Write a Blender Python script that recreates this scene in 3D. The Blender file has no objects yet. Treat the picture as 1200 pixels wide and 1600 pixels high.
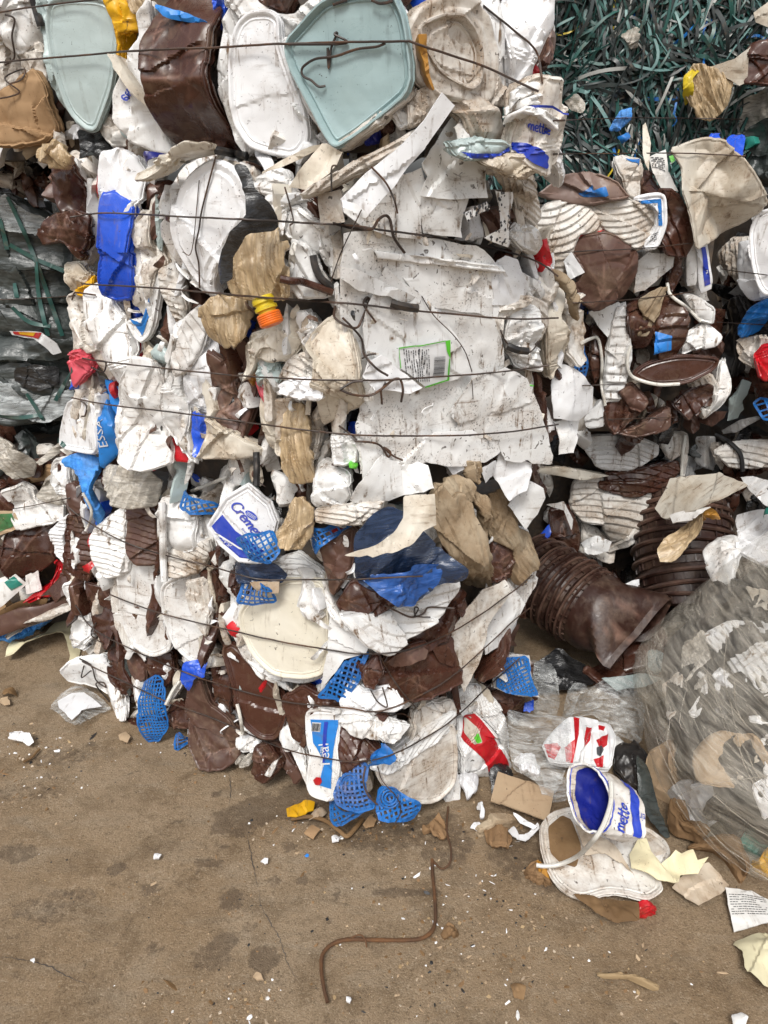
import bpy, math, random
import numpy as np
from mathutils import Vector, Matrix
from mathutils.geometry import delaunay_2d_cdt
from mathutils.bvhtree import BVHTree

scene = bpy.context.scene
COL = scene.collection

# ------------------------------------------------------------------ camera
PITCH = math.radians(24.0)
FOC = 1164.0                      # focal length in photo pixels (1200 wide)
EYE = np.array([0.0, 0.0, 1.6])
cam_data = bpy.data.cameras.new('camera')
cam_data.sensor_fit = 'HORIZONTAL'
cam_data.sensor_width = 36.0
cam_data.lens = 36.0 * FOC / 1200.0
cam_data.clip_start = 0.05
cam_data.clip_end = 500.0
cam = bpy.data.objects.new('camera', cam_data)
cam.location = EYE
cam.rotation_euler = (math.radians(90) - PITCH, 0, 0)
COL.objects.link(cam)
scene.camera = cam

# ------------------------------------------------------------------ sky, sun, exposure
SUN_EL, SUN_AZ = math.radians(54), math.radians(192)
world = bpy.data.worlds.new('World')
scene.world = world
world.use_nodes = True
wn = world.node_tree
wn.nodes.clear()
wo = wn.nodes.new('ShaderNodeOutputWorld')
wb = wn.nodes.new('ShaderNodeBackground')
ws = wn.nodes.new('ShaderNodeTexSky')
ws.sky_type = 'NISHITA'
ws.sun_disc = False
ws.sun_elevation = SUN_EL
ws.sun_rotation = SUN_AZ
ws.air_density = 1.0
ws.dust_density = 4.0
ws.ozone_density = 1.0
wh = wn.nodes.new('ShaderNodeHueSaturation')
wh.inputs['Saturation'].default_value = 0.28      # an overcast, nearly colourless sky
wh.inputs['Value'].default_value = 1.0
wn.links.new(ws.outputs['Color'], wh.inputs['Color'])
wn.links.new(wh.outputs['Color'], wb.inputs['Color'])
wb.inputs['Strength'].default_value = 0.115
wn.links.new(wb.outputs['Background'], wo.inputs['Surface'])

sun_data = bpy.data.lights.new('sun', 'SUN')
sun_data.energy = 1.5
sun_data.angle = math.radians(16)
sun_data.color = (1.0, 0.97, 0.92)
sun = bpy.data.objects.new('sun', sun_data)
sd = Vector((math.sin(SUN_AZ) * math.cos(SUN_EL), math.cos(SUN_AZ) * math.cos(SUN_EL), math.sin(SUN_EL)))
sun.rotation_euler = sd.to_track_quat('Z', 'Y').to_euler()
sun.location = (0, -3, 6)
COL.objects.link(sun)

scene.view_settings.view_transform = 'Standard'
scene.view_settings.look = 'None'
scene.view_settings.exposure = 0.52
scene.view_settings.gamma = 1.0
scene.view_settings.use_curve_mapping = False
scene.cycles.max_bounces = 8
scene.cycles.transparent_max_bounces = 12

# ------------------------------------------------------------------ numeric helpers
FW = np.array([0, math.cos(PITCH), -math.sin(PITCH)])
UP = np.array([0, math.sin(PITCH), math.cos(PITCH)])
RT = np.array([1.0, 0, 0])

def rays(px):
    px = np.asarray(px, float).reshape(-1, 2)
    d = FW[None] + RT[None] * ((px[:, :1] - 600) / FOC) - UP[None] * ((px[:, 1:] - 800) / FOC)
    return d / np.linalg.norm(d, axis=1, keepdims=True)

def unit(v):
    v = np.asarray(v, float)
    return v / (np.linalg.norm(v) + 1e-12)

def hash2(ix, iy, seed):
    h = (ix.astype(np.int64) * 374761393 + iy.astype(np.int64) * 668265263 + int(seed) * 1442695041) & 0x7fffffff
    h = ((h ^ (h >> 13)) * 1274126177) & 0x7fffffff
    h = (h ^ (h >> 16)) & 0xffff
    return h / 65535.0

def vnoise(x, y, seed=0):
    x = np.asarray(x, float); y = np.asarray(y, float)
    ix = np.floor(x); iy = np.floor(y)
    fx = x - ix; fy = y - iy
    fx = fx * fx * (3 - 2 * fx); fy = fy * fy * (3 - 2 * fy)
    a = hash2(ix, iy, seed); b = hash2(ix + 1, iy, seed)
    c = hash2(ix, iy + 1, seed); d = hash2(ix + 1, iy + 1, seed)
    return (a * (1 - fx) + b * fx) * (1 - fy) + (c * (1 - fx) + d * fx) * fy

def fbm(x, y, seed=0, oct=3):
    s = 0; a = 0.5; f = 1.0
    for k in range(oct):
        s = s + a * (vnoise(np.asarray(x) * f, np.asarray(y) * f, seed + k * 17) - 0.5) * 2
        a *= 0.5; f *= 2.03
    return s

# ------------------------------------------------------------------ materials
def new_mat(name):
    m = bpy.data.materials.new(name)
    m.use_nodes = True
    nt = m.node_tree
    nt.nodes.clear()
    out = nt.nodes.new('ShaderNodeOutputMaterial')
    return m, nt, out

def N(nt, t, **kw):
    n = nt.nodes.new(t)
    for k, v in kw.items():
        if k in n.inputs.keys():
            n.inputs[k].default_value = v
        else:
            setattr(n, k, v)
    return n

def coords(nt, sx=1, sy=1, sz=1):
    tc = N(nt, 'ShaderNodeTexCoord')
    oi = N(nt, 'ShaderNodeObjectInfo')
    mul = N(nt, 'ShaderNodeMath', operation='MULTIPLY'); mul.inputs[1].default_value = 53.0
    nt.links.new(oi.outputs['Random'], mul.inputs[0])
    add = N(nt, 'ShaderNodeVectorMath', operation='ADD')
    nt.links.new(tc.outputs['Object'], add.inputs[0])
    nt.links.new(mul.outputs[0], add.inputs[1])
    return add.outputs[0], oi

def mapped(nt, vec, s, rot=0.0):
    mp = N(nt, 'ShaderNodeMapping')
    mp.inputs['Scale'].default_value = s
    mp.inputs['Rotation'].default_value = (0, rot, 0)
    nt.links.new(vec, mp.inputs['Vector'])
    return mp.outputs[0]

def noise(nt, vec, scale, detail=4, rough=0.55, dist=0.0):
    n = N(nt, 'ShaderNodeTexNoise')
    n.inputs['Scale'].default_value = scale
    n.inputs['Detail'].default_value = detail
    n.inputs['Roughness'].default_value = rough
    n.inputs['Distortion'].default_value = dist
    nt.links.new(vec, n.inputs['Vector'])
    return n.outputs['Fac']

def ramp(nt, fac, lo, hi, a=0.0, b=1.0):
    r = N(nt, 'ShaderNodeMapRange')
    r.inputs['From Min'].default_value = lo; r.inputs['From Max'].default_value = hi
    r.inputs['To Min'].default_value = a; r.inputs['To Max'].default_value = b
    r.clamp = True
    nt.links.new(fac, r.inputs['Value'])
    return r.outputs[0]

def mixc(nt, fac, a, b):
    m = N(nt, 'ShaderNodeMix', data_type='RGBA')
    for s, v in ((m.inputs[0], fac), (m.inputs[6], a), (m.inputs[7], b)):
        if isinstance(v, (float, int)):
            s.default_value = v
        elif isinstance(v, tuple):
            s.default_value = (*v, 1) if len(v) == 3 else v
        else:
            nt.links.new(v, s)
    return m.outputs[2]

def mmath(nt, op, a, b=None):
    m = N(nt, 'ShaderNodeMath', operation=op)
    for i, v in enumerate((a, b)):
        if v is None: continue
        if isinstance(v, (float, int)): m.inputs[i].default_value = v
        else: nt.links.new(v, m.inputs[i])
    return m.outputs[0]

MATS = {}
def plastic(name, col, col2=None, dirt=0.4, dirtcol=(0.16, 0.10, 0.055), speck=0.4, rough=0.35, crease=None,
            transl=0.0, bump=0.25, streak=0.3, spec=0.5, grain=0.0):
    m, nt, out = new_mat(name)
    v, oi = coords(nt)
    b = N(nt, 'ShaderNodeBsdfPrincipled')
    big = noise(nt, v, 7.0, 5, 0.6, 0.4)
    mid = noise(nt, v, 28.0, 6, 0.65, 0.6)
    fine = noise(nt, v, 140.0, 3, 0.6)
    sp = noise(nt, v, 210.0, 2, 0.5)
    st = noise(nt, mapped(nt, v, (60, 7, 30)), 1.0, 5, 0.6, 0.3)
    st2 = noise(nt, mapped(nt, v, (9, 75, 30)), 1.0, 4, 0.6, 0.5)
    c = mixc(nt, ramp(nt, big, 0.35, 0.65), col, col2 if col2 else tuple(x * 0.86 for x in col))
    # each container has its own shade
    val = ramp(nt, oi.outputs['Random'], 0, 1, 0.84, 1.08)
    hs = N(nt, 'ShaderNodeHueSaturation')
    nt.links.new(c, hs.inputs['Color']); nt.links.new(val, hs.inputs['Value'])
    c = hs.outputs[0]
    if crease:
        at = N(nt, 'ShaderNodeAttribute', attribute_name='crease')
        cf = mmath(nt, 'MULTIPLY', at.outputs['Fac'], ramp(nt, big, 0.42, 0.62))
        c = mixc(nt, cf, c, crease)
    if dirt > 0:
        th = 0.60 - 0.18 * dirt
        f1 = ramp(nt, mmath(nt, 'ADD', mmath(nt, 'MULTIPLY', big, 0.55), mmath(nt, 'MULTIPLY', mid, 0.45)), th - 0.03, th + 0.16, 0, 0.75 * min(1, dirt + .2))
        f1 = mmath(nt, 'MULTIPLY', f1, ramp(nt, fine, 0.25, 0.65, 0.35, 1))
        c = mixc(nt, f1, c, tuple(x * 1.7 for x in dirtcol))
        f2 = ramp(nt, st, 0.57, 0.64, 0, min(1, streak * 1.3))
        f2 = mmath(nt, 'MULTIPLY', f2, ramp(nt, mid, 0.42, 0.6))
        c = mixc(nt, f2, c, dirtcol)
        f3 = ramp(nt, st2, 0.60, 0.70, 0, streak)
        f3 = mmath(nt, 'MULTIPLY', f3, ramp(nt, big, 0.42, 0.6))
        c = mixc(nt, f3, c, dirtcol)
    if speck > 0:
        f4 = ramp(nt, sp, 0.70 - 0.07 * speck, 0.72 - 0.06 * speck, 0, 0.9)
        f4 = mmath(nt, 'MULTIPLY', f4, mmath(nt, 'MULTIPLY', ramp(nt, mid, 0.40, 0.58), ramp(nt, big, 0.44, 0.58)))
        c = mixc(nt, f4, c, (0.03, 0.022, 0.016))
        sp2 = noise(nt, v, 75.0, 2, 0.5, 0.8)
        f5 = ramp(nt, sp2, 0.735 - 0.05 * speck, 0.75 - 0.05 * speck, 0, 0.85)
        f5 = mmath(nt, 'MULTIPLY', f5, ramp(nt, big, 0.58, 0.44))
        c = mixc(nt, f5, c, (0.05, 0.035, 0.025))
    nt.links.new(c, b.inputs['Base Color'])
    r = ramp(nt, mid, 0.3, 0.7, rough - 0.08, rough + 0.16)
    nt.links.new(r, b.inputs['Roughness'])
    b.inputs['Specular IOR Level'].default_value = spec
    if transl > 0:
        b.inputs['Subsurface Weight'].default_value = transl
        b.inputs['Subsurface Radius'].default_value = (0.01, 0.01, 0.01)
    bp = N(nt, 'ShaderNodeBump')
    bp.inputs['Strength'].default_value = bump
    bp.inputs['Distance'].default_value = 0.004
    hh = mmath(nt, 'ADD', mmath(nt, 'MULTIPLY', mid, 0.7), mmath(nt, 'MULTIPLY', st, 0.5))
    hh = mmath(nt, 'ADD', hh, mmath(nt, 'MULTIPLY', fine, 0.25))
    vo = N(nt, 'ShaderNodeTexVoronoi', feature='DISTANCE_TO_EDGE'); vo.inputs['Scale'].default_value = 1.0
    nt.links.new(mapped(nt, v, (22, 15, 20)), vo.inputs['Vector'])
    hh = mmath(nt, 'ADD', hh, mmath(nt, 'MULTIPLY', mmath(nt, 'MINIMUM', vo.outputs['Distance'], .22), 1.3))
    nt.links.new(hh, bp.inputs['Height'])
    nt.links.new(bp.outputs[0], b.inputs['Normal'])
    nt.links.new(b.outputs[0], out.inputs[0])
    MATS[name] = m
    return m

def film(name, col, alo, ahi, rough=0.22, dirt=(0.25, 0.18, 0.10), dirtamt=0.3, scale=(14, 70, 30), spec=0.7, rot=0.0):
    m, nt, out = new_mat(name)
    v, oi = coords(nt)
    b = N(nt, 'ShaderNodeBsdfPrincipled')
    st = noise(nt, mapped(nt, v, scale, rot), 1.0, 6, 0.62, 1.2)
    big = noise(nt, v, 11.0, 5, 0.6, 0.5)
    fine = noise(nt, v, 90.0, 4, 0.6, 0.5)
    c = mixc(nt, ramp(nt, st, 0.35, 0.68), col, tuple(min(1, x * 1.55 + 0.02) for x in col))
    c = mixc(nt, mmath(nt, 'MULTIPLY', ramp(nt, big, 0.45, 0.7, 0, dirtamt), ramp(nt, fine, 0.3, 0.6, .4, 1)), c, dirt)
    nt.links.new(c, b.inputs['Base Color'])
    b.inputs['Roughness'].default_value = rough
    b.inputs['Specular IOR Level'].default_value = spec
    bp = N(nt, 'ShaderNodeBump')
    bp.inputs['Strength'].default_value = 0.55
    bp.inputs['Distance'].default_value = 0.006
    nt.links.new(mmath(nt, 'ADD', st, mmath(nt, 'MULTIPLY', fine, 0.4)), bp.inputs['Height'])
    nt.links.new(bp.outputs[0], b.inputs['Normal'])
    if ahi < 1 or alo < 1:
        tr = N(nt, 'ShaderNodeBsdfTransparent')
        mx = N(nt, 'ShaderNodeMixShader')
        a = ramp(nt, st, 0.36, 0.66, alo, ahi)
        nt.links.new(a, mx.inputs[0])
        nt.links.new(tr.outputs[0], mx.inputs[1])
        nt.links.new(b.outputs[0], mx.inputs[2])
        nt.links.new(mx.outputs[0], out.inputs[0])
    else:
        nt.links.new(b.outputs[0], out.inputs[0])
    MATS[name] = m
    return m

WH = (0.74, 0.73, 0.70)
plastic('white', (.80, .80, .79), (0.74, 0.73, 0.705), dirt=0.5, speck=0.8, streak=.8, rough=.28)
plastic('clean', (0.82, 0.82, 0.825), (0.77, 0.775, 0.785), dirt=0.3, speck=0.45, rough=0.32, bump=0.15, streak=.4)
plastic('spotted', (0.81, 0.81, 0.80), (0.75, 0.74, 0.715), dirt=0.5, speck=1.5, streak=0.8)
plastic('dirty', (0.76, 0.74, 0.70), (0.64, 0.60, 0.53), dirt=0.9, speck=1.1, streak=1.0, rough=0.45)
plastic('cream', (0.68, 0.635, 0.55), (0.60, 0.535, 0.43), dirt=0.6, speck=0.6, streak=.6, rough=0.42)
plastic('ivory', (0.70, 0.66, 0.56), (0.66, 0.61, 0.49), dirt=0.15, speck=0.4, rough=0.42, bump=0.1)
plastic('grey', (0.46, 0.54, 0.53), (0.41, 0.49, 0.48), dirt=0.15, speck=0.2, rough=0.3, bump=0.08, dirtcol=(.2, .22, .2))
plastic('grey_wet', (0.38, 0.50, 0.50), (0.33, 0.45, 0.46), dirt=0.22, speck=0.2, rough=0.3, bump=0.12, dirtcol=(.14, .18, .18))
BRC = (0.25, 0.14, 0.105)
plastic('brown', (0.070, 0.027, 0.017), (0.050, 0.019, 0.012), dirt=0.35, speck=0, rough=0.24, crease=BRC, dirtcol=(.13, .085, .05), bump=0.2)
plastic('brown_dry', (0.105, 0.052, 0.037), (0.075, 0.036, 0.026), dirt=0.5, speck=0.1, rough=0.42, crease=BRC, dirtcol=(.16, .11, .07))
plastic('brown_roll', (0.040, 0.017, 0.012), (0.030, 0.013, 0.009), dirt=0.6, speck=0.1, rough=0.36, crease=BRC, dirtcol=(.10, .065, .045), bump=.35)
plastic('mauve', (0.22, 0.15, 0.125), (0.19, 0.125, 0.10), dirt=0.4, speck=0.2, rough=0.4)
plastic('blue', (0.012, 0.085, 0.60), (0.010, 0.065, 0.50), dirt=0.12, speck=0.15, rough=0.25, crease=(.25, .35, .75))
plastic('blue_sky', (0.02, 0.20, 0.60), (0.015, 0.16, 0.50), dirt=0.3, speck=0.3, rough=0.35)
plastic('blue_net', (0.014, 0.15, 0.46), (0.012, 0.11, 0.36), dirt=0.25, speck=0.0, rough=0.32)
plastic('navy', (0.012, 0.02, 0.22), (0.010, 0.016, 0.16), dirt=0.15, speck=0, rough=0.3)
plastic('red', (0.55, 0.012, 0.02), (0.45, 0.01, 0.016), dirt=0.25, speck=0.3, rough=0.3)
plastic('pink', (0.62, 0.10, 0.13), (0.58, 0.07, 0.10), dirt=0.3, speck=0.3, rough=0.35)
plastic('yellow', (0.72, 0.40, 0.012), (0.66, 0.34, 0.01), dirt=0.25, speck=0.3, rough=0.3)
plastic('valve_yellow', (0.70, 0.52, 0.02), None, dirt=0.6, speck=0.4, rough=0.4, dirtcol=(.12, .1, .02))
plastic('orange', (0.80, 0.16, 0.012), None, dirt=0.3, speck=0.3, rough=0.35)
plastic('amber', (0.40, 0.19, 0.03), None, dirt=0.3, speck=0.1, rough=0.3)
plastic('green_print', (0.10, 0.50, 0.03), None, dirt=0.15, speck=0.2, rough=0.4)
plastic('green_card', (0.04, 0.20, 0.06), (0.03, 0.12, 0.04), dirt=0.4, speck=0.2, rough=0.5)
plastic('teal', (0.03, 0.26, 0.20), (0.02, 0.20, 0.16), dirt=0.4, speck=0.0, rough=0.35)
plastic('cardboard', (0.40, 0.26, 0.145), (0.34, 0.215, 0.115), dirt=0.35, speck=0.1, rough=0.8, spec=0.15, dirtcol=(.16, .09, .045))
plastic('card_pale', (0.46, 0.34, 0.22), (0.42, 0.30, 0.19), dirt=0.3, speck=0.1, rough=0.8, spec=0.15)
plastic('paper', (0.72, 0.71, 0.69), (0.66, 0.64, 0.60), dirt=0.35, speck=0.2, rough=0.75, spec=0.2)
plastic('paper_clean', (0.78, 0.78, 0.79), None, dirt=0.05, speck=0, rough=0.7, spec=0.2, bump=0.1)
plastic('paper_stained', (0.56, 0.48, 0.38), (0.44, 0.34, 0.24), dirt=0.8, speck=0.3, rough=0.75, spec=0.2)
plastic('paper_yellow', (0.74, 0.68, 0.46), (0.70, 0.62, 0.40), dirt=0.2, speck=0.15, rough=0.6, spec=0.25)
plastic('rag', (0.42, 0.34, 0.24), (0.29, 0.215, 0.14), dirt=0.8, speck=0.1, rough=0.8, spec=0.15, bump=0.7, dirtcol=(.13, .085, .045))
plastic('fibre', (0.26, 0.16, 0.085), (0.20, 0.12, 0.06), dirt=0.5, speck=0, rough=0.9, spec=0.1, bump=0.8)
plastic('ink', (0.05, 0.05, 0.055), None, dirt=0, speck=0, rough=0.5)
plastic('print_blue', (0.018, 0.05, 0.42), None, dirt=0.15, speck=0.2, rough=0.35)
plastic('print_sky', (0.02, 0.21, 0.62), None, dirt=0.2, speck=0.2, rough=0.35)
plastic('print_white', (0.74, 0.74, 0.74), None, dirt=0.15, speck=0.1, rough=0.4)
plastic('rubber', (0.018, 0.017, 0.017), None, dirt=0.2, speck=0, rough=0.5)
plastic('wire', (0.030, 0.023, 0.020), (0.055, 0.033, 0.024), dirt=0.4, speck=0, rough=0.5, dirtcol=(.16, .065, .02), bump=0.1)
plastic('rust', (0.075, 0.045, 0.030), (0.12, 0.06, 0.03), dirt=0.5, speck=0, rough=0.75, spec=0.2, dirtcol=(.16, .075, .03), bump=0.7)
plastic('wood', (0.40, 0.29, 0.165), (0.34, 0.24, 0.13), dirt=0.4, speck=0, rough=0.8, spec=0.15, bump=0.5)
plastic('handle', (0.68, 0.66, 0.60), None, dirt=0.35, speck=0.2, rough=0.4)
plastic('leaf', (0.13, 0.075, 0.035), (0.20, 0.12, 0.055), dirt=0.5, speck=0.2, rough=0.7, spec=0.2)
plastic('core', (0.045, 0.034, 0.028), (0.10, 0.085, 0.07), dirt=0.5, speck=0.2, rough=0.6, bump=0.8)
plastic('strap_dark', (0.050, 0.062, 0.060), (0.028, 0.034, 0.034), dirt=0.2, speck=0, rough=0.38, bump=0.1)
plastic('strap_green', (0.030, 0.105, 0.088), (0.022, 0.070, 0.062), dirt=0.2, speck=0, rough=0.35, bump=0.1)
plastic('strap_pale', (0.16, 0.28, 0.265), (0.10, 0.20, 0.19), dirt=0.2, speck=0, rough=0.4, bump=0.1)
plastic('strap_white', (0.46, 0.47, 0.44), None, dirt=0.4, speck=0.1, rough=0.45, bump=0.1)
plastic('dark_plastic', (0.03, 0.027, 0.026), (0.02, 0.018, 0.018), dirt=0.35, speck=0.1, rough=0.35, dirtcol=(.10, .075, .055))
film('film_tan', (0.40, 0.30, 0.18), 0.75, 1.0, rough=0.25, dirt=(0.26, 0.15, 0.05), dirtamt=0.6, scale=(70, 9, 30))
film('film_grey', (0.42, 0.39, 0.34), 0.55, 0.95, rough=0.28, dirtamt=0.5)
film('film_clear', (0.50, 0.51, 0.50), 0.03, 0.36, rough=0.12, dirtamt=0.15)
film('film_black', (0.006, 0.006, 0.0065), 1, 1, rough=0.2, dirtamt=0.1, dirt=(.08, .07, .06))
film('film_dark', (0.030, 0.036, 0.034), 0.97, 1, rough=0.27, dirtamt=0.2, dirt=(.09, .11, .10), scale=(9, 40, 30), spec=.6)
film('film_haze', (0.32, 0.34, 0.34), 0.35, 0.9, rough=0.25, dirtamt=0.2, dirt=(.06, .10, .08))
film('film_blue', (0.008, 0.07, 0.28), 0.85, 1, rough=0.13, dirtamt=0.25, dirt=(.14, .20, .32))
film('film_navy', (0.007, 0.020, 0.055), 0.88, 1, rough=0.13, dirtamt=0.2, dirt=(.04, .07, .12))
film('cloth_blue', (0.04, 0.20, 0.52), 1, 1, rough=0.6, dirtamt=0.45, dirt=(.22, .24, .27), spec=0.2)
film('wrap', (0.48, 0.44, 0.37), 0.13, 0.46, rough=0.13, dirtamt=0.5, dirt=(0.30, 0.24, 0.16), scale=(7, 7, 60), rot=-.35)

# ------------------------------------------------------------------ objects
def new_obj(name, me, parent=None, loc=None):
    o = bpy.data.objects.new(name, me)
    COL.objects.link(o)
    if loc is not None: o.location = loc
    if parent is not None:
        o.parent = parent
        if loc is not None:
            p = parent; w = Vector((0, 0, 0))
            o.matrix_parent_inverse = p['_mi'] if False else world_matrix(p).inverted()
    return o

def world_matrix(o):
    m = Matrix.LocRotScale(o.location, o.rotation_euler, o.scale)
    if o.parent is not None:
        return world_matrix(o.parent) @ o.matrix_parent_inverse @ m
    return m

def tag(o, label=None, cat=None, group=None, kind=None):
    if label: o['label'] = label
    if cat: o['category'] = cat
    if group: o['group'] = group
    if kind: o['kind'] = kind
    return o

def thing(name, label, cat, loc=(0, 0, 0), group=None):
    o = new_obj(name, None, None, loc)
    return tag(o, label, cat, group)

def mesh_from(name, V, F, mats, smooth=True, fmat=None, crease=None, sharp=27):
    me = bpy.data.meshes.new(name)
    me.from_pydata([tuple(map(float, v)) for v in V], [], [tuple(map(int, f)) for f in F])
    for m in (mats if isinstance(mats, (list, tuple)) else [mats]):
        me.materials.append(MATS[m] if isinstance(m, str) else m)
    if fmat is not None:
        me.polygons.foreach_set('material_index', np.asarray(fmat, np.int32))
    if smooth:
        me.polygons.foreach_set('use_smooth', np.ones(len(me.polygons), bool))
        if sharp: me.set_sharp_from_angle(angle=math.radians(sharp))
    if crease is not None:
        a = me.attributes.new('crease', 'FLOAT', 'POINT')
        a.data.foreach_set('value', np.asarray(crease, np.float32))
    me.update()
    return me
# ------------------------------------------------------------------ solid bodies that pieces lie against
class Body:
    """A convex block with rounded edges, as a set of half-spaces."""
    def __init__(self, foot, z0, z1, k=0.03, lean=0.0):
        foot = [np.array(p, float) for p in foot]
        c = sum(foot) / len(foot)
        self.n = []; self.d = []; self.foot = foot; self.z0 = z0; self.z1 = z1; self.k = k
        for i in range(len(foot)):
            a = foot[i]; b = foot[(i + 1) % len(foot)]
            e = b - a; nn = np.array([e[1], -e[0]]); nn /= np.linalg.norm(nn)
            if np.dot(nn, c - a) > 0: nn = -nn
            n3 = np.array([nn[0], nn[1], 0.0])
            self.n.append(n3); self.d.append(np.dot(nn, a))
        self.n += [np.array([0, 0, 1.0]), np.array([0, 0, -1.0])]
        self.d += [z1, -z0]
        self.n = np.array(self.n); self.d = np.array(self.d)
    def sdf(self, p):
        s = (p @ self.n.T - self.d) / self.k
        m = s.max(-1)
        return self.k * (m + np.log(np.exp(s - m[..., None]).sum(-1)))
    def grad(self, p):
        e = 1e-3
        return unit([self.sdf(p + e * np.eye(3)[i]) - self.sdf(p - e * np.eye(3)[i]) for i in range(3)])
    def hit(self, px, o=0.0):
        d = rays([px])[0]
        t = 0.4; best = (9e9, t)
        for _ in range(90):
            s = float(self.sdf(EYE + d * t)) - o
            if s < best[0]: best = (s, t)
            if s < 0.0008: break
            t += max(s * 0.7, 0.001)
            if t > 12: break
        p = EYE + d * best[1]
        return p, self.grad(p)

class Egg(Body):
    def __init__(self, c, r, e=2.4):
        self.c = np.array(c, float); self.r = np.array(r, float); self.e = e
    def sdf(self, p):
        p = np.array(p, float).copy(); p[..., 0] -= .85 * np.maximum(0, p[..., 2] - .28)
        q = np.abs((p - self.c) / self.r) + 1e-6
        return ((q ** self.e).sum(-1) ** (1 / self.e) - 1) * self.r.min()

class Flat(Body):
    def __init__(self, z=0.0): self.z = z
    def hit(self, px, o=0.0):
        d = rays([px])[0]
        t = (self.z + o - EYE[2]) / d[2]
        return EYE + d * t, np.array([0, 0, 1.0])

GROUND = Flat()

# ------------------------------------------------------------------ polygons
ZS = 0.375
RG = {'A': (0, 0), 'B': (400, 0), 'C': (750, 0), 'D': (0, 300), 'E': (400, 350), 'F': (750, 300), 'G': (0, 650),
      'H': (350, 700), 'J': (750, 680), 'K': (0, 950), 'L': (350, 950), 'M': (750, 1000), 'P': (0, 0)}
RS = {'P': 1.0}
def px(region, s):
    o = np.array(RG[region], float); k = RS.get(region, ZS)
    return np.array([[float(v) for v in t.split(',')] for t in s.split()]) * k + o

def chaikin(p, n=1, k=.11):
    for _ in range(n):
        q = np.roll(p, -1, 0)
        p = np.stack([p * (1 - k) + q * k, p * k + q * (1 - k)], 1).reshape(-1, 2)
    return p

def densify(p, sp, closed=True):
    out = []
    n = len(p)
    for i in range(n if closed else n - 1):
        a = p[i]; b = p[(i + 1) % n]
        m = max(1, int(np.ceil(np.linalg.norm(b - a) / sp)))
        for j in range(m): out.append(a + (b - a) * j / m)
    if not closed: out.append(p[-1])
    return np.array(out)

def inside(q, poly):
    r = np.zeros(len(q), bool)
    x0, y0 = poly[:, 0], poly[:, 1]
    x1, y1 = np.roll(x0, -1), np.roll(y0, -1)
    dy = np.where(y1 == y0, 1e-12, y1 - y0)
    for k in range(0, len(q), 2000):
        x = q[k:k + 2000, 0:1]; y = q[k:k + 2000, 1:2]
        c = ((y0 > y) != (y1 > y)) & (x < (x1 - x0) * (y - y0) / dy + x0)
        r[k:k + 2000] = (c.sum(1) % 2) == 1
    return r

def dist_to(q, poly):
    e = np.roll(poly, -1, 0) - poly
    l2 = (e * e).sum(1) + 1e-12
    out = np.empty(len(q))
    for k in range(0, len(q), 1500):
        wx = q[k:k + 1500, 0:1] - poly[:, 0]; wy = q[k:k + 1500, 1:2] - poly[:, 1]
        t = np.clip((wx * e[:, 0] + wy * e[:, 1]) / l2, 0, 1)
        wx -= t * e[:, 0]; wy -= t * e[:, 1]
        out[k:k + 1500] = np.sqrt((wx * wx + wy * wy).min(1))
    return out

def triangulate(poly, sp, rng, rings=()):
    """poly (closed outline) -> verts (n,2), tris"""
    RP = []
    if len(rings):
        tg = np.roll(poly, -1, 0) - np.roll(poly, 1, 0)
        nn = np.stack([-tg[:, 1], tg[:, 0]], 1) / (np.linalg.norm(tg, axis=1, keepdims=True) + 1e-9)
        ar = np.sum(poly[:, 0] * np.roll(poly[:, 1], -1) - poly[:, 1] * np.roll(poly[:, 0], -1))
        if ar < 0: nn = -nn
        for r in rings:
            q = poly + nn * r
            q = q[inside(q, poly)]
            if len(q):
                RP.append(q[dist_to(q, poly) > r * .85])
        RP = [r for r in RP if len(r)]
    lo = poly.min(0); hi = poly.max(0)
    gx = np.arange(lo[0], hi[0], sp); gy = np.arange(lo[1], hi[1], sp * .866)
    X, Y = np.meshgrid(gx, gy)
    X = X + (np.arange(len(gy)) % 2)[:, None] * sp * .5
    q = np.stack([X.ravel(), Y.ravel()], 1)
    if len(q):
        q = q + rng.uniform(-.12, .12, q.shape) * sp
        q = q[inside(q, poly)]
        if len(q): q = q[dist_to(q, poly) > max(sp * .45, (rings[-1] + sp * .4) if len(rings) else 0)]
    pts = np.vstack([x for x in [poly, q] + RP if len(x)])
    nb = len(poly)
    r = delaunay_2d_cdt([Vector(p) for p in pts], [], [list(range(nb))], 1, 1e-6)
    V = np.array([[v.x, v.y] for v in r[0]]) if len(r[0]) else pts
    return V, [tuple(f) for f in r[2]]

WORLD_V = []; WORLD_F = []; WCOUNT = [0]
def remember(V, F):
    b = WCOUNT[0]
    WORLD_V.extend([tuple(v) for v in V])
    WORLD_F.extend([tuple(i + b for i in f) for f in F])
    WCOUNT[0] += len(V)

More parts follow.
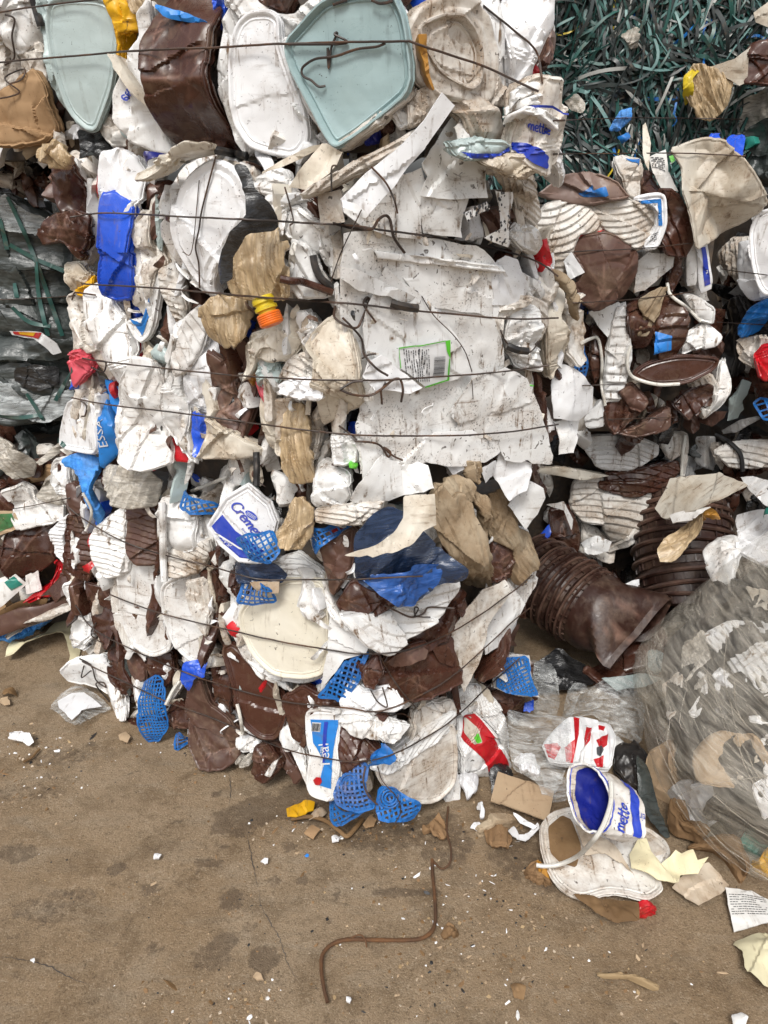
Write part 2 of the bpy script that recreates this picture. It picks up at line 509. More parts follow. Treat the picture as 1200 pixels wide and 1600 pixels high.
SEED = [100]
ORDER = [0]
PROF = {  # bulge, straight folds and their slope, star creases and their slope, depth, thin?, spacing, rim
    'flat': dict(h=.003, K=4, A=.07, D=2, DA=.10, t=.0025, thin=True, sp=.006, jag=.0022),
    'pil':  dict(h=.015, K=6, A=.20, D=4, DA=.32, t=.06, thin=False, sp=.0036, er=.0035, jag=.0022, lip=.0035, band=.5),
    'lid':  dict(h=.004, K=2, A=.05, D=2, DA=.07, t=.035, thin=False, sp=.0055, rim=.004, er=.003, jag=.0006),
    'rib':  dict(h=.014, K=4, A=.14, D=2, DA=.18, t=.06, thin=False, sp=.0034, p=.013, a=.006, er=.006, jag=.0018),
    'ring': dict(h=.008, K=3, A=.08, D=2, DA=.12, t=.06, thin=False, sp=.0036, p=.011, a=.005, er=.004, jag=.001),
    'fold': dict(h=.014, K=9, A=.26, D=7, DA=.42, t=.06, thin=False, sp=.0036, er=.004, jag=.0024, lip=.002),
    'film': dict(h=.012, K=14, A=.15, D=9, DA=.38, t=.0012, thin=True, sp=.0042, jag=.004, pleat=.005),
    'rag':  dict(h=.020, K=5, A=.16, D=2, DA=.3, t=.02, thin=False, sp=.0032, er=.004, jag=.006, pleat=.024),
    'scrap': dict(h=.005, K=3, A=.26, D=1, DA=.25, t=.04, thin=False, sp=.008, er=.003, jag=.002, cheap=True),
}

class Item:
    def __init__(s, P, prof, surf, o=0.0, f=0.3, rx=0, ry=0, jag=None, smooth=1, grow=None, seed=None, ang=90, dirt=None, **kw):
        SEED[0] += 1
        s.seed = seed or SEED[0]
        s.rng = np.random.RandomState(s.seed)
        s.q = dict(PROF[prof]); s.q.update(kw); s.prof = prof
        q = s.q
        if prof == 'flat' and smooth == 1: smooth = 0; jag = q.get('jag', 0) * 1.5 if jag is None else jag
        P = (chaikin(P, 2, .2) if prof in ('lid', 'ring') and smooth == 1 else chaikin(P, smooth)) if smooth else P
        if grow is None: grow = 1.11 if (surf is not GROUND and not isinstance(surf, Flat) and not s.q['thin']) else 1.0
        P = P.mean(0) + (P - P.mean(0)) * grow
        if jag is None: jag = q.get('jag', 0) if smooth else q.get('jag', 0) * .5
        s.P = P
        lo, hi = P.min(0), P.max(0)
        ORDER[0] += 1
        c, n = surf.hit((lo + hi) / 2 if 'c' not in q else q['c'], o + (ORDER[0] % 60) * 1.5e-4)
        view = unit(EYE - c)
        n = unit(n * (1 - f) + view * f)
        up = np.array([0, 0, 1.0])
        u = unit(np.cross(up, n)) if abs(n[2]) < .97 else unit(np.array([1.0, 0, 0]) - n * n[0])
        v = np.cross(n, u)
        if rx or ry:       # tilt: ry turns about the upright, rx leans
            a = math.radians(ry); u, n = u * math.cos(a) - n * math.sin(a), n * math.cos(a) + u * math.sin(a)
            a = math.radians(rx); v, n = v * math.cos(a) - n * math.sin(a), n * math.cos(a) + v * math.sin(a)
        lim = .42
        if n @ view < lim:      # never so edge-on that the outline would be drawn out
            g = (lim - n @ view); n = unit(n + view * g * 1.6)
            u = unit(u - n * (u @ n)); v = np.cross(n, u)
        s.c, s.n, s.u, s.v = c, n, u, v
        L = s.to_uv(P)
        per = np.linalg.norm(np.roll(L, -1, 0) - L, axis=1).sum()
        s.R = math.sqrt(max(1e-6, abs(np.sum(L[:, 0] * np.roll(L[:, 1], -1) - L[:, 1] * np.roll(L[:, 0], -1))) / 2) / math.pi)
        sp = q['sp']
        sp = max(sp, 2 * s.R / 60); sp = min(sp, max(.003, s.R / (2.6 if q.get('cheap') else 4)))
        s.sp = sp
        L = densify(L, sp)
        if jag:
            nx = np.roll(L, -1, 0) - np.roll(L, 1, 0)
            nx = np.stack([nx[:, 1], -nx[:, 0]], 1) / (np.linalg.norm(nx, axis=1, keepdims=True) + 1e-9)
            tt = np.arange(len(L)) * sp
            jj = .8 * fbm(tt * 28, tt * 0 + s.seed, s.seed, 4)
            # torn steps: straight runs that break at random places
            kn = np.sort(s.rng.uniform(0, len(L), max(4, len(L) // 7))); kv = s.rng.uniform(-1, 1, len(kn)); kv[-1] = kv[0]
            jj = jj + np.interp(np.arange(len(L)), kn, kv) * 1.0
            L = L + nx * (jj * jag)[:, None]
        s.L = L
        s.mid = L.mean(0)
        rng = s.rng
        K = q['K']
        th = rng.uniform(0, math.pi, K)
        if 'fang' in q:
            th = np.radians(q['fang']) + rng.normal(0, q.get('fspread', .35), K)
        s.fd = np.stack([np.cos(th), np.sin(th)], 1)
        s.fo = rng.uniform(-.85, .85, K) * s.R * 1.1
        s.fa = rng.uniform(.4, 1, K) * np.where(rng.rand(K) < .5, -1, 1) * q['A']
        nd = q.get('D', 0)
        lo_, hi_ = L.min(0), L.max(0)
        s.dc = rng.uniform(lo_, hi_, (nd, 2)); s.dr = rng.uniform(.25, .75, nd) * max(s.R, .012)
        s.dk = rng.randint(2, 6, nd); s.dp = rng.uniform(0, 6.28, nd); s.da = rng.uniform(.4, 1, nd) * q.get('DA', 0) * np.where(rng.rand(nd) < .35, -1, 1)
        s.bw = rng.uniform(0, math.pi)
        s.lipa = rng.uniform(0, 6.28); s.lipw = rng.uniform(-.6, .6)
        nf = q.get('FT', dict(pil=4, fold=3, rib=2, ring=2, flat=2, lid=1, film=2, rag=2, scrap=1)[prof])
        fth = rng.uniform(0, math.pi, nf); s.ft = [(np.array([math.cos(t), math.sin(t)]), rng.uniform(-.75, .75) * s.R, rng.uniform(.4, 1) * rng.choice((-1, 1)) * (.0035 if s.q['thin'] or prof == 'lid' else .0085) * min(1, s.R / .03), rng.randint(999)) for t in fth]
        if q.get('p'): q['p'] = q['p'] * rng.uniform(.8, 1.5)
        s.band = None
        if rng.rand() < q.get('band', 0) and s.R > .022:
            ev, ew = np.linalg.eigh(np.cov((L - s.mid).T)); ax_ = ew[:, 1] * (1 if rng.rand() < .5 else -1)
            s.band = (ax_, ((L - s.mid) @ ax_).max() * rng.uniform(.5, .85))
        s.pa = math.radians(q.get('fang', rng.uniform(-40, 40)))
        s.ang = math.radians(ang)
        s.k0 = 0.0; s.slope = np.zeros(2)
        # take out the mean plane of the folds
        lo, hi = L.min(0), L.max(0)
        g = rng.uniform(lo, hi, (160, 2)); g = g[inside(g, L)]
        if len(g) > 8:
            z, _ = s.folds(g)
            M = np.c_[g - s.mid, np.ones(len(g))]
            w = np.linalg.lstsq(M, z, rcond=None)[0]
            s.slope = w[:2]; s.k0 = w[2]
    def to_uv(s, P):
        d = rays(P)
        t = ((s.c - EYE) @ s.n) / np.where(np.abs(d @ s.n) < .05, -.05, d @ s.n)
        W = EYE + d * t[:, None] - s.c
        return np.stack([W @ s.u, W @ s.v], 1)
    def warp(s, q):
        r = max(s.R, .02)
        return q + .10 * r * np.stack([fbm(q[:, 0] / r * 1.3, q[:, 1] / r * 1.3, s.seed, 2), fbm(q[:, 0] / r * 1.3 + 9, q[:, 1] / r * 1.3, s.seed + 3, 2)], 1)
    def folds(s, q):
        z = np.zeros(len(q)); cr = np.zeros(len(q))
        if s.q['K'] == 0: return z, cr
        p = s.warp(q - s.mid)
        w = max(.0025, s.sp * .75)
        for k in range(s.q['K']):
            d = p @ s.fd[k] - s.fo[k]
            z += s.fa[k] * np.sqrt(d * d + (w * .6) ** 2)
            if s.fa[k] < 0:
                m = vnoise(p @ s.fd[k][::-1] / max(s.R, .02) * 2.2 + k, d * 0 + k, s.seed + k)
                cr = np.maximum(cr, np.exp(-(d / w) ** 2) * np.clip((m - .35) * 3, 0, 1) * min(1, abs(s.fa[k]) * 5))
        return z, cr
    def H(s, q, full=False):
        Q = s.q
        d = dist_to(q, s.L)
        z, cr = s.folds(q)
        z = z - (q - s.mid) @ s.slope - s.k0
        for k in range(len(s.dc)):       # creases that run out from a dented point
            e = q - s.dc[k]
            r = np.sqrt((e * e).sum(1)); th = np.arctan2(e[:, 1], e[:, 0]) + .5 * fbm(q[:, 0] * 25, q[:, 1] * 25, s.seed + k, 1)
            sn = np.abs(np.sin(s.dk[k] * .5 * th + s.dp[k]))
            fall = np.exp(-(r / s.dr[k]) ** 1.5)
            z += s.da[k] * r * (sn - .6) * fall
            cr = np.maximum(cr, np.exp(-(sn * r / max(.0022, s.sp * .6)) ** 2) * np.clip(fall * 1.6, 0, 1) * min(1, abs(s.da[k]) * 5) * (vnoise(r * 90, th * 2, s.seed + k) > .25))
        if s.ft:                          # ledges, where one layer ends and the next shows under it
            p = s.warp(q - s.mid) if s.ft else None
            for fd, fo, fa, fs in s.ft:
                dd = p @ fd - fo; al = (p @ fd[::-1]) / max(s.R, .01)
                dd = dd + .05 * s.R * fbm(al * 5, dd * 0 + fs, fs, 3)
                z += fa * np.clip(dd / max(.0013, s.sp * .3), -1, 1) * np.exp(-np.abs(dd) / (s.R * .55)) * np.clip((vnoise(al * 1.6 + fs, al * 0, fs) - .25) * 6, 0, 1)
        er = Q.get('er', .004)
        edge = np.sqrt(np.clip(1 - (1 - np.clip(d / er, 0, 1)) ** 2, 0, 1))
        if Q['thin']:
            x = (q - s.mid) @ np.array([math.cos(s.bw), math.sin(s.bw)])
            z = z + Q['h'] * (1 - (x / s.R) ** 2)
        else:
            x = (q - s.mid) @ np.array([math.cos(s.bw), math.sin(s.bw)])
            z = z + Q['h'] * (1 - np.clip(np.abs(x) / (s.R * 1.2), 0, 1.3) ** 2) + (er * .9) * edge
        if Q.get('lip'):      # a rolled rim that has survived along part of the outline
            an = np.arctan2(q[:, 1] - s.mid[1], q[:, 0] - s.mid[0])
            on = np.clip((np.cos(an - s.lipa) - s.lipw) * 6, 0, 1)
            z = z + Q['lip'] * on * (np.exp(-((d - .003) / .0022) ** 2) - .6 * np.exp(-((d - .0075) / .002) ** 2))
        if s.band is not None:   # the moulded rings below a bucket's mouth
            x = (q - s.mid) @ s.band[0]
            for j in range(3):
                z = z + .0032 * np.exp(-((x - s.band[1] + j * .0075) / .0018) ** 2)
        if Q.get('pleat'):
            ca, sa = math.cos(s.pa), math.sin(s.pa)
            xx = q[:, 0] * ca + q[:, 1] * sa; yy = -q[:, 0] * sa + q[:, 1] * ca
            xx = xx + .012 * fbm(q[:, 0] * 12, q[:, 1] * 12, s.seed + 60, 2)
            z = z + Q['pleat'] * (.9 * fbm(xx * 34, yy * 5, s.seed + 61, 2) + .5 * np.abs(fbm(xx * 85, yy * 10, s.seed + 62, 2)) + .22 * fbm(xx * 190, yy * 24, s.seed + 63, 2))
        if Q.get('rim'):
            a = Q['rim']
            z += a * np.clip((d) / .0015, 0, 1) * np.clip((.0085 - d) / .0025, 0, 1) - a * .5 * np.clip((d - .0085) / .002, 0, 1)
            z += a * .45 * np.exp(-((d - .0145) / .0018) ** 2)
        if Q.get('a'):
            ph = fbm(q[:, 0] * 9, q[:, 1] * 9, s.seed + 8, 2) * .35
            if s.prof == 'ring':
                x = d / Q['p'] + ph * .4
                wgt = np.clip((Q.get('w', .055) - d) / .01, 0, 1)
            else:
                cc, ss = math.cos(s.ang), math.sin(s.ang)
                x = (q[:, 0] - s.mid[0]) * cc + (q[:, 1] - s.mid[1]) * ss
                y = -(q[:, 0] - s.mid[0]) * ss + (q[:, 1] - s.mid[1]) * cc
                x = (x + Q.get('bow', 1.2) * y * y) / Q['p'] + ph
                wgt = np.clip(d / .006, 0, 1)
            fr = x - np.floor(x)
            amp = .6 + .8 * hash2(np.floor(x), np.floor(x) * 0 + s.seed, s.seed)
            z += Q['a'] * wgt * amp * (np.minimum(fr / .28, (1 - fr) / .72) - .5) * np.clip(.35 + 1.6 * vnoise(q[:, 0] * 22, q[:, 1] * 22, s.seed + 9), 0, 1.1)
            if not full: pass
        if Q.get('curl'):
            z += Q['curl'] * np.exp(-d / .02) * (fbm(q[:, 0] * 14, q[:, 1] * 14, s.seed + 30, 2) * 1.4 + .3)
        if Q.get('bend'):
            th = math.radians(Q.get('bang', 0))
            x = (q[:, 0] - s.mid[0]) * math.cos(th) + (q[:, 1] - s.mid[1]) * math.sin(th)
            z += Q['bend'] * x * x
        z += fbm(q[:, 0] * 16, q[:, 1] * 16, s.seed + 77, 2) * .003 * (1 if s.R > .03 else .4)
        z += fbm(q[:, 0] * 60, q[:, 1] * 60, s.seed + 78, 2) * .0008
        return (z, cr) if full else z
    def build(s, name, mat):
        er = s.q.get('er', 0)
        rings = (.0016, .0045, .0068, .0088, .0108, .0145, .017) if s.q.get('rim') else ((er * .15, er * .5, er) if er and not s.q['thin'] and not s.q.get('cheap') else ())
        rings = tuple(r for r in rings if r < s.R * .5)
        V2, F = triangulate(s.L, s.sp, s.rng, rings)
        z, cr = s.H(V2, True)
        n = len(V2)
        V = np.c_[V2, z]
        # outline edges of the triangulation
        cnt = {}
        for f in F:
            for a, b in ((f[0], f[1]), (f[1], f[2]), (f[2], f[0])):
                cnt[(a, b)] = 1
        edges = [(a, b) for (a, b) in cnt if (b, a) not in cnt]
        faces = list(F)
        t = s.q['t']
        if s.q['thin']:
            V = np.vstack([V, np.c_[V2, z - t]])
            faces += [(f[2] + n, f[1] + n, f[0] + n) for f in F]
            faces += [(b, a, a + n, b + n) for a, b in edges]
            cr = np.r_[cr, cr]
        else:
            bv = sorted({i for e in edges for i in e})
            mp = {i: j for j, i in enumerate(bv)}
            nb = len(bv)
            prof = [(.0, .05), (.003, .06), (.003, .15), (-.003, .17), (-.002, .33), (.004, .34), (.004, .44), (-.004, .47), (-.004, .68), (-.014, 1.0)] if t > .025 and not s.q.get('cheap') else ([(.001, .05), (.001, .3), (-.004, 1.0)] if s.q.get('cheap') else [(0, .4), (-.002, 1.0)])
            lay_ = []
            rd = V2[bv] - s.mid if nb else np.zeros((0, 2)); rd = rd / (np.linalg.norm(rd, axis=1, keepdims=True) + 1e-9)
            sc = min(1.0, s.R / .03)
            for li, (of, dp) in enumerate(prof):
                an = np.arctan2(rd[:, 1], rd[:, 0])
                wob = fbm(an * 3.5, an * 0 + li // 3, s.seed + li // 3, 3)
                p = V2[bv] + rd * ((of + .004 * wob * dp ** .5) * sc)[:, None] - (V2[bv] - s.mid) * .10 * dp
                lay_.append(np.c_[p, z[bv] - t * dp * (1 + .25 * wob)])
            if nb:
                V = np.vstack([V] + lay_)
                cr = np.r_[cr, np.zeros(nb * len(prof))]
                for a, b in edges:
                    i, j = n + mp[a], n + mp[b]
                    faces.append((b, a, i, j))
                    for l in range(len(prof) - 1):
                        o = l * nb
                        faces.append((j + o, i + o, i + o + nb, j + o + nb))
                k = len(V); o = (len(prof) - 1) * nb
                V = np.vstack([V, [[s.mid[0], s.mid[1], float(z.mean()) - t]]]); cr = np.r_[cr, 0]
                for a, b in edges:
                    faces.append((n + mp[b] + o, n + mp[a] + o, k))
        s.me = mesh_from(name, V, faces, mat, crease=cr)
        s.M = Matrix(((s.u[0], s.v[0], s.n[0], s.c[0]), (s.u[1], s.v[1], s.n[1], s.c[1]), (s.u[2], s.v[2], s.n[2], s.c[2]), (0, 0, 0, 1)))
        W = s.c + V[:, :1] * s.u + V[:, 1:2] * s.v + V[:, 2:] * s.n
        remember(W, faces)
        return s
    def link(s, name, parent=None, label=None, cat=None, group=None):
        o = bpy.data.objects.new(name, s.me)
        COL.objects.link(o)
        if parent is not None:
            o.parent = parent
            o.matrix_local = world_matrix(parent).inverted() @ s.M
        else:
            o.matrix_world = s.M
            o.location = s.M.to_translation(); o.rotation_euler = s.M.to_euler()
        tag(o, label, cat, group)
        s.obj = o
        return s
    # ---- pieces that lie on this one
    def child(s, name, V, F, mat, label=None, smooth=True):
        me = mesh_from(name, V, F, mat, smooth=smooth)
        o = bpy.data.objects.new(name, me)
        COL.objects.link(o)
        o.parent = s.obj
        if label: o['label'] = label
        return o
    def decal(s, name, mat, P, eps=.0022, smooth=0, label=None):
        P = chaikin(P, smooth) if smooth else P
        L = densify(s.to_uv(P), s.sp * .8)
        V2, F = triangulate(L, max(s.sp * .8, .003), s.rng)
        z = s.H(V2) + eps
        return s.child(name, np.c_[V2, z], F, mat, label)
    def sheet(s, name, mat, polys, o, rv, uv, eps=.003):
        """flat pieces given as polygons (lists of (x,y)) in a frame o + x*rv + y*uv of photo pixels"""
        V = []; F = []
        for pl in polys:
            b = len(V)
            for x, y in pl: V.append(np.array(o) + x * np.array(rv) + y * np.array(uv))
            F.append(tuple(range(b, b + len(pl))))
        q = s.to_uv(np.array(V))
        return s.child(name, np.c_[q, s.H(q) + eps], F, mat, smooth=False)

class Net(Item):
    """an open lattice: bars along two directions, and the rim round it"""
    def lattice(s, name, mat, p=.012, w=.004, ang=20, rim=True, skew=90):
        V = []; F = []
        lo, hi = s.L.min(0), s.L.max(0)
        c = (lo + hi) / 2; R = np.linalg.norm(hi - lo) / 2 + p
        def bar(pts, w):
            pts = np.array(pts)
            z = s.H(pts)
            tg = np.gradient(pts, axis=0); tg /= np.linalg.norm(tg, axis=1, keepdims=True) + 1e-9
            nn = np.stack([-tg[:, 1], tg[:, 0]], 1)
            b = len(V)
            for i in range(len(pts)):
                a = pts[i] + nn[i] * w / 2; d = pts[i] - nn[i] * w / 2
                V.extend([(a[0], a[1], z[i]), (d[0], d[1], z[i]), (d[0], d[1], z[i] - .003), (a[0], a[1], z[i] - .003)])
            for i in range(len(pts) - 1):
                for k in range(4):
                    F.append((b + i * 4 + k, b + i * 4 + (k + 1) % 4, b + i * 4 + 4 + (k + 1) % 4, b + i * 4 + 4 + k))
            F.append((b, b + 3, b + 2, b + 1)); e = b + (len(pts) - 1) * 4; F.append((e, e + 1, e + 2, e + 3))
        for th in (ang, ang + skew):
            a = math.radians(th); d = np.array([math.cos(a), math.sin(a)]); nn = np.array([-d[1], d[0]])
            for x in np.arange(-R, R, p):
                tt = np.arange(-R, R, .004)
                L = c + nn * x + d * tt[:, None]
                L = L + .12 * p * np.stack([fbm(L[:, 0] * 30, L[:, 1] * 30, s.seed), fbm(L[:, 0] * 30, L[:, 1] * 30 + 7, s.seed)], 1)
                ok = inside(L, s.L); run = []
                if s.rng.rand() < .35: g0 = s.rng.randint(0, len(L)); ok[g0:g0 + s.rng.randint(4, 14)] = False
                for i in range(len(L)):
                    if ok[i]: run.append(L[i])
                    if (not ok[i] or i == len(L) - 1) and run:
                        if len(run) > 2: bar(run, w)
                        run = []
        if rim:
            bar(list(s.L) + [s.L[0]], w * 1.5)
        s.me = mesh_from(name, V, F, mat, smooth=False)
        s.M = Matrix(((s.u[0], s.v[0], s.n[0], s.c[0]), (s.u[1], s.v[1], s.n[1], s.c[1]), (s.u[2], s.v[2], s.n[2], s.c[2]), (0, 0, 0, 1)))
        V = np.array(V)
        remember(s.c + V[:, :1] * s.u + V[:, 1:2] * s.v + V[:, 2:] * s.n, F)
        return s

# ------------------------------------------------------------------ short forms: P adds a part to a bale, T a thing of its own
CUR = dict(surf=None, bale=None)
def P(reg, name, mat, prof, pts, label=None, **kw):
    if mat == 'brown' and prof == 'fold':      # stiff tub walls: few, long folds
        kw.setdefault('A', .17); kw.setdefault('DA', .24); kw.setdefault('K', 6)
        if SEED[0] % 3 == 0: mat = 'brown_dry'
    it = Item(px(reg, pts), prof, kw.pop('surf', CUR['surf']), **kw).build(name, mat)
    return it.link(name, CUR['bale'], label)
def T(reg, name, label, cat, mat, prof, pts, group=None, **kw):
    it = Item(px(reg, pts), prof, kw.pop('surf', CUR['surf']), **kw).build(name, mat)
    return it.link(name, None, label, cat, group)
def NP(reg, name, mat, pts, label=None, cat=None, parent='bale', p=.012, w=.004, lang=20, prof='film', group=None, **kw):
    kw.setdefault('h', .02); kw.setdefault('K', 6); kw.setdefault('A', .25)
    it = Net(px(reg, pts), prof, kw.pop('surf', CUR['surf']), **kw).lattice(name, mat, p, w, lang)
    return it.link(name, None if cat else (CUR['bale'] if parent == 'bale' else parent), label, cat, group)

def tube_mesh(pts, r, sides=6):
    pts = np.asarray(pts, float)
    n = len(pts)
    rr = np.full(n, r) if np.isscalar(r) else np.asarray(r)
    tg = np.gradient(pts, axis=0); tg /= np.linalg.norm(tg, axis=1, keepdims=True) + 1e-12
    V = []; F = []
    ref = np.array([0.3, 0.2, 1.0])
    a = unit(np.cross(tg[0], ref))
    for i in range(n):
        a = unit(a - tg[i] * (a @ tg[i])); b = np.cross(tg[i], a)
        for k in range(sides):
            th = 2 * math.pi * k / sides
            V.append(pts[i] + rr[i] * (a * math.cos(th) + b * math.sin(th)))
    for i in range(n - 1):
        for k in range(sides):
            F.append((i * sides + k, i * sides + (k + 1) % sides, (i + 1) * sides + (k + 1) % sides, (i + 1) * sides + k))
    F.append(tuple(range(sides - 1, -1, -1))); F.append(tuple((n - 1) * sides + k for k in range(sides)))
    return V, F

def spline(p, n=8):
    p = np.asarray(p, float)
    if len(p) < 3: return densify(p, np.linalg.norm(p[-1] - p[0]) / n, False)
    q = np.vstack([2 * p[0] - p[1], p, 2 * p[-1] - p[-2]])
    out = []
    for i in range(1, len(q) - 2):
        for t in np.linspace(0, 1, n, endpoint=False):
            a, b, c, d = q[i - 1], q[i], q[i + 1], q[i + 2]
            out.append(.5 * ((2 * b) + (c - a) * t + (2 * a - 5 * b + 4 * c - d) * t * t + (3 * b - a - 3 * c + d) * t ** 3))
    out.append(p[-1])
    return np.array(out)

def raw(name, V, F, mat, parent=None, label=None, cat=None, group=None, origin=None, smooth=True, fmat=None, keep=True, crease=None, sharp=38):
    V = np.asarray(V, float)
    if parent is not None:
        origin = np.array(world_matrix(parent).to_translation())
    elif origin is None:
        origin = np.array([V[:, 0].mean(), V[:, 1].mean(), V[:, 2].min()])
    me = mesh_from(name, V - origin, F, mat, smooth=smooth, fmat=fmat, crease=crease, sharp=sharp)
    o = bpy.data.objects.new(name, me); COL.objects.link(o)
    if parent is not None:
        o.parent = parent
    else:
        o.location = origin
    tag(o, label, cat, group)
    if keep: remember(V, F)
    return o

_BVH = [None, -1]
def bvh():
    if _BVH[1] != WCOUNT[0]:
        _BVH[0] = BVHTree.FromPolygons(WORLD_V, WORLD_F); _BVH[1] = WCOUNT[0]
    return _BVH[0]

def lay(P, off=.003, span=.05, sp=4, tree=None):
    """a photo polyline laid over what lies there, pulled taut across hollows of up to span metres"""
    tree = tree or bvh()
    L = densify(np.asarray(P, float), sp, False)
    D = rays(L)
    t = np.full(len(L), np.nan)
    for i, d in enumerate(D):
        h = tree.ray_cast(Vector(EYE), Vector(d))
        if h[0] is not None: t[i] = h[3]
    ok = ~np.isnan(t)
    if not ok.any(): t[:] = 2.0
    else: t = np.interp(np.arange(len(t)), np.where(ok)[0], t[ok])
    step = sp / FOC * np.median(t)
    w = max(1, int(span / step))
    m = np.array([t[max(0, i - w):i + w + 1].min() for i in range(len(t))])
    # smooth the envelope, never deeper than the surface
    k = np.hanning(2 * w + 3); k /= k.sum()
    mm = np.convolve(np.pad(m, (w + 1, w + 1), 'edge'), k, 'valid')
    tt = np.minimum(mm, t) - off
    kk = np.array([.25, .5, .25])
    for _ in range(2): tt = np.convolve(np.pad(tt, (1, 1), 'edge'), kk, 'valid')
    return EYE + D * tt[:, None]

def W(reg, name, pts, parent, mat='wire', r=.0024, span=.05, off=.003, label=None, cat=None, smooth=True, group=None, sides=6):
    p = px(reg, pts)
    if smooth and len(p) > 2: p = spline(p, 6)
    V3 = lay(p, off + r, span)
    V, F = tube_mesh(V3, r, sides)
    return raw(name, V, F, mat, parent, label, cat, group, keep=False)

# ------------------------------------------------------------------ lettering: brush-script strokes and block letters
GL = {
 'C': (.62, [[(.62, .72), (.5, .88), (.25, .85), (.08, .55), (.08, .25), (.25, .02), (.5, .06), (.64, .2)]]),
 'r': (.34, [[(.06, .5), (.04, 0)], [(.05, .3), (.14, .48), (.26, .53), (.33, .48)]]),
 'e': (.42, [[(.06, .27), (.25, .28), (.36, .36), (.32, .5), (.18, .53), (.06, .36), (.07, .12), (.2, -.01), (.4, .08)]]),
 'm': (.66, [[(.05, .5), (.04, 0)], [(.05, .3), (.16, .5), (.27, .48), (.3, .3), (.29, 0)], [(.31, .3), (.42, .5), (.53, .48), (.56, .3), (.55, .06), (.64, .02)]]),
 't': (.34, [[(.16, .85), (.11, .15), (.17, 0), (.31, .06)], [(-.02, .54), (.32, .58)]]),
 'i': (.2, [[(.08, .5), (.07, .05), (.16, 0)], [(.09, .68), (.1, .72)]]),
 'z': (.36, [[(.03, .5), (.32, .5), (.04, 0), (.34, .01)]]),
}
def script_polys(word, w=.11):
    x = 0; out = []
    for ch in word:
        adv, st = GL[ch]
        for s in st:
            p = spline(np.array(s, float), 5)
            p = np.stack([p[:, 0] + x + p[:, 1] * .12, p[:, 1]], 1)
            tg = np.gradient(p, axis=0); tg /= np.linalg.norm(tg, axis=1, keepdims=True) + 1e-9
            nn = np.stack([-tg[:, 1], tg[:, 0]], 1) * w / 2
            for i in range(len(p) - 1):
                out.append([tuple(p[i] - nn[i]), tuple(p[i + 1] - nn[i + 1]), tuple(p[i + 1] + nn[i + 1]), tuple(p[i] + nn[i])])
        x += adv
    return out, x

def block_polys(text):
    cu = bpy.data.curves.new('lettering', 'FONT'); cu.body = text; cu.size = 1.0; cu.resolution_u = 2
    ob = bpy.data.objects.new('lettering', cu); COL.objects.link(ob)
    dg = bpy.context.evaluated_depsgraph_get()
    me = ob.evaluated_get(dg).to_mesh()
    vs = [(v.co.x, v.co.y) for v in me.vertices]
    out = [[vs[i] for i in p.vertices] for p in me.polygons]
    ob.evaluated_get(dg).to_mesh_clear()
    bpy.data.objects.remove(ob); bpy.data.curves.remove(cu)
    return out

def print_lines(rows, cols, seed, fill=.8, h=.55):
    """rows of small print, each word a bar"""
    rng = random.Random(seed); out = []
    for r in range(rows):
        x = 0
        while x < 1:
            w = rng.uniform(.03, .11)
            if rng.random() < fill and x + w < 1:
                y = 1 - (r + .5) / rows
                out.append([(x, y - h / rows / 2), (x + w, y - h / rows / 2), (x + w, y + h / rows / 2), (x, y + h / rows / 2)])
            x += w + .018
    return out

def barcode(n, seed):
    rng = random.Random(seed); out = []; x = 0
    while x < 1:
        w = rng.choice((.015, .02, .035)); 
        out.append([(x, 0), (x + w, 0), (x + w, 1), (x, 1)]); x += w + rng.choice((.015, .02, .03))
    return out

# ------------------------------------------------------------------ filler scraps wedged between the traced pieces
def fill(n, area, mats, seed, o=-.035, size=(26, 70), wid=(9, 24), lean=18, tilt=45, name='plastic_scrap', f=.1, label=None, thin=False):
    rng = np.random.RandomState(seed)
    lo = area.min(0); hi = area.max(0)
    k = 0; tries = 0
    names, wts = zip(*mats); wts = np.array(wts, float) / sum(wts)
    while k < n and tries < n * 20:
        tries += 1
        c = rng.uniform(lo, hi)
        if not inside(c[None], area)[0]: continue
        L = rng.uniform(*size); B = rng.uniform(*wid)
        a = math.radians(90 + rng.normal(0, lean))
        d = np.array([math.cos(a), math.sin(a)]); e = np.array([-d[1], d[0]])
        m = rng.randint(7, 11)
        th = np.linspace(0, 2 * math.pi, m, endpoint=False) + rng.uniform(0, 1)
        rr = rng.uniform(.7, 1.1, m)
        pw = rng.choice([.25, .45, .8])
        Q = np.array([c + d * L / 2 * rr[i] * np.sign(math.cos(t)) * abs(math.cos(t)) ** pw + e * B / 2 * rr[i] * np.sign(math.sin(t)) * abs(math.sin(t)) ** pw for i, t in enumerate(th)])
        mat = names[rng.choice(len(names), p=wts)]
        prof = 'scrap'
        kw = {}
        if thin: prof = 'flat'; kw = dict(A=.3, K=4, sp=.007, curl=.012)
        elif rng.rand() < .4: kw = dict(a=.004, p=.009)
        if mat.startswith('brown'): kw['K'] = 5; kw['A'] = .3
        it = Item(Q, prof, CUR['surf'], o=o + rng.uniform(-.02, .025), f=f, ry=rng.uniform(-tilt, tilt), rx=rng.uniform(-tilt, tilt) * .4, jag=.003, ang=rng.uniform(0, 40), smooth=0, **kw)
        it.build(name, mat).link(name, CUR['bale'], label)
        k += 1

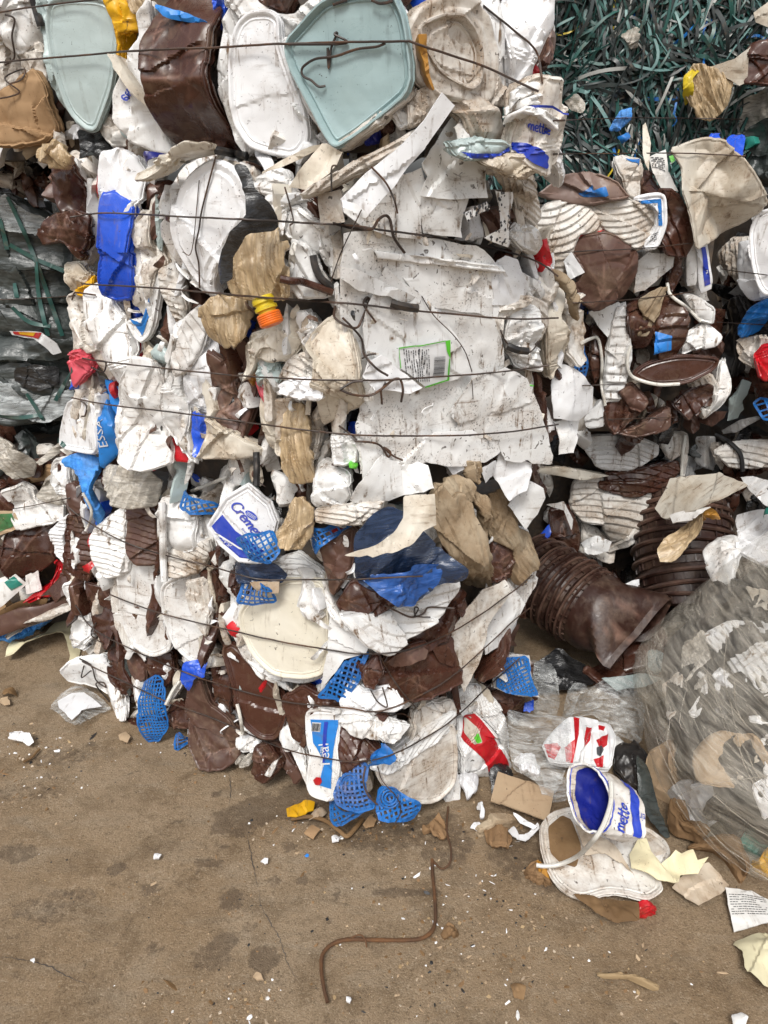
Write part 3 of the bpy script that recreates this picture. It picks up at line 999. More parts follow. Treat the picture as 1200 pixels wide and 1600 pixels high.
def core(body, name, parent, mat='core', inset=.068, sp=.06, seed=1, amp=.03):
    """the compacted inside of a bale: a lumpy block"""
    foot = [np.array(p) for p in body.foot]
    c = sum(foot) / len(foot)
    ring = []
    for p in foot: ring.append(c + (p - c) * max(.3, 1 - inset * 1.5 / np.linalg.norm(p - c)))
    ring = densify(np.array(ring), sp)
    zs = np.arange(body.z0 + .02, body.z1 - inset * .4, sp)
    n = len(ring); V = []; F = []
    for j, z in enumerate(zs):
        kk = fbm(np.arange(n) * .45, np.full(n, j * .45), seed) * amp
        for i, p in enumerate(ring):
            dd = unit(np.r_[p - c, 0])[:2]
            k = kk[i]
            V.append([p[0] + dd[0] * k, p[1] + dd[1] * k, z])
    for j in range(len(zs) - 1):
        for i in range(n):
            F.append((j * n + i, j * n + (i + 1) % n, (j + 1) * n + (i + 1) % n, (j + 1) * n + i))
    F.append(tuple((len(zs) - 1) * n + i for i in range(n))); F.append(tuple(range(n - 1, -1, -1)))
    return raw(name, V, F, mat, parent)
# ================================================================== ground
def ground_hit(P):
    d = rays(P); t = -EYE[2] / d[:, 2]
    return (EYE + d * t[:, None])[:, :2]

def axis(lo, hi, step, far):
    a = np.arange(lo, hi + step / 2, step)
    g = np.geomspace(step * 3, far, 26)
    return np.r_[lo - g[::-1], a, hi + g]
gx = axis(-1.7, 1.7, .012, 40); gy = axis(.6, 2.9, .012, 40)
GX, GY = np.meshgrid(gx, gy)
GZ = fbm(GX * 2.1, GY * 2.1, 3, 3) * .008 + fbm(GX * 14, GY * 14, 9, 3) * .0018 - .008
# spots where something was spilt or dripped: (photo x, y, radius along x, radius along y)
STAINS = [(370, 1275, 46, 30), (408, 1258, 40, 26), (345, 1288, 20, 12), (325, 1345, 30, 9), (238, 1478, 20, 11), (330, 1490, 36, 24), (352, 1465, 22, 16),
          (412, 1492, 32, 22), (362, 1402, 24, 18), (428, 1372, 14, 14), (232, 1385, 18, 10), (388, 1446, 16, 10), (182, 1353, 14, 9), (452, 1318, 10, 8),
          (277, 1278, 8, 4), (337, 1236, 8, 5), (216, 1233, 5, 4), (178, 1473, 6, 4), (309, 1358, 7, 5), (289, 1354, 6, 4), (142, 1160, 9, 5), (75, 1208, 10, 5),
          (60, 1420, 55, 22), (110, 1395, 45, 18), (30, 1330, 40, 14), (480, 1250, 60, 40), (600, 1300, 90, 30), (690, 1310, 60, 50), (860, 1330, 110, 60),
          (513, 1436, 5, 5), (352, 1318, 7, 4), (205, 1205, 6, 4), (640, 1390, 80, 9), (95, 1180, 60, 14), (40, 1235, 70, 18), (470, 1370, 10, 8), (525, 1395, 9, 6)]
ST = np.zeros_like(GX)
for i, (x, y, rx, ry) in enumerate(STAINS):
    c, a, b = ground_hit([(x, y), (x + rx, y), (x, y - ry)])
    R1 = np.linalg.norm(a - c); R2 = np.linalg.norm(b - c)
    R1 *= .85; R2 *= .85
    q = np.sqrt(((GX - c[0]) / R1) ** 2 + ((GY - c[1]) / R2) ** 2) + .30 * fbm(GX * 22, GY * 22, i, 3)
    ST = np.maximum(ST, np.clip((1.15 - q) / .28, 0, 1) * (.55 + .45 * hash2(np.array([i]), np.array([i]), 4)[0]) * (.5 if rx > 40 and x < 300 else 1))
nr, ncx = GX.shape
idx = np.arange(nr * ncx).reshape(nr, ncx)
gf = np.stack([idx[:-1, :-1], idx[:-1, 1:], idx[1:, 1:], idx[1:, :-1]], -1).reshape(-1, 4)

m, nt, out = new_mat('dirt_yard')
tc = N(nt, 'ShaderNodeTexCoord'); v = tc.outputs['Object']
b = N(nt, 'ShaderNodeBsdfPrincipled')
n1 = noise(nt, v, 1.6, 6, 0.6, 0.6); n2 = noise(nt, v, 9, 6, 0.65, 0.4); n3 = noise(nt, v, 60, 5, 0.65); n4 = noise(nt, v, 240, 5, 0.75)
n5 = noise(nt, mapped(nt, v, (5, 16, 1)), 1.0, 5, 0.6, 0.8)
c = mixc(nt, ramp(nt, n1, .36, .64), (0.222, 0.152, 0.088), (0.285, 0.212, 0.138))
c = mixc(nt, ramp(nt, n5, .50, .72, 0, .55), c, (0.25, 0.205, 0.15))
c = mixc(nt, ramp(nt, n2, .48, .66, 0, .7), c, (0.135, 0.090, 0.050))
c = mixc(nt, ramp(nt, n3, .52, .70, 0, .5), c, (0.12, 0.083, 0.05))
c = mixc(nt, ramp(nt, n3, .30, .44, .45, 0), c, (0.34, 0.27, 0.19))
c = mixc(nt, ramp(nt, n4, .55, .66, 0, .75), c, (0.075, 0.05, 0.03))
c = mixc(nt, ramp(nt, n4, .34, .45, .6, 0), c, (0.42, 0.34, 0.24))
at = N(nt, 'ShaderNodeAttribute', attribute_name='stain')
sf = ramp(nt, mmath(nt, 'ADD', at.outputs['Fac'], mmath(nt, 'MULTIPLY', ramp(nt, n3, .3, .7, -.5, .5), .7)), .22, .62)
c = mixc(nt, mmath(nt, 'MULTIPLY', sf, .52), c, (0.072, 0.050, 0.034))
nt.links.new(c, b.inputs['Base Color'])
rr = mixc(nt, sf, (0.85, .85, .85), (0.55, .55, .55))
nt.links.new(rr, b.inputs['Roughness'])
b.inputs['Specular IOR Level'].default_value = .25
bp = N(nt, 'ShaderNodeBump'); bp.inputs['Strength'].default_value = .8; bp.inputs['Distance'].default_value = .006
hh = mmath(nt, 'ADD', mmath(nt, 'MULTIPLY', n3, 1.0), mmath(nt, 'MULTIPLY', n4, .5)); hh = mmath(nt, 'ADD', hh, n2)
nt.links.new(hh, bp.inputs['Height']); nt.links.new(bp.outputs[0], b.inputs['Normal'])
nt.links.new(b.outputs[0], out.inputs[0]); MATS['dirt_yard'] = m
GV = np.stack([GX.ravel(), GY.ravel(), GZ.ravel()], 1)
gme = mesh_from('ground', GV, gf, 'dirt_yard', sharp=0)
a_ = gme.attributes.new('stain', 'FLOAT', 'POINT'); a_.data.foreach_set('value', ST.ravel().astype(np.float32))
ground = new_obj('ground', gme); tag(ground, kind='structure')
remember(GV, gf)

# ================================================================== bodies
BL = Body([(-.018, 1.524), (.52, 2.05), (-.51, 2.66), (-1.05, 2.137)], 0.0, .84)
BM = Body([(-.06, 1.54), (.43, 1.90), (-.31, 2.42), (-.80, 1.99)], .84, 1.62)
BT = Body([(.05, 1.55), (.37, 1.86), (-1.18, 2.78), (-1.5, 2.47)], 1.63, 2.45)
BRM = Body([(.46, 2.38), (1.10, 2.42), (1.10, 3.3), (.46, 3.3)], .78, 1.56)
BRL = Body([(.42, 2.62), (1.12, 2.66), (1.12, 3.5), (.42, 3.5)], 0, .77)
BR2 = Body([(1.22, 2.32), (2.2, 2.25), (2.2, 3.3), (1.22, 3.3)], .80, 1.58)
BR2L = Body([(1.20, 2.55), (2.2, 2.5), (2.2, 3.5), (1.20, 3.5)], 0, .79)
BG = Body([(.40, 2.95), (1.26, 2.95), (1.26, 3.8), (.40, 3.8)], 1.57, 2.28)
BG2 = Body([(1.30, 2.80), (2.3, 2.80), (2.3, 3.8), (1.30, 3.8)], 1.59, 2.05)
BF = Body([(-2.5, 2.50), (-.98, 2.50), (-.98, 3.5), (-2.5, 3.5)], .80, 1.58)
BF2 = Body([(-2.5, 2.42), (-.96, 2.42), (-.96, 3.4), (-2.5, 3.4)], 0, .79)
BW = Egg((1.215, 1.64, .44), (.49, .48, .55), 2.8)

def bale(name, label, cat, body):
    c = sum(body.foot) / len(body.foot)
    o = thing(name, label, cat, (float(c[0]), float(c[1]), body.z0))
    CUR['surf'] = body; CUR['bale'] = o
    return o
WMIX = [('white', 5), ('dirty', 4), ('cream', 1.2), ('brown', 2.6), ('brown_dry', 1), ('clean', 1), ('blue', .35), ('red', .15), ('film_black', .3), ('grey', .3)]

# ================================================================== bottom bale of the main stack
lb = bale('plastic_bale', 'lowest waste bale of crushed buckets on the dirt, blue netting at its foot', 'bale', BL)
core(BL, 'compacted_core', lb, seed=2)
fill(190, px('P', '105,760 330,790 520,830 820,800 835,930 800,1130 720,1220 600,1265 480,1220 300,1160 140,1060 100,900'), WMIX, 11, o=-.02)
P('G', 'crushed_bucket', 'white', 'pil', '225,270 240,190 280,180 300,270 290,370 260,330', o=.02)
P('G', 'crushed_bucket', 'brown', 'fold', '275,290 310,280 350,330 390,400 340,430 290,370', o=.025)
P('G', 'crushed_lid', 'clean', 'rib', '230,470 290,415 280,520 310,615 240,570', o=.01)
P('G', 'crushed_bucket', 'brown', 'pil', '285,430 350,420 395,520 400,600 370,680 300,630 280,530', o=.02, a=.004, p=.012, ang=90)
P('G', 'crushed_bucket', 'white', 'rib', '420,460 470,420 540,370 530,450 540,580 530,640 440,665 400,600 385,510', 'white tub crushed into finger-like ribs', o=.035, ang=85, p=.02, a=.007, D=4, DA=.3)
P('G', 'torn_label', 'red', 'film', '370,490 430,480 420,520 400,560 380,550', o=.04)
P('G', 'torn_label', 'red', 'film', '345,640 390,595 410,610 370,670', o=.045)
P('G', 'crushed_bucket', 'brown_dry', 'rib', '530,390 570,370 650,400 665,500 660,610 580,600 540,540', 'brown bucket wall with cracked raised ribs', o=.015, ang=85, p=.016, a=.005)
P('G', 'crushed_bucket', 'white', 'pil', '710,335 800,340 835,400 830,540 750,560 690,520 700,400', o=.02, h=.045)
P('G', 'crushed_bowl', 'dirty', 'rib', '690,560 800,540 880,510 880,560 830,640 760,660 700,640', o=.035, ang=75, bow=3)
P('G', 'crushed_lid', 'white', 'lid', '500,660 560,615 660,620 680,700 690,850 720,950 640,985 560,940 520,850', 'muddy white tub bottom with a raised rim', o=.025)
P('G', 'crushed_bucket', 'dirty', 'rib', '470,690 520,660 530,800 560,930 600,980 540,960 490,850', o=.01, ang=10, p=.010)
P('G', 'crushed_lid', 'white', 'lid', '680,710 780,670 850,670 860,780 870,900 870,1000 800,1010 740,960 700,860', o=.03, ry=8)
P('G', 'crushed_lid', 'dirty', 'rib', '790,690 860,680 880,780 870,900 840,870 800,800', o=.04, ang=0, p=.012)
P('G', 'crushed_bucket', 'brown', 'fold', '850,650 920,650 940,760 910,880 890,1000 870,960 865,800', o=.02)
P('G', 'crushed_bucket', 'brown', 'pil', '370,690 470,720 480,870 470,950 400,880 390,780', o=.015)
P('G', 'crushed_bucket', 'white', 'pil', '310,960 330,830 380,840 400,900 350,970', o=.02)
P('G', 'torn_sheet', 'white', 'pil', '285,700 340,690 360,760 390,840 330,830 300,770', o=.015)
P('G', 'torn_sheet', 'white', 'scrap', '480,760 520,750 540,940 500,920', o=.02)
P('G', 'torn_label', 'print_white', 'scrap', '930,850 970,780 1010,850 980,930 950,900', o=.03)
P('G', 'torn_label', 'red', 'scrap', '945,880 965,860 1005,880 985,930', o=.045)
P('G', 'crushed_bucket', 'brown', 'fold', '700,450 760,430 690,560 650,620 660,500', o=-.01)
P('G', 'crushed_bucket', 'white', 'rib', '925,620 960,610 980,700 1000,760 960,730 930,680', o=.02, ang=10)
P('G', 'crushed_bucket', 'brown', 'pil', '960,650 1000,660 1010,740 985,750', o=.03)
# H: the wide front of the bale
P('H', 'crushed_bucket', 'white', 'rib', '60,640 90,590 215,470 290,450 390,520 400,560 250,545 100,560', 'stack of pressed white rims', o=.01, ang=100, p=.014)
P('H', 'crushed_bucket', 'white', 'ring', '60,680 200,560 400,570 440,640 440,840 420,930 330,960 220,945 110,870 70,770', o=.005)
big = P('H', 'crushed_lid', 'ivory', 'lid', '82,680 160,600 250,560 390,560 415,600 435,830 410,920 330,940 220,930 130,850 90,760', 'large ivory lid with rounded lower corners', o=.045, K=2, A=.03)
P('H', 'crushed_bucket', 'white', 'rib', '90,760 130,850 220,935 250,990 250,1010 160,950 110,880', o=.03, ang=60, p=.012)
P('H', 'crushed_bucket', 'brown', 'fold', '410,420 460,385 540,340 530,470 520,520 460,600 430,510', o=.035)
P('H', 'crushed_bucket', 'white', 'rib', '410,560 450,600 500,700 590,800 600,835 540,760 440,690', o=.04, ang=40, p=.012)
P('H', 'crushed_lid', 'brown', 'pil', '480,640 540,560 640,600 700,650 620,690 510,700', 'glossy brown bucket bottom under the blue film', o=.045)
P('H', 'crushed_bowl', 'white', 'rib', '510,700 600,690 680,680 760,660 870,590 920,500 935,580 880,690 790,770 680,835 590,800', 'white bowl rim curving under the blue film', o=.05, ang=75, bow=-3.0, p=.022)
P('H', 'crushed_bucket', 'brown', 'fold', '700,800 800,740 900,690 960,650 990,690 940,800 830,790', o=.03)
P('H', 'crushed_bucket', 'brown', 'fold', '640,900 700,850 760,830 900,800 950,820 960,960 900,1000 760,1050 690,990 600,970 590,900', 'split brown bucket wall with torn edge', o=.05, jag=.006, K=9)
P('H', 'torn_sheet', 'brown_dry', 'flat', '660,880 720,845 830,820 850,840 830,880 720,920', o=.075, jag=.006, K=6, A=.2)
P('H', 'torn_sheet', 'brown', 'flat', '860,830 930,815 950,860 950,910 900,890', o=.08, jag=.004, A=.2)
P('H', 'crushed_bucket', 'brown', 'fold', '580,930 640,860 660,930 630,990 590,985', o=.06)
P('H', 'torn_sheet', 'white', 'flat', '440,700 540,760 610,830 595,855 500,880 400,1020 388,1030 430,860', o=.055, K=2)
NP('H', 'net_scrap', 'blue_net', '392,1035 430,990 520,890 560,868 600,858 560,960 505,1045 450,1045', p=.0135, w=.0048, lang=-10, o=.062, h=.004, K=2, A=.1, skew=80)
P('H', 'crushed_bucket', 'brown', 'pil', '1090,470 1110,390 1160,380 1190,440 1190,530 1110,550', o=.03)
P('H', 'torn_sheet', 'dirty', 'flat', '930,800 960,740 1000,680 1080,590 1170,550 1190,600 1140,690 1100,760 1060,900 1000,1020 960,920', 'long torn white sheet hanging across the bale edge', o=.07, K=5, A=.12, jag=.004)
P('J', 'torn_sheet', 'white', 'flat', '0,650 50,620 110,600 180,700 150,780 100,870 10,910', o=.045, K=5, A=.14)
P('J', 'crushed_bucket', 'rag', 'rag', '20,260 70,230 110,240 130,370 200,400 210,520 130,600 130,470 40,420', o=.03)
P('J', 'crushed_bucket', 'white', 'rib', '130,450 200,400 220,500 215,620 180,690 130,700 125,600', 'bundle of pressed white rims at the bale edge', o=.035, ang=5, p=.009, a=.005)
P('H', 'crushed_lid', 'brown', 'fold', '920,600 985,590 1010,660 980,700 950,680', o=.03)
# K: lower left face
P('K', 'crushed_lid', 'brown', 'lid', '930,180 980,160 1060,240 1170,350 1190,430 1150,530 1080,530 1010,460 970,300', 'brown oval lid with a raised rim, tilted', o=.045, ry=6)
P('K', 'crushed_lid', 'brown', 'fold', '790,420 800,330 860,300 890,400 960,450 1000,540 980,620 920,650 850,640 800,560', 'brown round lid creased from rim to rim, near the ground', o=.04, fang=20, fspread=.5)
P('K', 'crushed_bucket', 'brown', 'fold', '890,200 950,190 970,320 960,430 900,400', o=.015)
P('K', 'crushed_bucket', 'brown', 'fold', '450,190 510,160 530,250 580,330 590,390 530,350 470,290', o=.02)
P('K', 'crushed_bucket', 'brown', 'fold', '540,150 600,170 620,280 580,300 545,260', o=.02)
P('K', 'crushed_bucket', 'brown', 'fold', '620,200 720,190 730,280 690,330 650,280', o=.01)
P('K', 'crushed_bucket', 'film_dark', 'scrap', '520,160 540,150 545,350 525,360', o=.03)
P('K', 'plastic_bag', 'white', 'pil', '315,240 350,200 440,210 460,290 560,390 560,420 500,435 430,370 360,320 320,290', 'white bag pressed flat at the bale foot', o=.03, K=14, A=.2)
P('K', 'torn_sheet', 'white', 'scrap', '690,400 750,300 752,330 705,410', o=.03)
P('K', 'crushed_bucket', 'brown', 'fold', '700,450 740,380 800,430 790,490 720,490', o=.03)
P('K', 'crushed_bucket', 'white', 'pil', '1005,500 1080,530 1100,580 1010,600', o=.03)
P('K', 'crushed_bucket', 'brown', 'fold', '1070,580 1130,560 1180,650 1110,720 1060,680', o=.05)
P('K', 'torn_sheet', 'white', 'scrap', '1105,690 1140,640 1160,630 1130,700', o=.065)
P('K', 'plastic_bag', 'film_grey', 'rag', '990,600 1060,590 1060,640 1000,640', o=.03)
P('K', 'plastic_bag', 'dirty', 'rag', '545,430 600,400 600,470 560,490', o=.02)
P('K', 'crushed_bucket', 'brown', 'fold', '530,470 590,480 580,520 540,510', o=.02)
# L: lower front corner
P('L', 'crushed_bucket', 'brown', 'fold', '200,540 250,560 330,690 300,720 240,640', o=.02)
P('L', 'crushed_bucket', 'white', 'rib', '240,500 290,490 350,640 350,730 300,610', o=.035, ang=30, p=.012)
P('L', 'crushed_bucket', 'brown', 'fold', '260,370 340,330 390,370 500,380 490,430 360,430 350,560 300,540 270,470', o=.04)
lab = P('L', 'crushed_lid', 'white', 'lid', '350,440 400,430 490,440 482,560 490,650 460,790 370,770 350,720 370,600 355,560', 'white tub lid bearing a blue printed label', o=.075, ry=-8, h=.004, K=2, A=.03)
lab.decal('label_print', 'print_sky', px('L', '367,460 484,464 462,590 450,750 400,735 424,640 380,560'))
lab.decal('label_stripe', 'print_blue', px('L', '424,470 440,470 432,600 425,640 414,640 420,560'), eps=.0032)
lab.sheet('barcode_patch', 'print_white', [[(0, 0), (1, 0), (1, 1), (0, 1)]], px('L', '372,508')[0], (14, 1), (1, -14), eps=.0034)
lab.sheet('barcode', 'ink', barcode(1, 3), px('L', '373,506')[0], (13, .6), (1, -12), eps=.0044)
lab.sheet('lettering', 'print_white', block_polys('Teal'), px('L', '452,660')[0], (-2, -23), (-22, 2), eps=.0036)
lab.sheet('small_print', 'print_white', print_lines(2, 1, 7), px('L', '418,650')[0], (3, -30), (-5, 0), eps=.0044)
lab.decal('printed_berry', 'red', px('L', '378,712 392,698 410,700 416,718 404,734 386,732'), eps=.004, smooth=1)
P('L', 'crushed_bowl', 'clean', 'pil', '500,380 540,310 600,340 690,320 740,400 700,420 510,420', o=.055, h=.012)
P('L', 'torn_sheet', 'white', 'pil', '490,480 510,420 600,430 650,490 640,540 540,520', o=.07)
P('L', 'torn_sheet', 'white', 'pil', '640,520 690,480 770,490 740,510 700,560 670,550', o=.08)
P('L', 'crushed_bucket', 'brown', 'rib', '490,500 560,530 640,590 600,620 500,680', o=.06, ang=45, p=.02, a=.008)
P('L', 'crushed_bucket', 'brown', 'fold', '600,430 680,440 690,480 640,510', o=.05)
P('L', 'crushed_bucket', 'white', 'rib', '930,410 1060,330 1130,400 1190,550 1195,690 1170,640 1110,500 1020,410', 'fan of stacked white rims behind the red print', o=.045, ang=35, p=.009, a=.006, bow=-3)
P('L', 'torn_sheet', 'dirty', 'fold', '790,430 860,400 940,390 960,430 860,500 760,560 780,490', o=.05)
P('L', 'crushed_bucket', 'white', 'rib', '630,660 700,600 800,530 940,430 955,500 800,600 690,680', o=.055, ang=125, p=.014)
P('L', 'crushed_lid', 'dirty', 'lid', '650,665 760,590 935,470 955,600 950,720 870,800 740,790 670,730', 'big muddy half lid fanned out at the front corner', o=.065, h=.004, rx=-6)
P('L', 'torn_sheet', 'white', 'scrap', '940,640 970,640 975,815 930,812', o=.08)
redb = P('L', 'crushed_bucket', 'white', 'pil', '960,540 1000,430 1050,440 1130,560 1175,640 1160,670 1090,690 985,685', 'white bucket with a red printed side', o=.07, h=.03)
redb.decal('label_print', 'red', px('L', '962,528 985,470 1005,445 1050,440 1120,560 1168,640 1150,668 1090,688 1062,620'), smooth=1)
redb.decal('label_picture', 'cream', px('L', '975,500 1000,450 1040,490 1045,540 1010,550'), eps=.0036, smooth=1)
redb.decal('label_picture', 'green_print', px('L', '1008,520 1035,505 1043,535 1025,545'), eps=.0046, smooth=1)
redb.sheet('barcode', 'print_white', barcode(1, 5), px('L', '1095,655')[0], (9, -3), (2, 11), eps=.004)
P('L', 'crushed_bucket', 'brown', 'fold', '1100,370 1180,330 1200,450 1160,440', o=.02)
P('L', 'crushed_bucket', 'brown', 'fold', '1080,300 1120,220 1200,100 1195,150 1140,250 1100,315', 'brown strip curving along the right edge', o=.075)
P('M', 'crushed_bucket', 'brown', 'pil', '20,190 120,210 190,250 170,300 90,310 50,260', o=.02)
P('M', 'crushed_lid', 'white', 'flat', '45,195 75,60 200,60 215,180 250,240 120,222', 'white panel behind blue netting', o=.055, f=.5)
NP('M', 'net_panel', 'blue_net', '60,190 85,75 200,68 210,180 243,233 120,216', p=.0115, w=.0048, lang=15, o=.066, f=.5, h=.004, K=2, A=.05)

SL = [('white', 4), ('dirty', 4), ('cream', 3), ('brown_dry', 2), ('film_black', .8), ('clean', 2)]
fill(110, px('P', '110,780 330,800 520,840 820,820 820,1080 700,1200 600,1230 300,1130 140,1050'), SL, 61, o=.03, size=(12, 44), wid=(3, 10), lean=60, tilt=50, name='plastic_sliver', thin=True, f=.4)

# ================================================================== middle bale
mb = bale('plastic_bale', 'middle waste bale bound with wires, its broad white crate panel facing the yard', 'bale', BM)
core(BM, 'compacted_core', mb, seed=5)
fill(190, px('P', '110,300 200,240 420,250 540,300 800,290 850,380 860,700 700,740 560,790 430,790 330,740 120,700 110,560'), WMIX, 12, o=-.02)
P('A', 'crushed_tub', 'clean', 'pil', '445,660 500,635 560,665 585,720 580,880 560,960 480,930 430,860 440,720', 'white tub end above the blue tub', o=.02)
P('D', 'crushed_tub', 'blue', 'fold', '435,30 470,15 540,60 555,90 550,250 560,380 545,430 480,440 440,420 430,380 440,200', 'bright blue tub crushed flat and standing upright', o=.05, h=.02, K=5, fang=10, fspread=.3, A=.2, D=2, DA=.15)
P('D', 'crushed_bucket', 'yellow', 'scrap', '395,20 425,0 430,80 408,170', o=.0)
P('D', 'crushed_bucket', 'white', 'scrap', '360,-40 395,-40 410,80 400,200 340,320 380,170', o=.015)
P('D', 'crushed_bucket', 'cream', 'pil', '275,300 330,300 385,340 370,400 330,420 290,370', o=.03)
P('D', 'crushed_bucket', 'yellow', 'pil', '330,400 370,385 400,350 402,400 372,436 340,430', o=.025)
P('D', 'crushed_tub', 'white', 'pil', '385,430 430,400 480,450 540,530 570,620 590,720 560,780 500,795 460,700 400,560', 'long white tub side with a red inner edge', o=.03, h=.03)
P('D', 'torn_label', 'red', 'scrap', '540,540 575,610 592,720 560,780 548,790 575,700', o=.02)
P('D', 'crushed_bucket', 'dirty', 'pil', '300,450 340,430 390,500 400,580 450,680 470,750 440,770 400,700 370,640 320,540', o=.02)
P('D', 'crushed_cap', 'pink', 'pil', '315,690 350,660 385,665 395,730 370,770 340,800 310,740', 'faded pink-red cap at the bale edge', o=.03, h=.035)
l6 = P('D', 'crushed_lid', 'white', 'lid', '530,525 600,540 630,430 660,340 672,380 640,580 600,618 570,600', 'small white lid with a blue inside', o=.03)
l6.decal('blue_lining', 'print_sky', px('D', '548,525 600,545 636,435 632,510 600,598'))
P('D', 'crushed_bucket', 'dirty', 'rib', '560,200 600,190 650,220 700,300 660,330 640,480 600,520 560,440', o=.015, ang=10, p=.018)
P('D', 'crushed_bucket', 'dirty', 'fold', '560,80 620,90 650,260 640,300 580,220 560,180', o=.02)
P('D', 'crushed_bucket', 'brown_dry', 'scrap', '640,60 690,10 690,110 660,190 620,190', o=.01)
P('D', 'crushed_bucket', 'dirty', 'rib', '660,330 730,310 780,470 770,520 740,560 720,500 690,430', o=.025, ang=80, p=.013)
P('D', 'crushed_bucket', 'film_black', 'film', '640,450 690,410 735,560 725,680 660,690 600,640', o=.0)  # no bucket: a black sheet standing for the shaded gap between tubs
P('D', 'crushed_bucket', 'brown', 'scrap', '680,500 710,500 730,600 700,680', o=.01)
P('D', 'crushed_bucket', 'grey', 'film', '625,680 660,630 700,640 715,720 660,720', o=.015)
P('D', 'crushed_bucket', 'white', 'rib', '740,610 790,530 850,480 870,560 850,640 790,740 745,752 732,690', o=.025, ang=25, p=.018)
P('D', 'torn_sheet', 'clean', 'pil', '800,640 890,620 900,740 895,900 880,930 800,930 790,780', o=.02, h=.01)
P('D', 'crushed_bucket', 'brown_dry', 'fold', '890,670 960,720 980,800 1000,900 990,1000 930,980 900,940 895,800', 'upright strip of brown bucket wall', o=.02, jag=.003)
P('D', 'crushed_tub', 'white', 'pil', '530,830 600,700 670,710 695,800 690,950 715,1060 720,1110 620,1125 550,1090 530,980', 'broad white tub bottom standing on edge', o=.035, h=.03)
P('D', 'crushed_tub', 'white', 'pil', '690,880 720,780 790,760 800,900 800,1000 835,1110 790,1090 750,1040 700,960', o=.025)
P('D', 'crushed_lid', 'red', 'scrap', '700,970 730,1010 780,1080 830,1120 730,1115 710,1060', o=.01)
P('D', 'plastic_bag', 'blue', 'film', '800,920 820,910 890,930 870,990 870,1060 830,1095 805,1010', 'shiny blue film poking out between white tubs', o=.04)
P('D', 'crushed_tub', 'cream', 'fold', '870,950 900,960 1060,1070 1060,1100 840,1105 870,1020', 'cream plastic shard shaped like a beak', o=.05)
P('D', 'crushed_lid', 'clean', 'lid', '260,1040 290,890 330,865 390,880 400,960 410,1060 390,1085 280,1062', 'pale white tub lid at the outer edge of the bale', o=.03)
l19 = P('D', 'crushed_tub', 'print_sky', 'scrap', '400,850 440,880 480,960 490,1067 430,1140 425,1000', 'blue tub side with white letters', o=.03, h=.012, thin=False)
l19.sheet('lettering', 'print_white', block_polys('ESSA'), px('D', '462,1060')[0], (-3, -22), (-15, 1), eps=.003)
P('D', 'torn_label', 'print_sky', 'film', '430,775 480,780 525,830 510,950 470,870', o=.01)
P('D', 'torn_label', 'red', 'scrap', '455,800 480,790 485,850 470,860', o=.025)
P('D', 'crushed_bucket', 'white', 'rib', '480,830 530,830 530,1000 550,1110 500,1110 500,960', o=.015, ang=5, p=.012)
P('D', 'crushed_bucket', 'dirty', 'fold', '320,790 380,770 420,860 400,960 350,1000 340,860', o=.02)
P('D', 'crushed_bucket', 'white', 'rib', '690,160 700,30 750,-80 830,-125 900,-150 860,-60 780,30 760,160 790,300 850,390 860,410 800,370 740,280', 'nested rims of white buckets beside the round bucket end', o=.03, ang=0, bow=2.2, p=.02, a=.008)
P('D', 'crushed_bucket', 'clean', 'ring', '745,130 760,20 810,-60 880,-110 970,-90 1020,-30 1060,80 1045,140 1000,210 915,300 900,370 905,415 860,390 800,310 755,220', 'large round white bucket end facing out', o=.05, h=.02, p=.014, w=.035)
P('D', 'crushed_bucket', 'brown_dry', 'fold', '1000,590 1060,640 1070,800 1040,1000 1000,960 985,800 965,700', o=.0)
P('D', 'torn_sheet', 'cream', 'fold', '1030,620 1080,590 1200,580 1230,600 1210,650 1120,640 1090,690 1060,740 1030,770', o=.03, curl=.02)
P('D', 'crushed_tub', 'amber', 'pil', '1038,745 1095,665 1095,740 1060,800 1040,790', o=.01)
P('D', 'crushed_tub', 'pink', 'scrap', '1065,800 1085,790 1130,850 1140,910 1110,890', o=.03)
P('D', 'crushed_tub', 'grey', 'pil', '1095,680 1150,660 1180,760 1130,860 1090,790', o=.02)
P('D', 'crushed_lid', 'white', 'rib', '730,560 790,520 800,600 770,640 740,620', o=.03, ang=30)
P('D', 'crushed_bucket', 'dirty', 'pil', '890,940 960,960 1030,1060 1050,1120 960,1080', o=.0)
P('D', 'crushed_bucket', 'cream', 'film', '1080,830 1200,850 1200,1000 1130,1080 1090,960', o=.015)
# middle and right of this bale
P('B', 'crushed_bucket', 'white', 'rib', '0,740 120,710 170,830 60,810 0,790', o=.02, ang=80)
P('B', 'crushed_bucket', 'white', 'rib', '50,820 200,820 280,920 200,1000 100,960 60,900', o=.02, ang=85, p=.02)
P('B', 'torn_sheet', 'dirty', 'flat', '260,810 350,790 370,925 270,940', o=.045)
P('E', 'crushed_bucket', 'white', 'rib', '150,60 230,100 250,180 305,290 200,300 150,260', o=.03, ang=30, p=.02)
P('E', 'crushed_bucket', 'spotted', 'pil', '90,-80 200,-60 310,20 300,110 240,110 150,50', o=.02)
P('E', 'crushed_bucket', 'cream', 'fold', '0,480 90,400 210,380 215,460 140,560 50,560 0,540', o=.03)
P('E', 'crushed_bucket', 'dirty', 'rib', '100,640 150,560 230,535 268,580 250,640', 'sheaf of folded dirty white rims', o=.035, ang=70, p=.014, bow=4)
P('E', 'torn_sheet', 'cream', 'pil', '240,470 290,410 370,410 415,560 425,650 430,730 340,790 265,830 262,650 270,560 230,510', 'dirty cream plastic column left of the crate panel', o=.05, K=12, A=.18, h=.015)
P('E', 'torn_sheet', 'clean', 'pil', '85,680 130,655 265,650 265,725 170,720 110,700', 'white blade of plastic jutting sideways', o=.09, h=.008)
P('E', 'torn_sheet', 'white', 'pil', '170,370 215,370 270,490 235,560 200,470', o=.03)
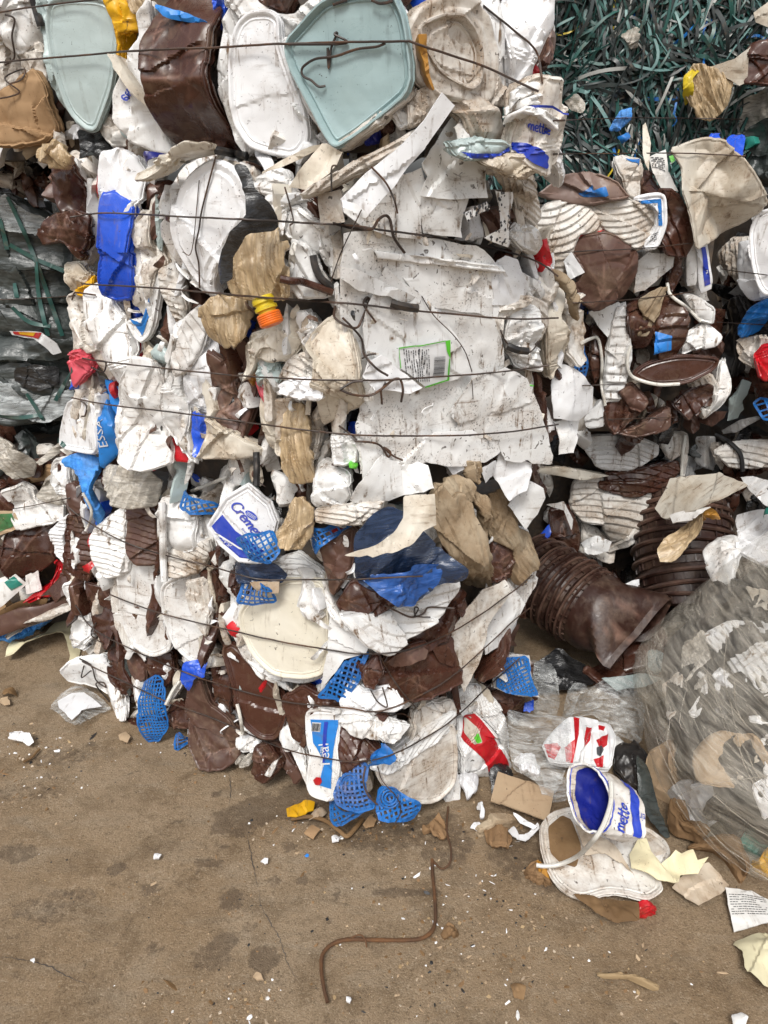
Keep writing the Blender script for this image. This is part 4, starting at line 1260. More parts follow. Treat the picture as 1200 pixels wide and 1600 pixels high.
P('E', 'crushed_tub', 'dirty', 'pil', '90,740 200,730 260,840 250,960 200,1000 110,960', o=.01, K=12, A=.2)
P('E', 'crushed_tub', 'white', 'pil', '320,870 420,890 425,990 330,990', o=.03)
P('H', 'crushed_tub', 'white', 'pil', '400,60 530,100 535,190 470,255 400,220', o=.02, h=.035)
P('H', 'crushed_bucket', 'dirty', 'rib', '390,265 520,240 655,225 640,265 560,312 400,310', 'stack of pressed white sheets under the crate panel', o=.06, ang=85, p=.012)
pan = P('E', 'crate_panel', 'spotted', 'flat', '345,170 360,40 540,20 720,60 900,90 1010,180 1010,330 990,400 1030,520 1040,640 1090,660 1160,760 1150,850 1000,900 820,1000 700,990 560,1060 430,1067 425,900 430,780 410,560 350,380', 'broad scuffed white crate panel', o=.035, f=.15, K=5, A=.06, D=5, DA=.14, jag=.004, t=.004)
P('E', 'crate_panel', 'white', 'flat', '440,430 470,330 540,180 700,310 830,470 900,620 690,690 470,620', 'lower white panel with a long diagonal edge', o=.041, f=.15, K=3, A=.03, c=px('E', '720,520')[0])
P('E', 'crate_panel', 'spotted', 'flat', '540,130 760,150 1000,180 1010,330 985,400 930,380 720,350 640,250 590,190', o=.040, f=.15, K=3, A=.03, jag=.005, c=px('E', '720,520')[0])
P('E', 'crate_rib', 'white', 'pil', '525,115 1005,172 1005,200 540,147', o=.052, f=.15, h=.008, t=.012, K=0, smooth=0, c=px('E', '720,520')[0])
P('E', 'crate_panel', 'spotted', 'flat', '900,640 1040,600 1130,640 1180,760 1215,870 1235,1000 1040,985 1020,900 860,890 800,780', 'lower corner panel of the white crate', o=.042, f=.15, K=3, A=.06, D=4, DA=.14, jag=.006, c=px('E', '720,520')[0])
P('E', 'crate_panel', 'spotted', 'flat', '430,830 520,870 670,880 810,870 1010,860 1040,930 950,1000 820,1000 700,990 560,1060 430,1050', o=.040, f=.15, K=4, A=.06, D=4, DA=.14, jag=.006, c=px('E', '720,520')[0])
P('E', 'torn_sheet', 'clean', 'flat', '985,180 1040,140 1090,150 1135,260 1110,310 1050,335 985,335', o=.06, f=.2, jag=.004, K=4, A=.12)
P('E', 'crate_panel', 'white', 'flat', '345,180 420,190 560,260 700,310 600,320 540,300 430,280 350,230', o=.05, f=.15, K=4, A=.12, c=px('E', '720,520')[0])
P('E', 'crushed_lid', 'white', 'rib', '1080,170 1140,240 1150,360 1110,330 1090,250', o=.02, ang=20, p=.012)
P('E', 'torn_sheet', 'clean', 'flat', '460,560 520,545 600,600 690,680 640,700 500,700 440,640', o=.055, f=.15, jag=.005, K=5, A=.12)
# printed label on the crate
lp = px('E', '598,518 785,485 803,482 803,650 700,678 640,628 602,600')
pan_l = P('E', 'paper_label', 'print_white', 'flat', '598,518 785,485 803,482 803,650 700,678 640,628 602,600', 'torn white label with green border and small print', o=.056, f=.15, smooth=0, K=1, A=.02, t=.0008, c=px('E', '720,520')[0])
pan_l.decal('label_border', 'green_print', px('E', '783,486 805,482 805,560 790,530'))
pan_l.decal('label_border', 'green_print', px('E', '598,516 785,484 785,488 600,521 604,600 600,600'), eps=.0026)
pan_l.decal('label_border', 'green_print', px('E', '799,560 804,560 804,652 795,652'), eps=.0026)
pan_l.decal('label_border', 'green_print', px('E', '700,676 803,646 803,652 700,682'), eps=.0026)
pan_l.sheet('small_print', 'ink', print_lines(11, 1, 3, .85, .4), px('E', '722,655')[0], (-3, -52), (-38, 0), eps=.0028)
pan_l.sheet('barcode', 'ink', barcode(1, 8), px('E', '732,638')[0], (1, -32), (18, -1), eps=.0028)
sl = P('E', 'paper_label', 'print_white', 'flat', '1085,655 1150,670 1140,730 1080,718', 'small white label with green heading', o=.062, f=.15, smooth=0, K=0, t=.0008)
sl.sheet('small_print', 'ink', print_lines(6, 1, 4), px('E', '1086,715')[0], (20, 4), (1.5, -17), eps=.0028)
sl.decal('label_border', 'green_print', px('E', '1085,655 1150,670 1150,675 1085,660'))
P('E', 'tape_scrap', 'green_print', 'scrap', '1060,868 1080,858 1128,862 1126,882 1075,880', o=.062)
P('E', 'tape_scrap', 'green_print', 'scrap', '390,998 420,1008 415,1022 392,1012', o=.05)
P('E', 'crushed_bucket', 'dirty', 'rib', '1060,340 1130,310 1190,340 1200,420 1140,500 1040,490 1040,420', o=.03, ang=60, p=.02)
P('E', 'crushed_bucket', 'white', 'rib', '1030,500 1130,470 1185,560 1185,600 1100,570', o=.05, ang=80)
P('F', 'crushed_bucket', 'white', 'pil', '130,480 200,460 240,500 230,620 180,660 110,640 100,590', o=.05, K=9, A=.2)
P('F', 'crushed_bucket', 'white', 'rib', '110,650 240,650 250,740 150,720', o=.04, ang=80)
P('F', 'torn_sheet', 'dirty', 'pil', '60,470 130,430 200,440 160,490 90,520 80,590 50,520', o=.045)
P('F', 'torn_sheet', 'cream', 'pil', '260,560 290,440 340,405 345,440 320,530 352,600 345,690 300,765 275,700', 'leaf-shaped dirty cream plastic flap', o=.03, h=.02)
P('F', 'torn_sheet', 'rag', 'rag', '300,330 340,340 375,400 395,470 402,525 370,470', o=.05)
P('F', 'torn_sheet', 'dirty', 'fold', '330,480 400,440 415,600 415,690 370,720 340,640', o=.0)
P('F', 'torn_sheet', 'clean', 'flat', '295,860 300,790 325,712 380,725 440,785 480,810 480,900 420,950 310,945', 'jagged white sheet at the bale edge', o=.05, jag=.005, K=7, A=.2, f=.5)
P('F', 'torn_sheet', 'white', 'flat', '310,950 420,950 405,1040 390,1090 330,1100', o=.04, jag=.004, f=.5, K=6, A=.2)
P('F', 'crushed_bucket', 'dirty', 'rib', '215,380 260,340 310,380 300,440 240,500 215,450', o=.02, ang=70, p=.016)
P('F', 'crushed_bucket', 'white', 'pil', '120,180 160,135 220,160 243,210 235,260 175,235', o=.04)
P('C', 'torn_sheet', 'brown', 'fold', '0,880 120,870 130,960 30,980', o=.0)
P('C', 'crushed_bucket', 'dirty', 'rib', '120,760 220,790 240,900 200,950 150,880', o=.02, ang=60)
P('J', 'torn_sheet', 'clean', 'flat', '60,160 90,60 130,70 215,120 190,230 120,272', o=.06, jag=.004, K=4, A=.12)
P('J', 'torn_sheet', 'white', 'flat', '110,290 190,180 260,220 272,260 240,330 190,392', o=.055, K=8, A=.2, f=.5)
P('H', 'torn_sheet', 'white', 'flat', '540,220 560,150 600,100 660,30 760,60 840,70 862,160 780,190 640,232', 'lower torn tongue of the white crate panel', o=.06, jag=.005, K=8, A=.15)
P('H', 'crushed_bucket', 'clean', 'flat', '940,70 1000,40 1060,90 1140,60 1140,110 1095,150 1050,60 960,110', o=.06, jag=.003)

fill(110, px('P', '120,320 420,270 560,330 820,360 860,660 700,700 560,760 430,760 130,680'), SL, 62, o=.04, size=(10, 40), wid=(3, 9), lean=60, tilt=50, name='plastic_sliver', thin=True, f=.4)

VMIX = [('white', 6), ('clean', 2), ('dirty', 4), ('cream', 1.5), ('brown', 1.2), ('film_black', .4), ('blue', .2), ('red', .15), ('grey', .5)]
fill(70, px('P', '120,300 520,330 545,760 430,790 120,690'), VMIX, 71, o=.02, size=(40, 105), wid=(5, 13), lean=9, tilt=50, f=.1)
fill(35, px('P', '800,300 870,380 880,720 790,760 820,520'), VMIX, 72, o=.02, size=(35, 90), wid=(5, 13), lean=12, tilt=50, f=.1)
CUR['surf'] = BL; CUR['bale'] = lb
fill(70, px('P', '100,780 330,830 500,860 480,1200 330,1140 120,1030'), VMIX + [('brown', 4)], 73, o=.02, size=(35, 95), wid=(5, 13), lean=12, tilt=50, f=.1)
fill(26, px('P', '640,1060 820,880 830,1060 720,1220 600,1240'), VMIX + [('brown', 3)], 74, o=.02, size=(30, 80), wid=(5, 12), lean=35, tilt=50, f=.1)

# ================================================================== top bale
tb = bale('plastic_bale', 'topmost waste bale with pale grey-green lids and a dark brown container wall', 'bale', BT)
core(BT, 'compacted_core', tb, seed=8)
fill(90, px('P', '0,0 860,0 840,150 760,220 640,215 400,225 250,230 60,215 0,215'), WMIX, 13, o=-.02)
P('A', 'crushed_bucket', 'white', 'fold', '-40,-20 130,-10 180,150 95,225 0,150 -40,160', o=.03)
P('A', 'crushed_bucket', 'dirty', 'pil', '100,180 190,190 205,340 150,300 110,330', o=.01)
P('A', 'crushed_bucket', 'dirty', 'fold', '-40,150 60,190 100,330 10,400 -40,400', o=.0)
P('A', 'crushed_bucket', 'grey', 'rib', '150,0 215,20 215,130 250,300 300,450 310,500 250,420 200,240', 'pale rims beside the large grey-green lid', o=.03, ang=0, p=.016)
P('A', 'crushed_lid', 'grey', 'lid', '215,20 300,5 420,10 480,60 490,150 470,340 440,430 400,520 350,510 290,440 240,280 210,130', 'large grey-green lid with chamfered lower corner', o=.05, f=.3, K=2, A=.04)
P('A', 'cardboard_box', 'cardboard', 'pil', '-40,420 60,365 110,330 150,300 200,360 220,450 238,530 200,580 80,600 -40,590', 'brown cardboard box pressed into the bale', o=.05, h=.02, K=4, A=.15)
P('A', 'crushed_bucket', 'yellow', 'fold', '430,-20 500,0 600,80 595,120 500,140 522,290 480,250 490,120 465,40', 'yellow tub wall', o=.035, K=4)
P('A', 'plastic_bag', 'film_tan', 'rag', '505,-10 640,-10 622,70 570,62', o=.04)
ett = P('A', 'crushed_bucket', 'white', 'rib', '590,100 640,30 650,200 680,420 690,560 715,625 640,600 560,560 500,490 490,390 540,270 600,180', 'white bucket with a few blue printed letters', o=.05, ang=20, bow=2, p=.03, a=.004)
sp_, sw = script_polys('ett', .14)
ett.sheet('lettering', 'print_blue', sp_, px('A', '520,408')[0], (11, -13), (13, 13), eps=.007)
P('A', 'crushed_bucket', 'grey', 'scrap', '488,508 530,500 580,590 515,565', o=.04)
P('A', 'crushed_bucket', 'dirty', 'fold', '400,520 470,480 540,560 560,610 470,600', o=.01)
P('A', 'torn_sheet', 'cream', 'scrap', '448,235 474,235 672,482 655,492', 'narrow cream stick of plastic lying aslant', o=.095, h=.004)
P('A', 'crushed_bucket', 'brown', 'fold', '640,-10 880,-10 920,80 920,300 940,450 970,615 880,620 820,570 780,600 700,600 685,480 680,340 650,200', 'tall dark brown container wall, crumpled across the middle', o=.055, h=.035, K=13, A=.22, fang=80, fspread=.5)
P('A', 'torn_label', 'print_sky', 'scrap', '655,25 720,40 860,90 850,105 700,70', o=.09)
P('A', 'crushed_bucket', 'blue', 'fold', '890,-10 945,-10 955,60 930,120', o=.03)
P('A', 'crushed_bucket', 'white', 'rib', '930,120 960,60 1000,100 975,250 990,480 1050,590 1020,625 970,560 930,380', o=.045, ang=0, p=.016)
P('A', 'crushed_bucket', 'white', 'pil', '945,-10 1080,-10 1170,60 1050,70 990,100 960,60', o=.03)
P('A', 'crushed_bucket', 'brown', 'fold', '1070,-10 1220,-10 1185,50 1110,30', o=.02)
P('A', 'crushed_lid', 'clean', 'lid', '975,250 1000,120 1050,75 1130,70 1176,100 1182,200 1226,330 1266,440 1280,560 1226,632 1126,612 1050,585 990,480', 'tall white oblong lid, upright', o=.055, h=.012, K=2, A=.04)
P('A', 'crushed_bucket', 'white', 'rib', '1180,190 1240,330 1285,450 1300,560 1262,640 1225,640 1275,540 1230,400', o=.045, ang=10, p=.014)
P('B', 'crushed_bucket', 'white', 'rib', '100,60 180,60 260,-20 330,-20 160,150 130,200', o=.03, ang=50, p=.016)
P('B', 'crushed_lid', 'white', 'rib', '110,190 150,180 330,580 330,620 230,470 150,300', o=.045, ang=20, p=.010)
P('B', 'crushed_lid', 'grey_wet', 'lid', '150,185 220,100 300,20 430,-10 560,-10 610,100 640,360 500,480 360,582 320,572 230,400 160,260', 'large pale green six-sided lid', o=.07, f=.3, K=3, A=.04, rim=.008)
P('B', 'crushed_lid', 'dirty', 'rib', '350,590 500,490 640,370 640,420 520,520 390,620', o=.05, ang=130, p=.012)
P('B', 'crushed_bucket', 'white', 'pil', '555,470 620,400 650,520 600,540', o=.03)
P('B', 'crushed_bucket', 'navy', 'fold', '460,540 510,500 520,590 470,600', o=.01)
P('B', 'crushed_bucket', 'brown', 'fold', '510,500 570,480 580,540 530,580', o=.0)
P('B', 'crushed_bucket', 'dirty', 'ring', '630,130 680,40 800,-10 900,5 960,80 1000,240 965,400 900,415 760,380 680,330 640,230', 'dirty white rims round the dished bucket end', o=.045, p=.016)
P('B', 'crushed_bowl', 'dirty', 'lid', '690,115 760,72 860,62 920,130 945,220 930,330 880,365 780,300 720,200', 'dirty white dished bucket end', o=.06, h=-.015, rim=.010)
P('B', 'torn_label', 'amber', 'scrap', '665,150 720,140 720,270 740,370 700,300', o=.075, jag=.004)
P('B', 'crushed_bucket', 'white', 'rib', '930,20 1010,-10 1020,230 1050,360 1000,340 960,200', o=.04, ang=5, p=.018)
P('B', 'crushed_bucket', 'clean', 'pil', '1010,60 1100,-10 1190,-10 1195,110 1130,300 1080,362 1040,335 1020,200', 'tall smooth white bucket wall', o=.045, h=.03)
P('B', 'crushed_bucket', 'dirty', 'rib', '800,395 900,400 970,450 1050,560 900,600 860,490 800,445', 'dirty white crate end under the dished bucket', o=.06, ang=90, p=.03)
P('B', 'plastic_bag', 'dirty', 'rag', '915,400 960,280 1000,350 1045,430 980,450', o=.05)
P('B', 'crushed_bucket', 'dirty', 'fold', '640,430 720,360 760,420 700,500 640,525', o=.04)
P('C', 'crushed_bucket', 'red', 'pil', '182,312 215,270 228,342 190,347', o=.03)
P('C', 'crushed_bucket', 'brown', 'fold', '180,330 240,230 300,120 260,280 240,345', o=.0)
P('C', 'crushed_bucket', 'mauve', 'scrap', '215,260 290,90 330,140 260,280', o=.0)

CUR['surf'] = BM; CUR['bale'] = mb
fill(46, px('P', '90,225 560,215 560,300 330,285 90,300'), WMIX + [('film_black', 1.5), ('dirty', 2)], 63, o=.0, size=(30, 75), wid=(9, 22), lean=60, tilt=45, f=.2)
CUR['surf'] = BT; CUR['bale'] = tb
fill(46, px('P', '-10,195 860,195 850,235 560,250 -10,250'), WMIX + [('film_black', 1.5), ('dirty', 2), ('rag', 2)], 64, o=.0, size=(30, 75), wid=(9, 24), lean=60, tilt=45, f=.2)
CUR['surf'] = BT; CUR['bale'] = tb
fill(70, px('P', '-150,-520 880,-520 860,-10 -150,-10'), WMIX, 75, o=-.01, size=(70, 150), wid=(28, 60), lean=20, tilt=30, f=.2, name='packed_container')
CUR['surf'] = BF; CUR['bale'] = tb
fill(26, px('P', '-20,225 130,235 110,300 -20,300'), [('brown', 4), ('film_black', 3), ('white', 1), ('dirty', 1)], 65, o=.05, size=(40, 90), wid=(14, 30), lean=70, tilt=45, f=.3)
CUR['surf'] = BL; CUR['bale'] = lb
fill(60, px('P', '110,700 330,720 560,770 800,760 800,830 560,850 330,810 110,760'), WMIX + [('film_black', 2), ('rag', 1.5), ('brown', 2)], 66, o=.0, size=(30, 75), wid=(9, 22), lean=60, tilt=45, f=.2)

# ================================================================== right-hand bales behind
rb = bale('plastic_bale', 'shaded waste bale of brown tubs and white buckets behind the main stack', 'bale', BRM)
core(BRM, 'compacted_core', rb, seed=21)
fill(75, px('P', '850,300 1120,330 1130,660 1040,690 900,690 880,560'), [('white', 3), ('dirty', 4), ('brown', 5), ('brown_dry', 2), ('cream', 1), ('blue', .4), ('film_black', 1)], 14, o=-.03, size=(30, 70), wid=(10, 26), lean=30)
P('C', 'crushed_bowl', 'dirty', 'rib', '230,1050 240,920 280,860 350,850 440,870 520,950 480,970 400,980 380,1060 330,1150 250,1150', 'wide dirty bowl with nested rims', o=.09, ang=110, bow=-3, p=.022, a=.006)
P('F', 'crushed_bowl', 'dirty', 'rib', '230,300 290,210 380,200 380,280 340,340 300,330 250,390', o=.06, ang=100, p=.02)
P('C', 'crushed_bowl', 'dirty', 'rib', '440,870 540,840 660,850 740,880 720,960 680,1020 640,1032 520,950', 'stack of muddy white bowls', o=.10, ang=100, bow=-2, p=.018)
P('C', 'crushed_lid', 'mauve', 'pil', '240,820 340,750 430,730 520,760 590,830 440,860 330,840', 'domed mauve-brown lid smeared with blue', o=.06, h=.05).decal('paint_smear', 'blue_sky', px('C', '395,815 430,800 445,785 450,808 480,795 500,790 512,832 420,830'), smooth=1)
P('C', 'crushed_bucket', 'brown', 'fold', '570,740 660,690 720,760 760,810 640,830 580,800', o=.04)
P('C', 'crushed_tub', 'dirty', 'fold', '560,660 590,650 660,690 662,820 620,800 580,740', o=.06).decal('label_print', 'blue_sky', px('C', '600,672 655,688 650,722'))
bl = P('C', 'crushed_lid', 'clean', 'lid', '630,835 740,815 770,830 772,930 742,1022 690,1032 680,1010 730,960 740,880', 'white lid with bright blue printed border and barcode', o=.12, K=1, A=.03)
bl.decal('label_border', 'print_sky', px('C', '655,836 752,828 757,940 738,940 738,845 672,850'))
bl.sheet('barcode', 'ink', barcode(1, 6), px('C', '695,875')[0], (13, 1), (0, -10), eps=.003)
bl.sheet('small_print', 'ink', print_lines(4, 1, 9), px('C', '700,1010')[0], (12, -4), (4, -14), eps=.003)
P('C', 'crushed_bucket', 'brown', 'fold', '740,800 800,800 870,900 880,1000 850,1060 770,1050 750,1000 775,930', 'brown bag-like tub, sharply folded', o=.09, K=14, A=.3)
P('C', 'crushed_tub', 'red', 'pil', '410,985 480,965 560,950 592,1000 570,1005 420,1020', 'red tub rim above a brown box', o=.085, h=.012)
P('F', 'crushed_tub', 'brown', 'fold', '400,200 520,180 600,210 640,260 640,340 600,420 480,480 430,450 400,380 430,330 385,250', 'square-mouthed dark brown tub', o=.10, h=.03, K=8)
P('F', 'torn_label', 'print_white', 'flat', '350,290 380,250 437,335 370,367', o=.12, smooth=0, A=.15)
P('F', 'torn_sheet', 'white', 'flat', '650,290 700,250 807,262 800,310 690,412 640,420', 'pale flat sheet in the shade', o=.06, jag=.003)
st_ = P('F', 'crushed_tub', 'clean', 'scrap', '898,222 945,210 962,390 920,412', 'white tub edge with a blue stripe', o=.05, h=.008)
st_.decal('label_print', 'print_blue', px('F', '915,230 935,227 955,382 932,392'))
P('F', 'crushed_tub', 'white', 'scrap', '860,220 900,218 902,380 865,382', o=.04)
P('F', 'crushed_tub', 'brown', 'fold', '800,280 835,280 832,350 792,422 780,370', o=.03)
P('F', 'torn_sheet', 'white', 'flat', '455,500 580,460 600,482 530,602 490,560', o=.05, A=.15)
P('F', 'crushed_bucket', 'white', 'rib', '560,500 610,480 622,680 600,780 582,850 520,862 530,640', 'upright column of ribbed white tubs', o=.05, ang=90, p=.02)
P('F', 'plastic_bag', 'brown', 'fold', '615,480 700,440 740,440 720,540 690,640 640,652 620,580', o=.06, K=16, A=.3)
P('F', 'torn_sheet', 'rag', 'rag', '670,450 740,400 782,402 740,480 690,590 660,582', o=.08)
bb = P('F', 'crushed_bucket', 'brown', 'rib', '740,450 800,440 850,520 842,620 800,690 740,680 720,580', 'brown bucket with a blue smear', o=.07, ang=95, bow=2, p=.025, a=.008, h=.04)
bb.decal('paint_smear', 'blue_sky', px('F', '712,572 780,590 782,650 705,668'), eps=.006)
P('F', 'torn_sheet', 'white', 'pil', '830,420 900,440 970,480 962,542 910,530', o=.05)
P('F', 'crushed_tub', 'white', 'pil', '840,600 940,550 995,600 972,640 900,652 840,680', o=.06)
P('F', 'crushed_bowl', 'brown', 'lid', '640,760 700,710 830,680 980,690 962,740 860,792 720,802', 'wide dark brown dish seen edge-on', o=.09, h=.012)
P('F', 'crushed_tub', 'brown', 'fold', '520,880 600,850 680,860 660,920 560,1000 530,960', o=.06)
P('F', 'crushed_tub', 'brown', 'fold', '580,830 640,800 690,860 660,905 600,900', o=.075, K=16, A=.32)
P('F', 'crushed_bucket', 'white', 'pil', '960,900 1000,750 1030,700 1037,800 1000,900 950,942', o=.05)
NP('F', 'net_scrap', 'blue_net', '390,590 430,630 440,700 430,770 390,760', p=.013, w=.0045, lang=10, o=.06)
P('F', 'crushed_tub', 'white', 'scrap', '440,940 500,870 517,880 517,970 450,977', o=.05)
P('F', 'crushed_bowl', 'brown', 'fold', '810,880 870,830 950,800 962,880 870,942', o=.05)
P('F', 'crushed_bucket', 'dirty', 'rib', '880,800 960,760 990,860 930,940 900,880', o=.04, ang=30)
P('F', 'crushed_bowl', 'brown', 'fold', '560,1000 680,960 790,900 780,980 660,1020', o=.07)
P('F', 'crushed_tub', 'brown', 'fold', '470,560 530,600 500,760 480,800 450,690', o=.02)

rl = bale('plastic_bale', 'low shaded bale of nested white tubs behind the brown bucket rolls', 'bale', BRL)
core(BRL, 'compacted_core', rl, seed=22)
fill(45, px('P', '850,700 1110,700 1120,900 880,940 840,860'), [('white', 3), ('dirty', 3), ('brown', 4), ('film_black', 1.5)], 15, o=-.02, size=(30, 70), wid=(10, 26), lean=40)
P('J', 'crushed_tub', 'white', 'rib', '430,10 620,0 725,40 720,80 620,140 500,132 450,60', 'long stack of nested white tubs', o=.10, ang=85, p=.02)
P('J', 'crushed_tub', 'brown', 'rib', '540,150 680,140 810,110 822,150 720,200 540,192', 'ribbed brown tub rims', o=.11, ang=85, p=.018)
P('J', 'crushed_tub', 'brown', 'rib', '510,195 650,190 820,160 760,222 620,252 510,222', o=.12, ang=85, p=.018)
P('J', 'crushed_tub', 'dirty', 'rib', '510,235 640,240 782,220 700,330 620,400 560,442 520,380', 'square white tubs nested mouth to mouth', o=.10, ang=80, p=.028, h=.04)
P('J', 'crushed_tub', 'dirty', 'rib', '390,190 505,170 512,360 430,352 380,300', o=.08, ang=88, p=.02)
P('J', 'torn_sheet', 'dirty', 'fold', '540,500 700,310 720,330 640,440 560,500', o=.12)
P('J', 'torn_sheet', 'white', 'flat', '410,450 480,410 560,440 540,490 450,502', o=.13, jag=.008, K=8, A=.25, f=.6)
P('J', 'torn_sheet', 'white', 'flat', '280,290 350,275 390,350 380,392 350,312', o=.13, f=.6)
P('J', 'plastic_bag', 'blue', 'film', '225,440 290,370 297,410 240,492', o=.12, f=.6)
P('J', 'crushed_tub', 'brown', 'fold', '290,320 380,300 410,420 400,480 300,472', o=.08)
P('J', 'torn_sheet', 'cream', 'scrap', '205,150 330,130 540,172 420,182 300,162', o=.12)
P('J', 'crushed_bucket', 'dirty', 'rib', '725,-10 860,0 862,60 850,172 835,172 838,70 790,102', 'dirty white bucket wall curving downward', o=.10, ang=0, p=.03, bow=2)
P('J', 'crushed_tub', 'brown', 'rib', '660,500 720,420 780,350 860,380 930,480 930,560 760,540 660,560', o=.05, ang=80, p=.02)
P('J', 'crushed_bucket', 'dirty', 'fold', '430,360 560,450 540,520 420,490', o=.05)

r2 = bale('plastic_bale', 'cropped waste bale at the picture edge with a round white lid', 'bale', BR2)
core(BR2, 'compacted_core', r2, seed=23)
fill(40, px('P', '1120,360 1240,330 1240,690 1130,690'), [('white', 3), ('dirty', 2), ('brown', 4), ('film_black', 3)], 16, o=-.03, size=(30, 70), wid=(10, 26), lean=30)
P('F', 'crushed_bucket', 'dirty', 'rib', '1000,260 1060,200 1130,190 1095,300 1080,385 1010,292', 'dirty nested rims beside the white lid', o=.03, ang=20, bow=3, p=.018)
P('F', 'crushed_tub', 'clean', 'pil', '1065,220 1130,210 1200,420 1130,442 1090,362', o=.06, h=.012)
P('F', 'crushed_lid', 'clean', 'lid', '1135,170 1170,100 1230,80 1310,110 1330,300 1250,420 1185,410 1150,330', 'round white lid with rust marks', o=.10, h=.01)
P('F', 'crushed_bucket', 'blue_sky', 'rib', '1090,560 1130,490 1210,450 1290,450 1290,500 1140,535 1105,602', 'blue bucket rim round a dark mouth', o=.05, ang=95, p=.02)
P('F', 'crushed_bucket', 'dark_plastic', 'pil', '1110,600 1140,530 1290,500 1290,620 1200,610', o=.02, h=-.02)  # dark panel standing for the shade inside the blue bucket's mouth
P('F', 'crushed_tub', 'red', 'pil', '1150,680 1180,640 1300,620 1300,790 1170,762', 'glossy red tub in shadow', o=.06, h=.035)
P('F', 'crushed_tub', 'dirty', 'fold', '1085,620 1200,600 1160,742 1110,702', o=.05)
NP('F', 'net_scrap', 'blue_net', '1140,880 1180,860 1300,890 1300,960 1170,932', p=.016, w=.005, lang=25, o=.06)
P('F', 'crushed_bucket', 'dark_plastic', 'fold', '1040,480 1100,440 1120,520 1080,600 1060,760 1030,720', o=.02)
P('F', 'crushed_bucket', 'grey', 'scrap', '1040,900 1080,780 1062,882 1020,952', o=.04)

r2l = bale('plastic_bale', 'low bale of white rims deep in the shade behind the wrapped sack', 'bale', BR2L)
core(BR2L, 'compacted_core', r2l, seed=24)
fill(18, px('P', '1110,690 1240,690 1240,800 1120,800'), [('white', 2), ('dirty', 3), ('brown', 4), ('film_black', 3)], 17, o=-.02, size=(30, 60), wid=(10, 24), lean=50)
P('J', 'crushed_tub', 'dirty', 'rib', '990,70 1060,30 1280,25 1280,120 1050,132', 'pile of dirty white nested rims', o=.09, ang=80, bow=1.5, p=.018)
P('J', 'plastic_bag', 'film_haze', 'film', '880,40 910,35 915,90 885,95', o=.05)

# ================================================================== green strapping bale, top right
gb = bale('strapping_bale', 'bale of tangled dark green and black plastic strapping, upper right', 'bale', BG)
core(BG, 'compacted_core', gb, 'strap_dark', inset=.05, seed=31, amp=.04)
def ribbon(p, w, nrm, twist=0.0):
    p = np.asarray(p, float); n = len(p)
    tg = np.gradient(p, axis=0); tg /= np.linalg.norm(tg, axis=1, keepdims=True) + 1e-12
    V = []; F = []
    for i in range(n):
        a = np.cross(tg[i], nrm); a = unit(a); k = np.cross(a, tg[i])
        th = twist * (i / max(1, n - 1) - .5)
        a = a * math.cos(th) + k * math.sin(th)
        k = np.cross(a, tg[i]) * .0005
        V += [p[i] + a * w / 2 + k, p[i] - a * w / 2 + k, p[i] - a * w / 2 - k, p[i] + a * w / 2 - k]
    for i in range(n - 1):
        for k in range(4):
            F.append((i * 4 + k, i * 4 + (k + 1) % 4, i * 4 + 4 + (k + 1) % 4, i * 4 + 4 + k))
    F += [(3, 2, 1, 0), tuple((n - 1) * 4 + k for k in range(4))]
    return V, F
rngs = np.random.RandomState(77)
SM = ['strap_dark', 'strap_green', 'strap_pale', 'strap_white', 'blue_sky', 'valve_yellow', 'red']
SWT = np.array([.46, .29, .17, .06, .010, .003, .001]); SWT /= SWT.sum()
stuffV = []; stuffF = []; stuffM = []
def strand(front):
    x = rngs.uniform(.38, 1.28); z = rngs.uniform(1.56, 2.30)
    yb = 2.95 + fbm(np.array([x * 5]), np.array([z * 5]), 6)[0] * .07
    L = rngs.uniform(.06, .25); w = rngs.uniform(.004, .013)
    a = 88 + 75 * fbm(np.array([x * 3.3]), np.array([z * 4.1]), 16, 2)[0] + rngs.normal(0, 28)
    if (1.86 < z + .04 * math.sin(x * 9) < 2.0) or .35 < vnoise(np.array([x * 4.0]), np.array([z * 9.0]), 5)[0] < .45: a += rngs.normal(70, 40)
    a = math.radians(a); d = np.array([math.cos(a), 0, math.sin(a)]); e = np.array([-d[2], 0, d[0]])
    y0 = yb - (rngs.uniform(.01, .05) if front else rngs.uniform(-.05, .03))
    b = rngs.normal(0, .020); t = np.linspace(-.5, .5, 8)
    bow = rngs.uniform(.01, .06)
    p = np.array([x, y0, z]) + d * (t * L)[:, None] + e * ((t * t - .1) * b * 4 + np.sin(t * 5 + rngs.uniform(0, 6)) * rngs.uniform(.001, .008))[:, None]
    p[:, 1] += (t * t * 4) * bow - bow * .5
    nn = unit(np.array([rngs.normal(0, .7), -1, rngs.normal(.3, .6)]))
    V, F = ribbon(p, w, nn, rngs.normal(0, .6))
    return V, F, SM[rngs.choice(len(SM), p=SWT)]
for i in range(6000):
    V, F, mm = strand(i >= 5710)
    if i < 5710:
        bofs = len(stuffV); stuffV += V; stuffF += [tuple(k + bofs for k in f) for f in F]; stuffM += [SM.index(mm)] * len(F)
    else:
        raw('strap', V, F, mm, gb)
raw('strap_tangle', stuffV, stuffF, SM, gb, fmat=stuffM)['kind'] = 'stuff'
P('C', 'plastic_bag', 'film_grey', 'film', '340,420 400,390 440,440 420,470 370,460', o=.05)
P('C', 'plastic_bag', 'film_grey', 'rag', '590,150 650,120 660,200 620,210', o=.05)
P('C', 'net_bag', 'cloth_blue', 'rag', '535,540 580,460 625,460 620,500 560,550', 'blue twist of netting', o=.06)
P('C', 'net_bag', 'blue_sky', 'film', '565,570 620,550 625,570 590,605', o=.07)
g2 = bale('film_bale', 'dark grey film bale at the upper right picture edge', 'bale', BG2)
